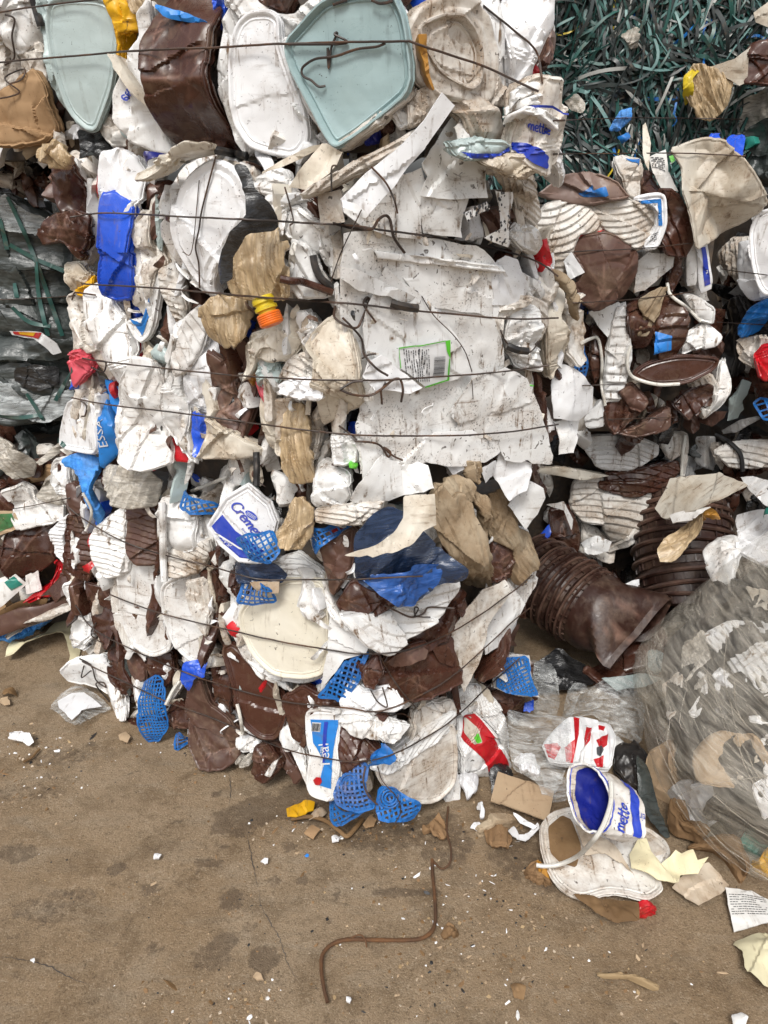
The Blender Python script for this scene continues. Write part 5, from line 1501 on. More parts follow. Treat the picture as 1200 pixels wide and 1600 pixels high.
core(BG2, 'compacted_core', g2, 'dark_plastic', inset=.04, seed=33)
P('C', 'film_layer', 'film_grey', 'film', '1050,520 1130,400 1240,345 1240,500 1150,560 1080,562', o=.02, K=40)
P('C', 'film_layer', 'film_dark', 'film', '1080,560 1240,480 1240,640 1150,655', o=.03, K=40)
P('C', 'film_layer', 'film_dark', 'film', '1090,650 1240,640 1240,800 1170,780', o=.02, K=40)
P('C', 'strap', 'teal', 'scrap', '1095,570 1140,570 1150,600 1110,625', o=.05)

# ================================================================== bales on the left
fb = bale('film_bale', 'bale of dark grey stretch film tied with green straps, left of the stack', 'bale', BF)
core(BF, 'compacted_core', fb, 'film_dark', inset=.06, seed=41)
for i, (pts, mm, h) in enumerate([
        ('-60,20 60,20 140,60 280,140 290,300 100,310 -60,300', 'film_dark', .07), ('-60,300 120,300 270,305 310,370 310,450 100,455 -60,450', 'film_dark', .06),
        ('-60,455 120,455 310,455 340,520 330,600 100,600 -60,590', 'film_dark', .07), ('-60,595 330,595 390,660 330,740 250,760 120,690 -60,720', 'film_dark', .06),
        ('-60,720 120,700 260,740 330,790 300,930 60,950 -60,930', 'film_dark', .07), ('60,740 150,715 240,730 250,800 150,832 60,800', 'film_black', .03),
        ('20,0 90,60 260,150 270,200 160,180 30,160 -40,120', 'film_haze', .03), ('-40,790 60,800 180,850 260,880 140,930 -40,920', 'film_haze', .03),
        ('100,890 180,850 300,820 320,900 200,960 110,940', 'film_haze', .03)]):
    P('D', 'film_layer', mm, 'film', pts, o=(.02 if i < 5 else .07), K=12, A=.13, D=7, DA=.22, pleat=.006, er=.02, h=h * .45, thin=(i >= 5), t=.05 if i < 5 else .001, fang=80)
for pts in ['30,20 50,60 110,190 150,290 190,400 260,600', '40,220 150,280 270,330', '150,290 160,420 180,520 200,600', '50,480 120,540 210,560', '0,110 30,240', '60,380 70,440',
            '300,740 230,870', '110,840 150,900 210,1000 270,1060', '0,930 80,940 160,930', '60,960 80,1010 80,1067']:
    p = spline(px('D', pts), 6)
    V3 = lay(p, .004, .03)
    V, F = ribbon(V3, .013, np.array([0.1, -1, .25]), 1.0)
    raw('green_strap', V, F, 'strap_green', fb, keep=False)
wr = P('D', 'torn_wrapper', 'print_white', 'flat', '40,578 120,578 175,585 240,630 256,668 222,676 140,612 50,596', 'red and yellow printed wrapper end poking out', o=.10, K=5, A=.1)
wr.decal('label_print', 'red', px('D', '55,580 175,586 160,612 140,606 60,592')); wr.decal('label_print', 'yellow', px('D', '80,583 150,584 140,600 85,592'), eps=.004)

f2 = bale('plastic_bale', 'low bale of dark tubs and flattened cartons at the left picture edge', 'bale', BF2)
core(BF2, 'compacted_core', f2, seed=42)
fill(45, px('P', '-20,660 120,660 110,960 -20,990'), [('dirty', 2), ('brown', 5), ('white', 1), ('film_dark', 2), ('cardboard', .6)], 18, o=-.02, size=(30, 70), wid=(10, 26), lean=50)
P('G', 'film_layer', 'film_grey', 'rag', '-20,90 70,130 140,190 130,250 70,252 -20,180', o=.06)
P('G', 'torn_sheet', 'film_grey', 'scrap', '150,190 250,110 255,150 170,205', o=.07)
P('G', 'plastic_bag', 'film_grey', 'film', '150,340 200,250 280,210 290,330 260,370', o=.06)
P('G', 'crushed_bucket', 'brown', 'pil', '-40,270 20,280 70,370 50,420 -40,380', o=.05)
P('G', 'crushed_bucket', 'white', 'pil', '25,310 100,285 140,310 150,345 260,360 260,420 80,462 55,420 70,370', 'white crumpled tub above a dark brown wall', o=.06, K=10, A=.2)
P('G', 'crushed_bucket', 'brown', 'pil', '40,470 240,450 235,580 160,640 60,680 20,600', 'broad dark brown tub wall', o=.05, h=.03)
P('G', 'flattened_carton', 'card_pale', 'flat', '-40,390 60,395 88,460 -40,520', o=.09).decal('label_print', 'green_card', px('G', '-40,410 50,405 68,455 -40,495'))
ct = P('G', 'flattened_carton', 'paper', 'flat', '-40,690 60,652 110,700 -10,810 -40,800', 'pale printed carton, tilted', o=.10, smooth=0)
ct.decal('label_print', 'teal', px('G', '20,690 60,665 95,702 50,725'))
P('G', 'torn_sheet', 'paper', 'flat', '110,665 160,640 172,720 110,742', o=.08)
P('G', 'plastic_strip', 'red', 'pil', '240,640 222,615 255,640 252,700 212,742 130,775 105,768 200,730', 'curved red plastic strip', o=.11, h=.01)
P('G', 'flattened_carton', 'brown_dry', 'scrap', '-40,860 80,800 180,785 300,752 312,790 120,862 -40,930', o=.12, h=.02)
P('G', 'flattened_carton', 'leaf', 'scrap', '-40,830 100,770 200,750 180,790 60,830 -40,880', o=.10)
P('G', 'torn_sheet', 'dirty', 'scrap', '100,860 240,800 320,790 200,850', o=.14)
# ================================================================== loose things caught on and between the bales
CUR['surf'] = BM
sheets = 'torn plastic sheets over the middle bale'
T('B', 'torn_sheet', 'dirty cream plastic sheet folded over between the two upper bales', 'plastic sheet', 'cream', 'flat', '130,780 190,700 270,590 300,590 385,640 350,700 230,790', o=.06, curl=.03, f=.4, K=6, A=.2)
T('B', 'plastic_strip', 'thin cream plastic ribbon running along the top of the middle bale', 'plastic strip', 'cream', 'flat', '0,712 130,655 270,588 282,602 130,685 0,732', o=.08, f=.5, h=.006)
T('B', 'torn_sheet', 'long grimy layered sheet sagging under the six-sided green lid', 'plastic sheet', 'dirty', 'rib', '200,792 460,660 640,550 645,590 480,700 330,775 220,815', o=.05, ang=120, p=.012)
T('B', 'torn_sheet', 'speckled white sheet draped behind the slanting white strip', 'plastic sheet', 'spotted', 'flat', '480,830 600,730 680,700 700,750 680,860 690,1000 560,985 480,950 430,940', o=.035, K=6, A=.15, jag=.003)
T('B', 'torn_sheet', 'broad dirt-speckled plastic sheet above the white crate panel', 'plastic sheet', 'spotted', 'flat', '670,690 800,500 860,490 890,560 960,640 950,700 930,840 800,830 680,815 700,740', o=.06, K=7, A=.18, curl=.02)
T('B', 'torn_sheet', 'square speckled plastic sheet hanging just above the crate rib', 'plastic sheet', 'spotted', 'flat', '680,815 800,812 885,822 850,960 860,990 700,972', o=.055, K=4, A=.1)
T('B', 'plastic_strip', 'small white tag of plastic hanging beside the slanting strip', 'plastic strip', 'white', 'flat', '820,530 860,490 875,540 908,640 885,640 860,580 850,620', o=.10, K=4, A=.25)
T('B', 'plastic_strip', 'long flat white strip slanting upward across the middle bale top', 'plastic strip', 'clean', 'flat', '770,385 828,440 720,600 640,690 560,790 430,935 365,885 352,830 480,710 620,590 700,500', o=.13, f=.4, smooth=0, K=3, A=.12, t=.005)
T('B', 'plastic_flap', 'square white offcut at the lower end of the slanting strip', 'plastic flap', 'white', 'flat', '360,835 420,850 470,895 432,935 365,885', o=.15, f=.4, smooth=0, t=.006)
for pts, lb_ in (('865,885 960,838 972,870 900,905 880,925', 'black-spotted white plastic tongue curling sideways'), ('1000,790 1068,800 1052,960 1055,1032 950,992 1012,950', 'upright white plastic scrap with round black spots')):
    it = T('B', 'torn_scrap', lb_, 'plastic scrap', 'white', 'flat', pts, o=.09, f=.5, K=3, A=.1)
    rr = np.random.RandomState(len(pts)); L0 = px('B', pts); V = []; polys = []
    while len(polys) < 34:
        q = rr.uniform(L0.min(0), L0.max(0))
        if not inside(q[None], L0)[0]: continue
        r0 = rr.uniform(.9, 2.9); polys.append([(q[0] + r0 * math.cos(a) * (.7 + .3 * math.sin(a * 2 + q[0])), q[1] + r0 * 1.2 * math.sin(a)) for a in np.linspace(0, 6.28, 7)[:-1]])
    it.sheet('spots', 'ink', polys, (0, 0), (1, 0), (0, 1), eps=.0012)
CUR['surf'] = BT
cb = T('C', 'yoghurt_bucket', 'muddy white bucket with blue script lettering wedged between the upper bales', 'bucket', 'dirty', 'pil', '118,520 130,380 200,345 290,360 295,420 312,490 300,560 280,640 255,700 225,705 160,680 98,622 108,545', o=.11, f=.6, h=.06, K=5, A=.1, t=.08)
for i, pts in enumerate(('118,452 128,380 200,345 292,360 296,400 225,385 165,410 125,455', '118,490 120,448 170,415 230,395 300,420 312,470 250,435 190,440 140,465', '118,520 122,480 180,450 240,450 312,505 302,540 230,480 160,480')):
    r_ = Item(px('C', pts), 'pil', BT, o=.135 + .008 * i, f=.6, h=.015, K=1, t=.02).build('rim', 'white'); r_.link('rim', cb.obj)
cb.decal('lettering_wave', 'print_blue', px('C', '98,592 150,596 200,625 243,652 226,702 160,676 98,625'), smooth=1, eps=.004)
cb.decal('blue_rim', 'print_blue', px('C', '118,462 160,445 230,448 300,478 300,486 230,458 160,456 118,474'), eps=.022)
pl_, wd = script_polys('mette', .14)
cb.sheet('lettering', 'print_blue', pl_, px('C', '152,540')[0], (14.5, 4), (-2, -17), eps=.005)
T('C', 'plastic_flap', 'white bucket wall flap with blue edge beside the lettered bucket', 'plastic flap', 'clean', 'pil', '265,590 300,570 330,640 355,740 340,772 320,720 290,660', o=.09, f=.5).decal('blue_edge', 'print_blue', px('C', '266,610 290,630 312,655 300,666 272,642'))
cu_ = T('C', 'plastic_tray', 'shallow grey tray with blue rim under the lettered bucket', 'tray', 'grey', 'pil', '-130,588 0,580 60,590 102,620 50,662 -60,660 -110,640', o=.08, f=.4, h=.02)
cu_.decal('blue_rim', 'print_blue', px('C', '-110,632 -40,640 60,640 95,612 100,625 52,662 -60,660'))
T('C', 'plastic_flap', 'curled cream plastic rim below the lettered bucket', 'plastic flap', 'cream', 'pil', '20,670 90,650 160,650 245,700 150,740 50,692', o=.12, f=.5, h=.025)
T('C', 'torn_sheet', 'grey-white fan of thin sheets hanging under the lettered bucket', 'plastic sheet', 'dirty', 'rib', '20,720 140,740 230,760 190,900 170,960 130,880 100,790', o=.05, ang=0, p=.012)
CUR['surf'] = BM
T('D', 'black_film', 'black plastic film strip twisting down beside the round bucket end', 'plastic film', 'film_black', 'film', '985,-115 1040,-112 1075,-20 1130,90 1135,150 1055,172 985,280 982,360 930,392 908,370 893,320 940,230 1040,130 1058,90 1020,-20', o=.165, f=.45, h=.02)
T('E', 'dirty_film', 'tan stained film bundle hanging in folds beside the black film', 'plastic film', 'film_tan', 'rag', '60,0 110,20 150,100 162,180 152,270 120,300 30,302 -60,280 -105,260 -90,200 -60,100 -20,30', o=.08, fang=5, fspread=.5, K=30)
T('D', 'dirty_film', 'wrinkled tan film lump just left of the yellow and orange cap', 'plastic film', 'film_tan', 'rag', '870,480 920,440 1010,450 1042,520 1020,600 960,637 890,602', o=.06)
T('E', 'dirty_film', 'tan film rag hanging down the lower middle of the bale', 'plastic film', 'film_tan', 'rag', '130,760 195,755 225,850 250,960 230,1067 150,1070 105,1000 115,850', o=.05, fang=5)
T('H', 'dirty_film', 'tan film tail dangling below the middle bale beside the blue printed lid', 'plastic film', 'film_tan', 'rag', '245,400 260,280 300,200 350,190 382,250 378,350 340,412', o=.08, fang=5)
T('H', 'burlap_rag', 'round wad of brown rag tucked under the crate panel', 'rag', 'rag', 'rag', '860,200 880,150 920,120 975,110 1025,160 1005,240 940,258', o=.06)
T('H', 'burlap_rag', 'large brown rag bundle hanging right of the blue film', 'rag', 'rag', 'rag', '890,330 940,280 1040,300 1082,350 1092,480 1112,560 1050,602 1010,622 1000,500 920,400', o=.08, K=26)
T('H', 'burlap_rag', 'narrow brown rag strip hanging above the rag bundle', 'rag', 'rag', 'rag', '1000,120 1040,170 1085,200 1102,390 1070,335 1040,240 1000,180', o=.07, fang=10)
T('H', 'burlap_rag', 'grey-brown rag fold under the torn corner of the crate', 'rag', 'rag', 'rag', '980,60 1060,50 1060,120 1030,150 990,110', o=.05)
vc = px('D', '1122,505')[0]
c0, n0 = BM.hit(vc, .055); n0 = unit(n0 * .5 + unit(EYE - c0) * .5)
def lathe(prof, seg, c, ax, squash=1.0, up=(0, 0, 1.0), wob=0, seed=0):
    ax = unit(ax); u = unit(np.cross(up, ax)); v = np.cross(ax, u)
    V = []; F = []
    th = 2 * math.pi * np.arange(seg) / seg
    ct, st = np.cos(th), np.sin(th)
    for j, (r, h) in enumerate(prof):
        rr = r * (1 + wob * fbm(ct * 1.5 + seed, st * 1.5 + h * 6, seed, 2))
        V.extend(np.array(c) + ax * h + u * (rr * ct)[:, None] + v * (rr * squash * st)[:, None])
    for j in range(len(prof) - 1):
        for k in range(seg):
            F.append((j * seg + k, j * seg + (k + 1) % seg, (j + 1) * seg + (k + 1) % seg, (j + 1) * seg + k))
    return V, F
pc, _ = BM.hit(px('D', '1100,462')[0], .125); po, _ = BM.hit(px('D', '1142,552')[0], .115)
axv = unit(po - pc + n0 * .01); hh_ = np.linalg.norm(po - pc)
vt = thing('bottle_cap', 'yellow and orange screw cap sticking out of the middle bale', 'bottle cap', tuple(map(float, pc)))
prof_ = [(.001, -.012), (.020, -.012), (.023, -.006), (.023, .0), (.019, .003), (.019, .006), (.023, .008), (.023, .014), (.018, .016), (.018, .022), (.001, .022)]
V, F = lathe(prof_, 18, pc, axv); raw('cap_neck', V, F, 'valve_yellow', vt)
prof_ = [(.001, .020), (.022, .020), (.025, .024)] + [(.025 if i % 2 else .0238, .026 + i * .002) for i in range(8)] + [(.023, .044), (.014, .047), (.001, .047)]
V, F = lathe(prof_, 18, pc, axv); raw('cap_top', V, F, 'orange', vt)
CUR['surf'] = BL
T('G', 'blue_cloth', 'blue twisted netting cloth draped over the upper corner of the bottom bale', 'cloth', 'cloth_blue', 'rag', '280,190 340,168 412,190 412,330 422,400 395,475 380,370 340,262', o=.05, fang=10)
T('G', 'film_bag', 'dusty grey-brown plastic bag bulging from the gap between the bales', 'plastic bag', 'film_grey', 'rag', '430,240 480,210 560,205 642,222 672,280 640,372 560,382 490,322', o=.05, h=.05)
T('G', 'blue_shreds', 'shiny blue film shreds under the middle bale', 'plastic film', 'blue', 'film', '750,202 820,195 890,202 902,242 820,272 780,245', o=.03)
T('G', 'red_strip', 'red plastic strip squeezed between middle and bottom bales', 'plastic strip', 'red', 'film', '600,192 730,168 812,186 720,212 640,217', o=.03)
T('G', 'crushed_tub', 'brown crushed tub hanging from the gap left of the dark handle', 'tub', 'brown', 'fold', '880,165 990,180 970,250 910,232', o=.04)
T('G', 'plastic_strip', 'tangle of pale straps above the printed lid', 'plastic strip', 'white', 'rib', '905,375 930,310 1000,240 1062,180 1075,200 1020,260 960,340 920,380', o=.06, ang=45, p=.009)
cr = T('G', 'tub_lid', 'white tub lid with dark blue script and a blue band, tilted in the gap', 'lid', 'clean', 'lid', '880,460 950,350 1035,300 1120,370 1147,440 1122,540 1085,602 1000,592 930,532', o=.075, f=.5, smooth=0, h=.004, K=2, A=.03)
cr.decal('blue_band', 'print_blue', px('G', '886,458 930,410 985,478 1105,560 1083,598 1002,588 934,530'))
cr.decal('band_gap', 'print_white', px('G', '900,480 1000,545 1085,575 1083,582 998,552 897,486'), eps=.003)
cr.sheet('small_print', 'print_white', print_lines(3, 1, 5), px('G', '905,505')[0], (22, 16), (3, -4), eps=.0035)
sp_, sw = script_polys('Cremet', .13)
cr.sheet('lettering', 'print_blue', sp_, px('G', '962,370')[0], (15, 18.5), (13.5, -10), eps=.003)
el = [[(math.cos(a) * .5, math.sin(a) * .32) for a in np.linspace(0, 6.283, 20)[:-1]]]
cr.sheet('emblem', 'print_blue', el, px('G', '1052,412')[0], (18, 13), (9, -13), eps=.003)
cr.sheet('emblem_stripes', 'print_white', [[(-.38, y), (.38, y + .05), (.38, y + .09), (-.38, y + .04)] for y in (-.18, -.06, .06)], px('G', '1052,412')[0], (18, 13), (9, -13), eps=.004)
cr.sheet('lettering', 'print_blue', block_polys('Premium'), px('G', '1010,470')[0], (4.5, 4), (3.5, -4), eps=.003)
NP('G', 'net_scrap', 'blue_net', '740,302 800,335 890,370 892,402 800,402 760,372', 'crumpled blue netting in the dark gap', 'netting', p=.014, w=.0045, lang=20, o=.05, group='blue net scraps')
NP('G', 'net_scrap', 'blue_net', '990,512 1060,480 1130,480 1172,560 1140,612 1050,592', 'blue netting lying over the corner of the printed lid', 'netting', p=.0115, w=.004, lang=35, o=.10, A=.35, group='blue net scraps')
NP('H', 'net_scrap', 'blue_net', '350,412 370,330 510,325 440,382 380,442', 'blue netting scrap with red film behind, left of the brown box', 'netting', p=.012, w=.004, lang=35, o=.06, group='blue net scraps')
T('H', 'red_film', 'thin red film scrap behind blue netting under the middle bale', 'plastic film', 'red', 'film', '412,345 510,328 450,372', o=.045)
T('H', 'blue_film', 'dark blue film shreds on top of the ivory lid', 'plastic film', 'film_navy', 'film', '20,490 100,470 215,478 262,530 240,562 120,562 50,545', o=.07, h=.02, K=40)
NP('H', 'net_scrap', 'blue_net', '78,552 150,550 215,575 212,642 140,642 80,628', 'small blue net bag end on the ivory lid corner', 'netting', p=.012, w=.0035, lang=0, o=.075, group='blue net scraps')
T('H', 'torn_label', 'torn paper label with brown and red marks over the small net', 'label', 'paper_stained', 'flat', '108,562 160,560 222,565 225,602 180,600 150,605', o=.085, K=5, A=.25)
T('H', 'blue_film', 'big crumpled translucent blue film bag across the bale front', 'plastic bag', 'film_navy', 'film', '520,350 600,290 700,240 780,280 880,420 962,480 972,530 880,560 800,650 720,657 640,602 560,560 508,490', o=.09, K=14, A=.2, D=12, DA=.5, h=.02)
T('H', 'blue_film', 'brighter blue lower fold of the crumpled film bag', 'plastic film', 'film_blue', 'film', '580,545 660,520 760,490 880,470 960,490 900,550 800,648 720,655 650,610', o=.115, K=14, A=.2, D=12, DA=.5, pleat=.003)
T('H', 'plastic_offcut', 'curved cream plastic blade lying across the dark blue film', 'plastic flap', 'cream', 'flat', '508,447 600,420 650,390 700,350 740,290 755,195 880,190 892,320 830,352 770,412 700,440 620,457', o=.15, K=4, A=.15, t=.004, curl=.01)
NP('K', 'net_scrap', 'blue_net', '585,322 640,290 692,340 702,480 660,562 610,562 595,470', 'upright blue netting scrap at the foot of the bale, beside a brown lid', 'netting', p=.0105, w=.004, lang=12, o=.07, A=.3, group='blue net scraps')
NP('K', 'net_scrap', 'blue_net', '730,535 770,500 792,560 750,577', 'tiny blue netting curl on the dirt under the bale', 'netting', p=.012, w=.004, lang=20, o=.05, group='blue net scraps')
T('K', 'blue_film', 'bright blue film wedge under the white tub bottoms', 'plastic film', 'blue', 'film', '768,222 860,205 872,222 862,280 820,290 780,352 758,290', o=.06)
NP('L', 'net_scrap', 'blue_net', '458,762 500,690 540,640 602,650 592,740 627,832 560,847 470,812', 'blue net panel with a round boss under the blue label', 'netting', p=.0125, w=.0055, lang=15, o=.09, f=.5, A=.15, group='blue net scraps')
NP('L', 'net_scrap', 'blue_net', '632,842 655,760 702,755 812,812 796,887 640,872', 'square blue net panel standing on the ground below the muddy lid', 'netting', p=.0135, w=.0055, lang=5, o=.10, f=.5, A=.08, group='blue net scraps')
NP('L', 'net_scrap', 'blue_net', '408,797 500,830 560,842 602,852 490,892 440,852', 'flattened blue netting spread on the ground at the corner', 'netting', p=.013, w=.005, lang=40, o=.08, f=.2, A=.2, group='blue net scraps')
for q, nm in ((('525,735'), 0), (('690,790'), 1)):
    cc, nn_ = BL.hit(px('L', q)[0], .105)
    tt_ = np.linspace(0, 2 * math.pi, 25)
    nn_ = unit(nn_ + unit(EYE - cc)); uu = unit(np.cross((0, 0, 1.0), nn_)); vv = np.cross(nn_, uu)
    bo = thing('net_boss', ['round blue plastic boss in the middle of the net panel', 'round blue boss at the top of the square net panel'][nm], 'plastic ring', tuple(map(float, cc)))
    for r0 in (.011, .019, .026):
        V, F = tube_mesh([cc + r0 * (uu * math.cos(a) + vv * math.sin(a)) for a in tt_], .0024, 5); raw('ring', V, F, 'blue_net', bo)
T('L', 'net_scrap', 'blue plastic shreds twisted together beside the muddy lid', 'netting', 'blue_net', 'film', '590,640 630,590 660,570 722,600 690,640 640,652', o=.085, jag=.008, K=40)
# between and behind, right side
CUR['surf'] = BRM
T('C', 'torn_sheet', 'big beige crumpled plastic sheet topping the shaded bale', 'plastic sheet', 'cream', 'fold', '800,640 910,600 1000,600 1090,720 1172,830 1160,870 1080,930 990,982 880,1012 862,880 830,800 850,720', o=.11, h=.012, K=12, A=.42, D=5, DA=.3, t=.03)
T('C', 'blue_film', 'bright blue film flag standing behind the beige sheet', 'plastic film', 'blue', 'film', '930,592 985,550 1012,602 1050,560 1096,560 1096,712 1040,652 1000,612', o=.03, h=.01)
T('C', 'plastic_spike', 'thin cream plastic spike pointing upward before the strapping bale', 'plastic strip', 'cream', 'flat', '678,530 690,520 712,600 702,722 680,660', o=.07, f=.5, smooth=0)
pp_ = T('C', 'printed_paper', 'crumpled printed paper with a green mark beside the spike', 'paper', 'paper', 'flat', '708,640 772,625 782,720 832,790 760,782 720,722', o=.08, f=.5, K=6, A=.2, smooth=0)
pp_.sheet('small_print', 'ink', print_lines(7, 1, 12), px('C', '718,700')[0], (19, 9), (-1, -22), eps=.002)
pp_.decal('green_mark', 'green_print', px('C', '783,660 800,655 808,680 795,690'))
CUR['surf'] = BG
T('C', 'dirty_film', 'yellowish knot of film hanging on the strapping bale', 'plastic film', 'film_tan', 'rag', '845,330 900,280 1000,300 1042,350 1022,430 960,500 900,482 880,442 850,402', o=.10)
T('C', 'yellow_net', 'yellow net rag beside the film knot on the strapping bale', 'rag', 'valve_yellow', 'film', '845,320 910,275 925,290 880,330 885,400 870,440 850,400', o=.12)
T('C', 'torn_sheet', 'cream plastic sheet sticking out above the film knot', 'plastic sheet', 'cream', 'flat', '960,280 1060,245 1130,190 1112,345 1080,358 1010,312', o=.13, f=.5)
T('C', 'crushed_tub', 'brown tub wall at the upper right picture edge', 'tub', 'brown', 'pil', '1130,190 1240,165 1240,350 1090,342', o=.14, f=.5)
T('C', 'torn_sheet', 'beige plastic corner against the sky at the upper right', 'plastic sheet', 'cream', 'flat', '1140,52 1230,-10 1240,130 1150,92', o=.10, f=.5)
CUR['surf'] = BT
T('A', 'brown_film', 'brown glossy tub wall sagging out under the cardboard box', 'tub', 'brown', 'fold', '-40,590 100,610 222,690 190,790 120,822 60,780 -40,720', o=-.02, K=14)
CUR['surf'] = BM
T('A', 'crushed_tub', 'brown crushed tub with a pinched lower lip beside the grey film bale', 'tub', 'brown', 'fold', '205,690 280,660 330,740 382,850 372,920 300,900 240,830', o=.03, K=14, f=.5)
T('A', 'crushed_tub', 'ragged brown tub pieces hanging left of the blue tub', 'tub', 'brown', 'fold', '165,970 210,920 300,890 372,900 362,1010 330,1070 270,1000 190,1022', o=.06, K=16, f=.5, jag=.005)
T('A', 'dirty_film', 'dusty yellow film rag hanging under the cardboard box', 'plastic film', 'film_tan', 'rag', '170,640 240,590 322,650 270,702 200,690', o=.08)
T('A', 'black_film', 'black film crumpled under the grey-green lid', 'plastic film', 'film_black', 'film', '330,560 420,575 520,602 430,682 330,692', o=.04)
T('A', 'blue_film', 'dark blue film wedge under the tall brown container', 'plastic film', 'navy', 'film', '575,692 610,642 700,635 640,672', o=.05)
T('A', 'plastic_flap', 'curved cream flange jutting over the middle bale', 'plastic flap', 'cream', 'pil', '582,720 640,690 720,640 790,600 860,603 850,627 740,652 690,702 640,742 590,747', o=.10, h=.02)

# ================================================================== ground: rolls, bags and litter on the right
def frame(ax, up=(0, 0, 1.0)):
    ax = unit(ax); u = unit(np.cross(up, ax)); return ax, u, np.cross(ax, u)
def roll(label, a, b, r, n, seed, front=True, bowv=0.0):
    """brown buckets nested one in another, lying on their side"""
    rng = np.random.RandomState(seed)
    a = np.array(a, float); b = np.array(b, float)
    root = thing('bucket_stack', label, 'bucket stack', tuple(map(float, ((a + b) / 2)[:2])) + (0.0,), 'rolls of nested brown buckets')
    L = np.linalg.norm(b - a); ax = unit(b - a)
    for i in range(n):
        t = (i + rng.uniform(-.12, .12)) / n
        c = a + (b - a) * t + np.array([0, 0, bowv * 4 * t * (1 - t)])
        axi = unit(ax + rng.normal(0, .035, 3))
        rr = r * rng.uniform(.97, 1.03); st = L / n
        prof = [(rr * .93, -st * .45), (rr * .97, 0), (rr * 1.07, st * .05), (rr * 1.085, st * .22), (rr * 1.06, st * .34), (rr * 1.0, st * .38), (rr * .985, st * .9), (rr * .90, st * 1.0)]
        V, F = lathe(prof, 40, c, axi, squash=rng.uniform(.92, 1.0), wob=.05, seed=seed * 31 + i)
        cre = [1.0 if j in (2, 3, 4) else 0.0 for j in range(len(prof)) for _ in range(40)]
        raw('nested_bucket', V, F, 'brown_roll', root, crease=np.array(cre) * .5)
        # stiffening lugs round the rim
        LV = []; LF = []
        _, u, v = frame(axi)
        for k in range(0, 26):
            th = 2 * math.pi * (k + rng.uniform(-.3, .3)) / 26
            d = u * math.cos(th) + v * math.sin(th) * .96
            p = c + axi * st * .62 + d * rr * .99
            e = np.cross(axi, d)
            q = len(LV)
            for s1 in (-1, 1):
                for s2 in (-1, 1):
                    for s3 in (0, 1):
                        LV.append(p + e * s1 * .0025 + axi * s2 * st * .25 + d * s3 * .006)
            for f in ((0, 1, 3, 2), (4, 6, 7, 5), (0, 4, 5, 1), (2, 3, 7, 6), (1, 5, 7, 3), (0, 2, 6, 4)): LF.append(tuple(q + w for w in f))
        raw('rim_lugs', LV, LF, 'brown_roll', root)['kind'] = 'stuff'
    if front:
        prof = [(r * .98, 0), (r * .985, .02), (r * .97, .06), (r * .95, .11), (r * .93, .165), (r * .90, .185), (r * .86, .185), (r * .82, .12), (r * .02, .10)]
        pr2 = []
        for (p0, p1) in zip(prof, prof[1:]):
            for k in range(7): pr2.append((p0[0] + (p1[0] - p0[0]) * k / 7, p0[1] + (p1[1] - p0[1]) * k / 7))
        V, F = lathe(pr2, 64, b, ax, wob=.06, seed=seed)
        V = np.array(V); _, u, v = frame(ax)
        cr = np.zeros(len(V)); z = (V - b) @ ax; w = np.clip((z - .045) / .12, 0, 1)
        U2 = np.stack([(V - b) @ u, (V - b) @ v, z], 1)
        disp = np.zeros(len(V))
        for k in range(13):
            n3 = unit(rng.normal(0, 1, 3)); o = rng.uniform(-.07, .09); d = U2 @ n3 - o
            al = rng.uniform(.35, .9) * (-1 if rng.rand() < .4 else 1)
            disp += al * (np.sqrt(d * d + 1e-5) - .03)
            cr = np.maximum(cr, np.exp(-(d / .004) ** 2) * (vnoise(U2 @ n3[[1, 2, 0]] * 25, d * 0 + k, k) > .45))
        thv = np.arctan2(U2[:, 1], U2[:, 0]); sn = np.abs(np.sin(2.5 * thv + .7 + 6 * z)); disp += .05 * (sn - .5); cr = np.maximum(cr, np.exp(-(sn / .10) ** 2))
        V = V - ((V - b) - np.outer(z, ax) * .6) / (np.linalg.norm((V - b) - np.outer(z, ax) * .6, axis=1)[:, None] + 1e-6) * (np.clip(disp, -.04, .045) * w)[:, None]
        ca, sa = math.cos(.6), math.sin(.6)
        uu, vv = u * ca + v * sa, v * ca - u * sa
        cc_ = b + np.outer((V - b) @ ax, ax)
        pa, pb = (V - cc_) @ uu, (V - cc_) @ vv
        V = cc_ + np.outer(pa * (1 + .10 * w), uu) + np.outer(pb * (1 - .62 * w ** 1.5) + .25 * w * np.abs(pa) - .02 * w, vv)
        raw('crushed_bucket', V, F, 'brown_roll', root, crease=cr * w, sharp=28)
    return root
roll('long roll of nested brown buckets with a crushed front one, lying on the dirt', (.55, 2.50, .25), (.735, 2.28, .205), .145, 14, 5)
roll('darker roll of nested brown buckets standing half behind the wrapped sack', (1.12, 2.62, .50), (1.10, 2.30, .16), .17, 10, 6, front=False, bowv=.02)
CUR['surf'] = GROUND; CUR['bale'] = None
def GT(*a, **k):
    k.setdefault('f', 0.0); return T(*a, **k)
T('J', 'crumpled_paper', 'crumpled white paper between the two bucket rolls', 'paper', 'paper_clean', 'flat', '535,605 580,625 665,598 668,625 625,685 590,660', surf=Flat(.28), f=.5, K=8, A=.3)
T('J', 'plastic_bag', 'dark brown tub mouth in front of the crushed bucket roll', 'tub', 'brown', 'pil', '500,980 600,900 720,800 790,860 770,920 690,990 600,1010', surf=Flat(.06), f=.4, h=.03, K=8)
T('J', 'crumpled_cloth', 'crumpled pale blue paper ball beside the crushed bucket roll', 'paper', 'grey', 'rag', '692,912 740,908 775,930 770,985 735,995 700,980', surf=Flat(.08), f=.5, h=.03)
T('J', 'plastic_sheet', 'pale grey-green plastic sheet on the ground below the bucket roll', 'plastic sheet', 'grey', 'flat', '512,1008 600,1005 700,990 765,1002 690,1050 570,1062', surf=Flat(.06), f=.2, K=4, A=.15)
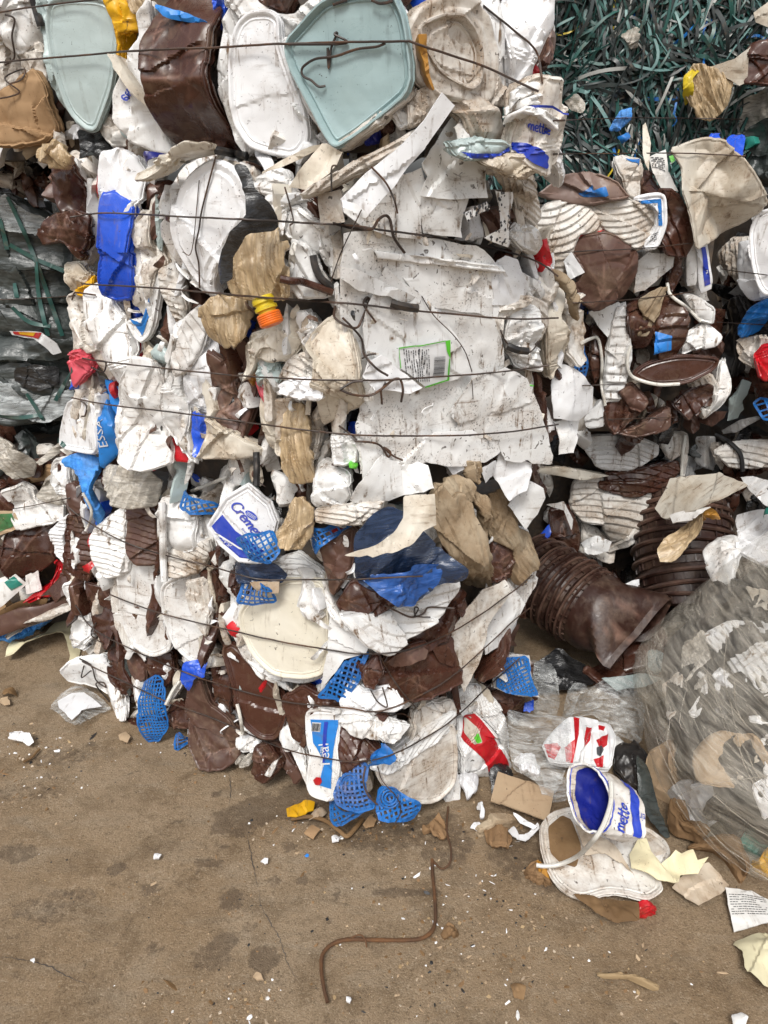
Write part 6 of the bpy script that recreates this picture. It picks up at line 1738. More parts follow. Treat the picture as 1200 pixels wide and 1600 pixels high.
T('M', 'clear_bag', 'clear crinkled bag beside the blue net panel', 'plastic bag', 'film_clear', 'film', '195,40 290,60 330,250 320,310 230,310 200,200', surf=Flat(.08), f=.6, h=.04, K=16, A=.22, D=12, DA=.5, pleat=.003)
T('M', 'clear_bag', 'grey translucent bag lying behind the red and white wrapper', 'plastic bag', 'film_clear', 'film', '350,300 410,230 520,200 625,170 690,260 670,420 560,430 480,340 380,330', surf=Flat(.07), f=.5, h=.06, K=14, A=.2, D=12, DA=.5, pleat=.003)
T('M', 'clear_bag', 'clear crumpled bag folded at the bottom of the bucket roll', 'plastic bag', 'film_clear', 'film', '340,300 370,210 450,180 510,215 420,250 380,310', surf=Flat(.08), f=.5, h=.04, K=14, A=.2, D=12, DA=.5, pleat=.003)
wp = T('M', 'striped_wrapper', 'red and white striped wrapper showing through a clear bag', 'wrapper', 'print_white', 'rib', '260,450 370,330 430,325 540,350 562,420 545,545 430,525 350,520 290,510', surf=Flat(.07), f=.5, h=.03, ang=10, p=.022, a=.006)
for pts in ('388,335 412,338 408,420 385,525 358,520 350,470 392,440', '440,385 462,390 455,440 432,470 430,440', '265,455 320,452 335,470 310,510 285,500', '490,372 520,372 512,395 492,392', '480,440 530,410 525,460 500,480', '470,512 512,500 510,540 485,535'):
    wp.decal('red_stripe', 'red', px('M', pts))
wp.decal('emblem', 'ink', px('M', '482,470 500,462 512,480 500,502 484,495'), eps=.004, smooth=1)
T('M', 'clear_bag', 'clear bag half covering the striped wrapper beside the cardboard', 'plastic bag', 'film_clear', 'film', '115,320 220,310 330,312 375,335 372,440 380,520 340,600 290,680 240,590 140,560 110,480', surf=Flat(.10), f=.5, h=.05, K=16, A=.2, D=12, DA=.5, pleat=.003)
T('M', 'white_foam', 'torn white tissue scrap inside the clear bag', 'tissue', 'paper_clean', 'rag', '140,505 220,495 250,530 240,570 170,565', surf=Flat(.09), f=.4, h=.02)
T('M', 'plastic_bag', 'blue scrap under the blue net panel', 'plastic scrap', 'blue', 'film', '180,270 225,250 228,300 175,310', surf=Flat(.08), f=.5)
T('L', 'paper_scrap', 'crumpled lilac-white paper below the red printed bucket', 'paper', 'paper_clean', 'rag', '975,712 1050,690 1062,770 1012,802 990,760', surf=Flat(.02), f=.4, h=.02)
GT('M', 'cardboard_piece', 'flat tan cardboard piece lying on the dirt beside the clear bag', 'cardboard', 'card_pale', 'flat', '75,550 310,628 285,755 45,668', surf=Flat(.035), f=.25, smooth=0, K=3, A=.06, t=.005)
lid = T('M', 'trampled_lid', 'big muddy white lid, trampled and folded, under the lettered bucket', 'lid', 'dirty', 'lid', '245,800 290,735 370,700 450,720 600,760 700,780 770,830 795,890 745,1010 760,1060 700,1100 620,1080 540,1060 430,1090 370,1070 300,1000 255,900', surf=Flat(.03), f=.15, h=.012, K=9, A=.16)
NP_ = lid.decal('mud_patch', 'leaf', px('M', '280,800 340,740 380,760 420,880 400,960 330,935 290,900'), smooth=2)
T('M', 'torn_sheet', 'dirty white sheet fold on top of the trampled lid', 'plastic sheet', 'paper_stained', 'flat', '390,760 560,850 640,960 600,930 520,885 440,890', surf=Flat(.06), f=.2, K=8, A=.2)
T('M', 'torn_sheet', 'second torn piece on the trampled lid, beside the pale paper', 'plastic sheet', 'dirty', 'flat', '690,790 790,870 780,920 700,900 640,850', surf=Flat(.05), f=.2, K=8, A=.2)
T('M', 'yellow_paper', 'pale yellow crumpled paper resting on the trampled lid', 'paper', 'paper_yellow', 'flat', '625,880 660,830 690,835 715,890 755,930 815,875 840,895 885,885 905,925 950,912 910,970 840,965 830,1005 740,1000 630,945', surf=Flat(.075), f=.2, smooth=0, K=12, A=.28)
T('M', 'bottle_cap', 'small red cap at the tip of the trampled lid', 'bottle cap', 'red', 'pil', '655,1105 690,1100 730,1098 732,1130 690,1145 655,1140', surf=Flat(.01), f=.2, h=.02)
T('M', 'stained_paper', 'brown-stained paper square beside the wrapped sack', 'paper', 'paper_stained', 'flat', '800,1020 870,960 950,940 1040,1010 1000,1060 910,1110', surf=Flat(.02), f=.05, smooth=0, K=7, A=.18)
pr = T('M', 'printed_paper', 'white sheet of small print at the right picture edge', 'paper', 'paper', 'flat', '1018,1040 1120,1045 1230,1085 1230,1180 1060,1210', surf=Flat(.012), f=.05, smooth=0, K=4, A=.1)
pr.sheet('small_print', 'ink', print_lines(9, 1, 21, .9, .3), px('M', '1050,1150')[0], (58, 2), (-6, -32), eps=.002)
T('M', 'leaf_litter', 'dry brown rag scraps in front of the trampled lid', 'rag', 'leaf', 'film', '380,1090 480,1085 600,1100 655,1130 660,1200 560,1190 470,1140 400,1115', surf=Flat(.015), f=0, h=.02)
GT('M', 'peel_scrap', 'orange-brown peel beside the muddy lid', 'food scrap', 'fibre', 'pil', '187,945 215,935 280,960 300,1000 240,1005 200,975', surf=Flat(.01), h=.015).decal('orange_end', 'amber', px('M', '225,945 280,962 292,995 250,990'))
T('M', 'rag_strip', 'pale striped rag strip lying in front of the cardboard', 'rag', 'rag', 'rib', '-20,770 60,735 140,720 170,735 120,760 0,790', surf=Flat(.02), f=0, h=.01, ang=60, p=.008, a=.002)
for i, pts in enumerate(('120,790 150,835 190,840 245,785 240,770 185,815 160,815 140,775', '140,725 185,745 240,780 225,790 170,760')):
    T('M', 'plastic_strip', ['bent white plastic strip on the dirt beside the muddy lid', 'short white strip crossing the bent one'][i], 'plastic strip', 'clean', 'flat', pts, surf=Flat(.02 + .01 * i), f=0, K=3, A=.15)
GT('M', 'fibre_pad', 'frayed tan fibre pad on the dirt in front of the rag strip', 'fibre pad', 'fibre', 'rag', '10,800 60,785 110,800 135,840 110,885 60,890 20,850', h=.012, t=.01)
GT('L', 'fibre_pad', 'frayed tan fibre pad beside the thin rusty wire', 'fibre pad', 'fibre', 'rag', '830,920 880,880 925,890 920,970 870,980', h=.012, t=.01)
GT('M', 'white_scrap', 'torn white scrap of plastic near the cardboard', 'plastic scrap', 'paper_clean', 'rag', '-15,680 15,690 22,735 0,745', h=.012, t=.01)
for pts, nm, lb_, ct_, mm, pf in (  # the dark pieces are added to stand for deep shadow behind the bags
        ('10,230 120,200 200,260 150,330 40,330', 'crushed_tub', 'dark brown tub side added for the shadow under the blue net panel', 'tub', 'brown', 'fold'),
        ('200,120 330,60 460,110 480,190 340,230 240,220', 'film_scrap', 'black film heap added for the shadow below the bucket roll', 'plastic film', 'film_black', 'film'),
        ('560,440 660,420 700,520 690,640 610,600 560,540', 'crushed_tub', 'dark crushed tub added for the shadow between the striped wrapper and the wrapped sack', 'tub', 'dark_plastic', 'fold'),
        ('640,520 700,540 760,760 780,860 720,800 660,660', 'film_scrap', 'dark film added for the shadow along the base of the wrapped sack', 'plastic film', 'film_dark', 'film'),
        ('30,560 110,500 140,560 110,620 50,640', 'film_scrap', 'black film scrap added for the shadow under the red printed bucket', 'plastic film', 'film_black', 'film'),
        ('250,590 330,560 372,600 360,690 290,680', 'clear_bag', 'crumpled clear bag end beside the cardboard piece', 'plastic bag', 'film_clear', 'film'),
        ('420,140 560,100 700,140 660,200 520,210', 'film_scrap', 'brown film heap added for the shadow below the crushed bucket', 'plastic film', 'brown', 'fold'),
        ('540,420 600,400 610,500 575,520', 'torn_scrap', 'white torn scrap on the dark tub beside the wrapper', 'plastic scrap', 'white', 'flat')):
    T('M', nm, lb_, ct_, mm, pf, pts, surf=Flat(.02), f=.25, h=.02)
# lettered bucket lying open on the lid
bk = thing('yoghurt_bucket', 'open white bucket with blue lining and blue lettering lying on the muddy lid', 'bucket', (.0, .0, .0))
o_c = EYE + rays([(922, 1248)])[0] * 1.90
b_c = EYE + rays([(988, 1270)])[0] * 1.955
bk.location = (float(o_c[0]), float(o_c[1]), .02)
def loopring(c, n, r, sq, rot, k=48, wob=.08, seed=0):
    n = unit(n); u = unit(np.cross((0, 0, 1.0), n)); v = np.cross(n, u)
    out = []
    for i in range(k):
        th = 2 * math.pi * i / k
        w = 1 + wob * fbm(np.array([math.cos(th) + seed]), np.array([math.sin(th)]), seed, 2)[0]
        a = math.cos(th) * r * w; b = math.sin(th) * r * sq * w
        out.append(np.array(c) + u * (a * math.cos(rot) - b * math.sin(rot)) + v * (a * math.sin(rot) + b * math.cos(rot)))
    return np.array(out)
oax = unit(o_c - b_c)
mouth_n = unit(oax * .50 + unit(EYE - o_c) * .75)
KB = 48
def traced(pts, c, n, k):
    n = unit(n); P_ = densify(chaikin(px('M', pts), 1, .12), 1.0)
    d = rays(P_); t = ((c - EYE) @ n) / (d @ n)
    w = EYE + d * t[:, None]
    seg = np.r_[0, np.cumsum(np.linalg.norm(np.diff(np.vstack([w, w[:1]]), axis=0), axis=1))]
    w = np.vstack([w, w[:1]]); x = np.linspace(0, seg[-1], k, endpoint=False)
    return np.stack([np.interp(x, seg, w[:, i]) for i in range(3)], 1)
rA = traced('366,565 376,525 430,514 478,532 515,580 543,640 550,700 535,770 500,800 440,800 395,740 366,650', o_c, mouth_n, KB)
rB = traced('596,585 650,622 688,690 694,825 640,838 582,850 566,760 570,650', b_c, unit(oax * .7 + unit(EYE - b_c) * .55), KB)
best = min(range(KB), key=lambda s: np.linalg.norm(rA - np.roll(rB, s, 0), axis=1).sum()); rB = np.roll(rB, best, 0)
if np.linalg.norm(rA - rB, axis=1).sum() > np.linalg.norm(rA - np.roll(rB[::-1], 1, 0), axis=1).sum() * 1.02:
    rB = rB[::-1]; best = min(range(KB), key=lambda s: np.linalg.norm(rA - np.roll(rB, s, 0), axis=1).sum()); rB = np.roll(rB, best, 0)
cen = lambda r: r.mean(0)
def wallpt(i, t, off=0.0):
    i0 = int(math.floor(i)) % KB; i1 = (i0 + 1) % KB; f_ = i - math.floor(i)
    a = rA[i0] * (1 - f_) + rA[i1] * f_; b = rB[i0] * (1 - f_) + rB[i1] * f_
    p = a + (b - a) * t
    c = cen(rA) + (cen(rB) - cen(rA)) * t
    d = unit(p - c)
    k = .011 * fbm(np.array([i * .30]), np.array([t * 3.0]), 5, 3)[0] * math.sin(math.pi * min(1, t * 1.1)) - .006 * abs(fbm(np.array([i * .5 + 3 * t]), np.array([t * 2.0]), 15, 2)[0])
    return p + d * (off + k)
V = []; F = []; NT = 22
for j in range(NT + 1):
    for i in range(KB): V.append(wallpt(i, j / NT))
for j in range(NT):
    for i in range(KB): F.append((j * KB + i, j * KB + (i + 1) % KB, (j + 1) * KB + (i + 1) % KB, (j + 1) * KB + i))
V.append(cen(rB)); e = len(V) - 1
for i in range(KB): F.append((NT * KB + i, NT * KB + (i + 1) % KB, e))
raw('bucket_wall', V, F, 'dirty', bk)
V = []; F = []
for j in range(NT + 1):
    for i in range(KB): V.append(wallpt(i, .12 + .85 * j / NT, -.0035))
for j in range(NT):
    for i in range(KB): F.append((j * KB + i, (j + 1) * KB + i, (j + 1) * KB + (i + 1) % KB, j * KB + (i + 1) % KB))
V.append(wallpt(0, .9) * 0 + cen(rA) + (cen(rB) - cen(rA)) * .97); e = len(V) - 1
for i in range(KB): F.append((NT * KB + (i + 1) % KB, NT * KB + i, e))
raw('inner_lining', V, F, 'navy', bk)
Vr, Fr = tube_mesh(np.vstack([[wallpt(i, .0, .001) for i in range(KB)], [wallpt(0, 0, .001)]]), .0028, 6); raw('rim', Vr, Fr, 'white', bk)
Vr, Fr = tube_mesh(np.vstack([[wallpt(i, .05, .002) for i in range(KB)], [wallpt(0, .05, .002)]]), .0022, 5); raw('blue_rim', Vr, Fr, 'print_blue', bk)
# which wall position faces the camera, for the print
fc = max(range(KB), key=lambda i: float(unit(wallpt(i, .5) - (cen(rA) + (cen(rB) - cen(rA)) * .5)) @ unit(EYE - wallpt(i, .5))))
FS = 1
def wallprint(name, mat, polys, i0, t0, di, dt, off=.003):
    V = []; F = []
    for pl in polys:
        b = len(V)
        for x, y in pl: V.append(wallpt((i0 + di[0] * x + di[1] * y) % KB, t0 + dt[0] * x + dt[1] * y, off))
        F.append(tuple(range(b, b + len(pl))))
    raw(name, V, F, mat, bk, smooth=False, keep=False)
band = []
for k in range(16):
    for q in range(4):
        x = k * 1.0 - 10
        w0 = .62 + .05 * math.sin(k * .5); w1 = .62 + .05 * math.sin((k + 1) * .5)
        band.append([(x, w0 + q * .055), (x + 1, w1 + q * .055), (x + 1, w1 + q * .055 + .055), (x, w0 + q * .055 + .055)])
wallprint('blue_band', 'print_blue', band, fc, 0, (1, 0), (0, 1))
lt, lw = script_polys('mette', .13)
wallprint('lettering', 'print_blue', lt, fc + FS * 6, .46, (-FS * 3.4, 0), (0, -.34), .0035)
wallprint('lettering', 'print_blue', block_polys('eire'), fc - FS * 1, .97, (0, FS * 3.2), (-.16, 0), .0035)
hp = px('M', '545,590 548,640 540,700 505,790 450,860 400,905 330,935 270,942 235,938')
H3 = lay(spline(hp, 8), .006, .10)
V, F = tube_mesh(H3, .0055, 8); raw('handle', V, F, 'handle', bk)

# ================================================================== wrapped sack on the right
sk = thing('wrapped_sack', 'tall sack of plastic scrap wound in stretch film at the right picture edge', 'wrapped sack', (1.22, 1.70, 0.0))
CUR['surf'] = BW; CUR['bale'] = sk
def eggmesh(scale, seed, amp, nu=72, nv=48):
    ph = np.repeat(-math.pi / 2 + math.pi * np.arange(nv + 1) / nv, nu); th = np.tile(2 * math.pi * np.arange(nu) / nu, nv + 1)
    d = np.stack([np.cos(ph) * np.cos(th), np.cos(ph) * np.sin(th), np.sin(ph)], 1)
    q = np.abs(d / BW.r) + 1e-6
    r = ((q ** BW.e).sum(1)) ** (-1 / BW.e) * scale
    r = r * (1 + amp * fbm(d[:, 0] * 2.6 + d[:, 2] * 1.3, d[:, 1] * 2.6 - d[:, 2] * 2.1 + seed, seed, 3) + amp * 1.1 * np.abs(fbm(np.cos(th) * 7 + d[:, 2] * 1.5, np.sin(th) * 7 + d[:, 2] * 2.5, seed + 4, 3)))
    V = BW.c + d * r[:, None]; V[:, 0] += .85 * np.maximum(0, V[:, 2] - .28); V[:, 2] = np.maximum(V[:, 2], .004)
    F = []
    for j in range(nv):
        for i in range(nu): F.append((j * nu + i, j * nu + (i + 1) % nu, (j + 1) * nu + (i + 1) % nu, (j + 1) * nu + i))
    return V, F
V, F = eggmesh(.86, 3, .05); raw('sack_filling', V, F, 'dark_plastic', sk)
for pts, mm, prof, nm in (
        ('1070,350 1200,325 1260,340 1260,560 1180,540 1100,500', 'clean', 'pil', 'J'), ('965,860 1060,790 1200,780 1260,900 1260,1000 1180,1067 1090,1010', 'white', 'rib', 'J'),
        ('990,950 1060,1030 1060,1090 985,1080', 'clean', 'pil', 'J'), ('870,190 930,150 960,250 900,320 860,270', 'white', 'fold', 'M'), ('780,640 860,590 1000,610 990,730 930,780 800,720', 'clean', 'pil', 'M'),
        ('880,440 1000,390 1150,410 1210,520 1100,600 930,590', 'card_pale', 'fold', 'M'), ('1120,290 1200,230 1280,250 1280,350 1150,350', 'white', 'fold', 'M'),
        ('1000,640 1100,600 1140,700 1080,810 940,770', 'dark_plastic', 'fold', 'M'), ('1080,830 1160,770 1280,750 1280,880 1100,930', 'teal', 'fold', 'M'),
        ('1130,940 1200,890 1280,920 1280,1000 1160,1005', 'yellow', 'fold', 'M'), ('900,830 1050,850 1120,930 1090,990 980,930', 'fibre', 'fold', 'M'),
        ('700,480 760,440 820,470 830,620 800,690 740,640', 'card_pale', 'fold', 'M'), ('760,690 830,740 930,800 900,850 800,780', 'fibre', 'fold', 'M'),
        ('800,350 880,330 900,480 840,560 780,470', 'cream', 'fold', 'M'), ('1050,600 1140,640 1190,760 1080,760', 'dark_plastic', 'fold', 'J'), ('1120,640 1240,660 1240,730 1150,730', 'cream', 'fold', 'J'),
        ('1170,420 1280,400 1280,580 1200,560', 'paper', 'pil', 'M'), ('1040,570 1160,470 1170,510 1080,600', 'cream', 'scrap', 'M'),
        ('940,440 1040,400 1080,480 1040,590 960,600', 'white', 'fold', 'J'), ('900,640 980,600 1060,680 1040,780 950,840 890,760', 'dark_plastic', 'fold', 'J'), ('850,880 930,830 960,940 930,1040 850,1060', 'film_grey', 'rag', 'J'),
        ('1140,610 1230,560 1260,700 1180,740', 'clean', 'pil', 'M'), ('760,200 850,140 850,280 790,330', 'dirty', 'fold', 'M'), ('1000,180 1110,150 1120,280 1010,330', 'dark_plastic', 'fold', 'M')):
    P(nm, 'packed_scrap', mm, prof, pts, o=-.075, f=.0, grow=1.12, sp=.007, h=.003, t=.03)
V, F = eggmesh(1.0, 5, .035, 110, 70)
raw('stretch_film', V, F, 'wrap', sk)
# tensioned strands of film: bands that run round the sack
SV = []; SF = []
rw = np.random.RandomState(9)
def onegg(d, sc):
    q = np.abs(d / BW.r) + 1e-6
    p = BW.c + d * ((q ** BW.e).sum()) ** (-1 / BW.e) * sc
    p[0] += .85 * max(0, p[2] - .28); p[2] = max(p[2], .006); return p
for i in range(60):
    z0 = rw.uniform(-.85, .45); sl_ = rw.normal(-.30, .035) if rw.rand() < .85 else rw.normal(1.6, .2)
    th0 = rw.uniform(math.pi * .95, math.pi * 1.7); L = rw.uniform(.25, 1.1)
    pts = []
    for t in np.linspace(0, 1, 18):
        th = th0 + t * L
        zz = np.clip(z0 + sl_ * (t * L - .4) + .02 * math.sin(t * 5 + i), -.97, .9)
        c_ = math.sqrt(max(.02, 1 - zz * zz))
        pts.append(onegg(np.array([c_ * math.cos(th), c_ * math.sin(th), zz]), 1.012 + .006 * rw.rand()))
    V, F = ribbon(pts, rw.choice([.0008, .0011, .0016, .0035]), unit(pts[9] - BW.c))
    b0 = len(SV); SV += V; SF += [tuple(k + b0 for k in f) for f in F]
raw('film_strands', SV, SF, 'wrap', sk)['kind'] = 'stuff'
T('J', 'plastic_sheet', 'stiff white plastic sheet lying on top of the wrapped sack', 'plastic sheet', 'cream', 'flat', '718,300 760,250 800,190 990,150 1060,180 1115,210 1000,280 900,310 800,332 740,330', o=.03, f=.4, K=4, A=.12, t=.006)
T('J', 'plastic_sheet', 'second white sheet end on the wrapped sack at the picture edge', 'plastic sheet', 'white', 'flat', '1080,172 1140,170 1260,210 1260,300 1190,290 1120,230', o=.03, f=.4, K=4, A=.12)
T('J', 'film_tail', 'brown translucent film tail hanging off the sack top', 'plastic film', 'film_tan', 'film', '762,545 765,490 800,430 868,360 962,338 940,400 880,440 810,535', o=.05, f=.5, h=.015)
T('J', 'printed_paper', 'folded printed paper tucked under the white sheet on the sack', 'paper', 'paper', 'flat', '790,335 890,305 960,300 900,350 800,365', o=.02, f=.4)
T('J', 'peach_scrap', 'orange-brown cloth scrap under the white sheet on the sack', 'rag', 'amber', 'rag', '885,315 960,305 985,330 940,352 890,345', o=.03, f=.4)
T('J', 'green_scrap', 'small green plastic scrap on the sack at the picture edge', 'plastic scrap', 'teal', 'film', '1155,320 1260,300 1260,345 1190,340', o=.04, f=.4)

# ================================================================== litter on the open ground
CUR['surf'] = GROUND
GT('K', 'clear_pouch', 'clear plastic pouch under a white sheet on the ground', 'plastic pouch', 'film_clear', 'film', '200,400 260,350 330,330 400,370 470,405 400,450 320,500 270,470', surf=Flat(.008), h=.008, A=.08, D=4, DA=.2)
GT('K', 'white_paper', 'bright white sheet slipping out of the clear pouch', 'paper', 'paper_clean', 'flat', '238,385 300,355 350,352 422,405 340,430 300,465 245,415', surf=Flat(.028), h=.003, smooth=0, K=3, A=.05, D=0)
GT('K', 'plastic_shard', 'curved white plastic shard on open ground at the left', 'plastic scrap', 'clean', 'pil', '35,560 60,530 90,525 130,545 148,570 120,580 80,560', h=.015, t=.006)
GT('G', 'cream_sheet', 'cream torn sheet trailing on the ground from the left bale', 'plastic sheet', 'paper_yellow', 'flat', '15,1000 35,915 110,970 180,890 235,832 300,830 342,920 322,1020 270,1047 290,1000 270,930 235,900 150,960 60,1000', surf=Flat(.02), f=.15, K=8, A=.22)
GT('G', 'blue_cloth', 'blue netting rag under the flattened cartons at the left', 'cloth', 'cloth_blue', 'rag', '-30,890 100,880 160,830 200,800 242,812 200,880 100,922 30,952 -30,942', surf=Flat(.05), f=.3, h=.03)
GT('G', 'plastic_strip', 'pale plastic strip lying over the blue rag at the left', 'plastic strip', 'dirty', 'flat', '20,905 100,870 180,835 200,842 110,885 30,920', surf=Flat(.09), f=.3)
GT('L', 'carton_scrap', 'yellow printed carton scrap at the bale corner', 'cardboard', 'yellow', 'flat', '260,830 340,805 378,805 372,840 300,872 265,868', surf=Flat(.01), smooth=0, K=4, A=.12)
GT('L', 'cardboard_scrap', 'small cardboard square in front of the yellow carton scrap', 'cardboard', 'cardboard', 'flat', '332,940 365,900 402,925 372,962', surf=Flat(.006), smooth=0)
GT('L', 'cardboard_scrap', 'folded cardboard bit under the blue netting', 'cardboard', 'cardboard', 'flat', '578,900 610,862 635,880 625,910 590,915', surf=Flat(.012), smooth=0)
GT('L', 'leaf_litter', 'torn brown paper bits beside the yellow carton scrap', 'paper', 'paper_stained', 'film', '350,860 410,835 430,850 400,880 360,880', surf=Flat(.006))
GT('P', 'wood_strip', 'splintered pale wood strip lying alone on the dirt', 'wood strip', 'wood', 'rib', '930,1520 985,1524 1030,1538 1028,1548 1005,1540 975,1532 932,1530', surf=Flat(.006), h=.006, t=.008, ang=95, p=.006, a=.002, jag=.002)
GT('P', 'film_scrap', 'crumpled yellow-green film at the lower right picture edge', 'plastic film', 'paper_yellow', 'film', '1148,1470 1190,1462 1230,1470 1230,1550 1195,1548 1165,1520 1160,1490', surf=Flat(.012), h=.02)
GT('P', 'leaf', 'curled dark dry leaf near the lower edge', 'leaf', 'leaf', 'film', '796,1540 808,1533 820,1545 818,1562 802,1562', surf=Flat(.006), h=.01)
GT('P', 'paper_scrap', 'torn whitish paper at the very bottom edge', 'paper', 'paper', 'film', '1140,1590 1160,1583 1170,1595 1165,1610 1142,1608', surf=Flat(.006))
GT('P', 'cardboard_scrap', 'tan cardboard flake near the foot of the brown lid', 'cardboard', 'card_pale', 'flat', '185,1150 196,1142 205,1152 200,1160 187,1156', surf=Flat(.006), smooth=0)
GT('P', 'cardboard_scrap', 'tan cardboard flake propped against the brown lid', 'cardboard', 'card_pale', 'flat', '318,1180 328,1168 335,1178 330,1194 320,1190', surf=Flat(.02), f=.4, smooth=0)
GT('P', 'stone', 'flat brown stone right of the rusty rod', 'stone', 'fibre', 'pil', '688,1456 700,1447 718,1455 712,1466 694,1465', h=.012, t=.01)
GT('P', 'leaf', 'dry brown leaf at the left picture edge', 'leaf', 'leaf', 'film', '0,1082 22,1078 28,1085 8,1090', surf=Flat(.006))
GT('P', 'cardboard_scrap', 'pale cardboard scrap at the left picture edge', 'cardboard', 'card_pale', 'flat', '0,1090 14,1088 16,1100 6,1103 -4,1098', surf=Flat(.008))
for i, (x, y, a, lb_) in enumerate(((415, 1345, 30, 'small white chip left of the big damp stain'), (525, 1310, 200, 'white chip in front of the dark stick'), (545, 1562, 80, 'white chip beside the end of the rusty rod'), (52, 1500, 10, 'white fleck on the bare ground at lower left'), (245, 1337, 60, 'white triangular chip in the middle of the bare ground'), (403, 1525, 40, 'tan flake beside the damp stain at the bottom'), (745, 1290, 10, 'white scrap near the cardboard on the dirt'))):
    r_ = (6, 7, 6, 4, 6, 9, 9)[i]
    pts = ' '.join(f'{x + r_ * (.7 + .3 * ((k * 7 + i) % 3)) * math.cos(math.radians(a + k * 72)):.1f},{y + r_ * .8 * math.sin(math.radians(a + k * 72)):.1f}' for k in range(5))
    GT('P', 'plastic_chip', lb_, 'plastic scrap', 'clean' if i != 5 else 'card_pale', 'flat', pts, surf=Flat(.005), smooth=0, group='chips on the dirt', t=.004)
def ground_tube(ptss, r, z, name, label, cat, mat):
    p = spline(px('P', ptss), 8)
    q = ground_hit(p); n = len(q)
    zz = np.array(z, float) if not np.isscalar(z) else np.full(2, z)
    zz = np.interp(np.linspace(0, 1, n), np.linspace(0, 1, len(zz)), zz)
    rr = r * (1 + .15 * fbm(np.arange(n) * .4, np.zeros(n), 3, 2))
    V, F = tube_mesh(np.c_[q, zz + r], rr, 8)
    return raw(name, V, F, mat, None, label, cat)
ground_tube('512,1568 506,1545 502,1515 505,1492 520,1477 545,1470 600,1471 650,1470 672,1460 680,1440 679,1400 676,1370 675,1345', .0046, 0, 'rusty_rod', 'bent rusty steel rod lying on the dirt', 'rod', 'rust')
ground_tube('675,1345 690,1360 703,1352 704,1330 698,1300 700,1262', .003, (0, .004, .01, .004, 0), 'rusty_wire', 'thin rusty wire curling up to the bale corner', 'wire', 'rust')
ground_tube('545,1470 560,1466 570,1472 573,1482', .002, (.004, .012, .002), 'wire_twist', 'short thin wire twist on the rusty rod', 'wire', 'rust')
ground_tube('455,1282 485,1280 510,1288 530,1302 542,1310 556,1296 566,1282', .006, (0, .006, .002, 0), 'bent_stick', 'dark bent stick on the damp dirt at the bale corner', 'stick', 'leaf')
ground_tube('37,1192 50,1185 58,1176 62,1172', .004, 0, 'twig', 'short brown twig on the dirt below the white shard', 'twig', 'leaf')
ground_tube('590,1355 600,1345 608,1338', .0015, 0, 'thin_wire', 'short dark wire on the dirt', 'wire', 'wire') if False else None
# hairline cracks in the hard dirt
CV = []; CF = []
for s_, pts in enumerate(('403,1385 408,1410 425,1440 440,1470 450,1500 468,1535', '0,1492 40,1497 75,1505 110,1525 140,1535', '358,1205 360,1235 357,1255', '385,1290 392,1330 402,1385')):
    q = ground_hit(densify(spline(px('P', pts), 8), 3, False)); n = len(q)
    q = q + .004 * np.stack([fbm(np.arange(n) * .5, np.zeros(n), s_, 3), fbm(np.arange(n) * .5, np.ones(n) * 5, s_, 3)], 1)
    zf = fbm(q[:, 0] * 2.1, q[:, 1] * 2.1, 3, 3) * .008 + fbm(q[:, 0] * 14, q[:, 1] * 14, 9, 3) * .0018 - .008
    tg = np.gradient(q, axis=0); tg /= np.linalg.norm(tg, axis=1, keepdims=True) + 1e-9; nn_ = np.stack([-tg[:, 1], tg[:, 0]], 1)
    w = .0014 * (.4 + vnoise(np.arange(n) * .7, np.zeros(n), s_)) * np.sin(np.linspace(.15, math.pi - .1, n))
    b0 = len(CV)
    for i in range(n):
        CV += [np.r_[q[i] + nn_[i] * w[i], zf[i] + .0012], np.r_[q[i] - nn_[i] * w[i], zf[i] + .0012]]
    for i in range(n - 1): CF.append((b0 + 2 * i, b0 + 2 * i + 1, b0 + 2 * i + 3, b0 + 2 * i + 2))
tag(raw('ground_crack', CV, CF, 'core', keep=False), kind='structure')
# crumbs of plastic, paper, wood and grit strewn about
DM = ['clean', 'paper_stained', 'card_pale', 'fibre', 'leaf', 'rubber', 'wood', 'white', 'blue_sky']
rd = np.random.RandomState(55)
DV = []; DF = []; DMI = []
def crumb(x, y, s, el, m):
    z = float(fbm(np.array([x * 2.1]), np.array([y * 2.1]), 3, 3)[0] * .008 + fbm(np.array([x * 14]), np.array([y * 14]), 9, 3)[0] * .0018 - .008)
    k = rd.randint(4, 7); th0 = rd.uniform(0, 6.28); ro = rd.uniform(0, 6.28)
    h = s * rd.uniform(.2, .6)
    b0 = len(DV); tl = rd.normal(0, .25, 2)
    for lev in (0, 1):
        for i in range(k):
            th = th0 + 6.283 * i / k; r = s * rd.uniform(.6, 1.1) * (1 - .25 * lev)
            a = r * math.cos(th) * el; b = r * math.sin(th)
            X = a * math.cos(ro) - b * math.sin(ro); Y = a * math.sin(ro) + b * math.cos(ro)
            DV.append((x + X, y + Y, z - .001 + lev * h + X * tl[0] + Y * tl[1]))
    for i in range(k): DF.append((b0 + i, b0 + (i + 1) % k, b0 + k + (i + 1) % k, b0 + k + i)); DMI.append(m)
    DF.append(tuple(b0 + k + i for i in range(k))); DMI.append(m)
def strew(n, cx, cy, sx, sy, smin, smax, wts):
    wts = np.array(wts, float) / sum(wts)
    for _ in range(n):
        g = ground_hit([(rd.normal(cx, sx), rd.normal(cy, sy))])[0]
        crumb(g[0], g[1], smin * (smax / smin) ** (rd.rand() ** 2.2), rd.choice([1, 1, 1.4, 2.2, 4], p=[.4, .25, .2, .1, .05]), rd.choice(len(DM), p=wts))
strew(900, 760, 1400, 130, 90, .0012, .006, [.35, 2, 4, 5, 5, 3, 2, .2, 0])
strew(500, 780, 1520, 150, 50, .0012, .006, [1, 3, 5, 5, 4, 2, 3, .5, 0])
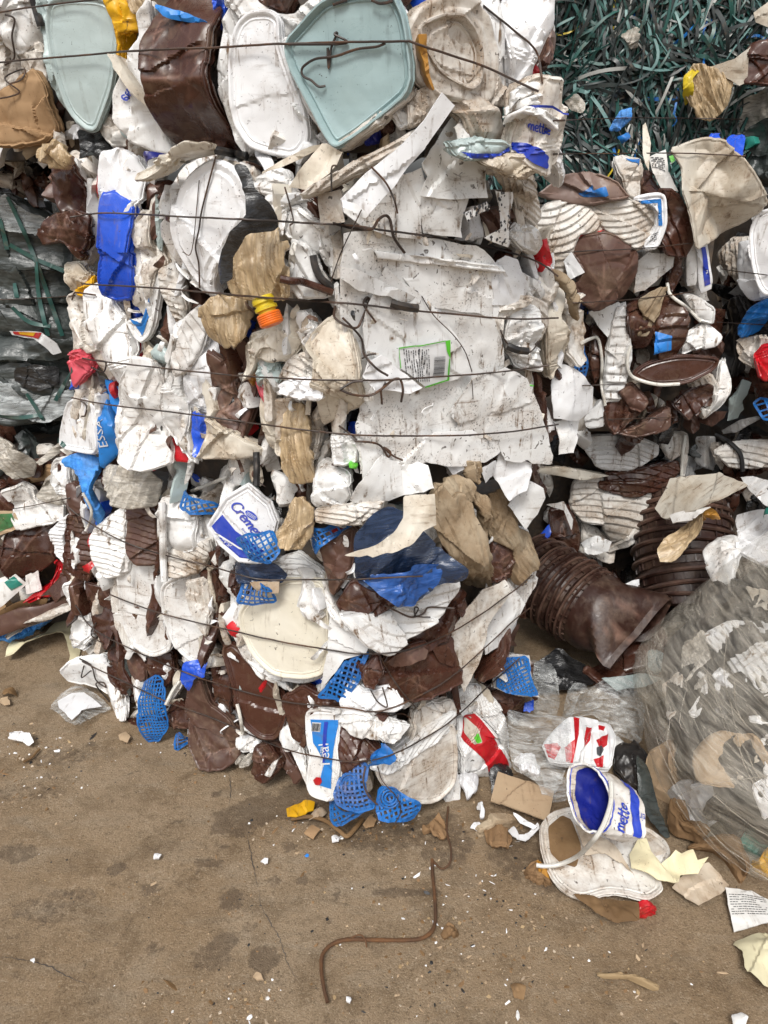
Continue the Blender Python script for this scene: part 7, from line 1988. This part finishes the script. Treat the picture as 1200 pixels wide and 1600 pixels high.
strew(500, 400, 1450, 260, 130, .0010, .004, [.6, 1, 2, 4, 4, 4, 1, .2, .05])
strew(260, 50, 1200, 70, 45, .0012, .007, [3, 2, 2, 3, 4, 2, 1, 2, 0])
strew(260, 345, 1560, 60, 22, .0012, .007, [1.5, 3, 3, 4, 4, 2, 2, 1, 0])
strew(420, 560, 1285, 110, 25, .0012, .008, [1.5, 3, 3, 4, 5, 3, 2, 1, .2])
strew(300, 250, 1160, 110, 35, .0012, .006, [2, 2, 2, 4, 4, 3, 1, 1, .2])
strew(60, 390, 1365, 18, 14, .001, .004, [0, 1, 2, 5, 4, 3, 1, 0, 0]); strew(90, 365, 1405, 20, 15, .001, .004, [0, 1, 2, 5, 4, 3, 1, 0, 0]); strew(80, 230, 1383, 16, 9, .001, .004, [0, 1, 3, 5, 2, 2, 1, 0, 0])
strew(1000, 900, 1470, 190, 90, .0008, .0028, [.4, 2, 3, 5, 4, 3, 1, .2, 0])
strew(1800, 560, 1420, 380, 130, .0007, .0022, [.3, 1, 2, 5, 5, 5, 1, .1, 0])
strew(220, 60, 1190, 60, 35, .0012, .005, [1, 2, 2, 4, 6, 5, 1, 1, 0])
strew(14, 720, 1370, 70, 70, .004, .006, [6, 0, 0, 0, 0, 0, 0, 1, 0])
for _ in range(16):
    g = ground_hit([(rd.normal(740, 90), rd.normal(1370, 70))])[0]; crumb(g[0], g[1], .0022, rd.uniform(4, 7), 0)
tag(raw('ground_debris', DV, DF, DM, None, fmat=DMI, smooth=False, keep=False), kind='stuff')

# ================================================================== baling wires
bvh()
for bale_, pts, r in (
    (tb, '-20,99 60,92 110,88 200,80 340,74 440,69 560,66 642,64', .0026), (tb, '640,64 700,85 760,105 842,143', .0026), (tb, '-20,22 60,10 140,0 200,-8', .0024),
    (tb, '755,8 800,45 838,80 848,130', .0024),
    (mb, '110,339 160,333 260,337 420,345 540,352 600,360 700,374 800,395 845,412 872,432', .0026), (mb, '128,443 240,450 330,457 400,464 540,474 640,485 720,492 800,498 872,497', .0026),
    (mb, '128,559 170,566 300,580 400,589 520,594 600,594 700,588 790,580 858,571', .0026), (mb, '112,621 180,634 280,645 400,662 480,672 560,680 700,681 800,674 872,663', .0026),
    (lb, '98,784 130,810 190,845 260,868 330,885 400,904 480,906 560,905 660,900', .0024), (lb, '170,928 250,958 340,980 440,1003 520,1016 570,1022 640,1015 720,980 800,925 832,898', .0026),
    (lb, '118,945 150,985 240,1030 330,1065 440,1095 540,1106 600,1110 690,1068 760,1010 800,972 828,950', .0026), (lb, '128,1033 200,1068 260,1096 340,1125 430,1165 500,1183 560,1190 620,1176 700,1130 760,1075 812,1028', .0026),
    (rb, '868,395 920,392 990,389 1080,380', .002), (rb, '895,473 975,469 1040,462 1085,455', .002), (rb, '910,602 980,600 1060,601', .002), (rb, '950,655 1060,652', .002),
    (r2, '1128,420 1160,425 1200,430', .002), (r2, '1120,503 1200,508', .002),
    (gb, '864,188 930,186 1000,184 1100,185 1160,187', .0022), (gb, '864,240 950,240 1060,239 1165,244', .0022),
    (fb, '-10,468 60,466 118,462', .0022), (f2, '20,795 60,788 110,778', .0022)):
    p = spline(px('P', pts), 6)
    r *= .78; V3 = lay(p, .0004 + r, .034)
    n = len(V3); V3 = V3 + .0012 * np.stack([fbm(np.arange(n) * .12, np.full(n, k), 3, 3) for k in range(3)], 1)
    V, F = tube_mesh(V3, r, 6); raw('baling_wire', V, F, 'wire', bale_, keep=False)
for bale_, reg, pts, r in (
    (tb, 'A', '1200,185 1440,180 1395,145 1405,140 1380,200 1370,285 1365,200 1372,240', .0022), (tb, 'B', '540,180 500,195 420,205 330,235 250,245 200,275 190,300 200,320 230,335 260,360 290,358', .0022),
    (tb, 'B', '320,20 350,10 380,0', .0022), (tb, 'B', '480,0 520,15 570,5', .0022), (tb, 'A', '20,270 60,240 50,150 60,80 20,60', .0022), (tb, 'A', '0,410 50,400 80,380 20,330 60,300 105,290 90,330 40,350', .0018),
    (mb, 'D', '900,-150 870,-40 840,80 830,150 815,230 828,300 832,400', .0018), (mb, 'B', '480,695 540,760 575,830 590,890', .0018), (mb, 'B', '320,930 400,950 480,955 510,915 540,898 560,920 575,990 620,1055', .0028),
    (mb, 'B', '120,780 140,850 155,920 140,940', .0016), (mb, 'B', '315,800 315,700 340,690', .0016),
    (mb, 'E', '330,340 328,390 380,425 420,432 440,400 465,340 470,310 458,310 450,340 500,410', .0024), (mb, 'E', '360,390 400,430 440,480 450,540 500,600 550,632', .0024), (mb, 'E', '440,560 470,545 500,540', .0024),
    (mb, 'E', '350,690 400,660 445,655', .0024), (mb, 'E', '350,690 400,710 470,715 520,690 570,650 600,648 612,690 605,740', .0026), (mb, 'E', '520,690 525,750', .0022), (mb, 'E', '540,660 525,690', .0022),
    (mb, 'E', '410,905 480,910 520,925 550,970 560,950 530,930 570,965 612,985', .0024), (mb, 'E', '345,840 400,880 420,900', .0022), (mb, 'E', '690,300 740,380 820,460 870,530 900,615', .0012), (mb, 'E', '900,655 905,730', .001), (mb, 'E', '295,300 350,130 440,-60', .0012),
    (mb, 'F', '85,575 95,600 120,635 200,670 250,620', .0018), (mb, 'D', '335,870 360,890 355,930 340,935', .0022), (mb, 'D', '300,450 310,420 330,420 400,430', .0020), (mb, 'D', '380,730 430,750 440,710 400,700', .0020), (mb, 'D', '760,250 800,240 830,-50', .0010),
    (lb, 'H', '670,655 720,680 780,705 830,690 850,665 900,665 960,668', .0022), (lb, 'H', '790,705 810,670 795,665 800,700 860,705', .0018), (lb, 'L', '650,200 700,290 760,370 800,415', .0016), (lb, 'L', '610,340 640,390 680,410 660,330', .0018), (lb, 'L', '690,450 740,440 780,460', .0018),
    (lb, 'L', '590,660 580,720 600,780 640,820', .0022), (lb, 'L', '640,660 660,720 720,790 735,850 710,900', .0014), (lb, 'K', '330,210 380,240 400,300 440,330 430,310 400,320 455,390', .0024), (lb, 'K', '350,240 340,290 380,260', .0022), (lb, 'K', '400,60 380,110 430,150', .002)):
    W(reg, 'loose_wire', pts, bale_, 'wire', r, span=.025)
for bale_, reg, pts, r, mm in ((mb, 'E', '100,228 150,238 190,240 250,260 320,285', .0075, 'brown'), (mb, 'E', '238,130 248,180 270,225 318,268', .0075, 'dark_plastic'), (mb, 'E', '562,330 620,345 676,352', .0085, 'rubber'), (mb, 'E', '1048,508 1090,525 1134,530', .0085, 'rubber'),
    (mb, 'G', '1068,150 1070,220 1068,290', .008, 'rubber'), (tb, 'A', '135,-20 150,40 172,110', .009, 'rubber'), (tb, 'A', '895,625 950,635 1030,650', .008, 'rubber'), (lb, 'G', '675,360 678,450 680,600 685,690', .0095, 'white'), (mb, 'G', '800,312 870,285 945,255', .005, 'handle'),
    (rb, 'F', '628,640 615,690 618,745 650,778 740,802 832,800', .0055, 'handle'), (rb, 'F', '425,628 460,612 492,612 508,700 506,800 522,890', .005, 'handle'), (rb, 'F', '780,380 795,430 860,480 920,540', .005, 'handle'), (lb, 'K', '988,400 1000,450 1012,520', .005, 'handle'),
    (r2l, 'J', '985,0 1040,30 1085,80 1095,150', .008, 'rubber'), (lb, 'G', '355,480 375,440 380,390 345,320', .004, 'handle'), (rl, 'J', '855,0 845,80 840,170', .006, 'handle')):
    W(reg, 'bucket_handle', pts, bale_, mm, r, span=.03, sides=8)
# coarse fraying ends of film and straps at the bale foot
W('K', 'bucket_handle', '690,405 720,345 748,305', lb, 'handle', .006, span=.03)
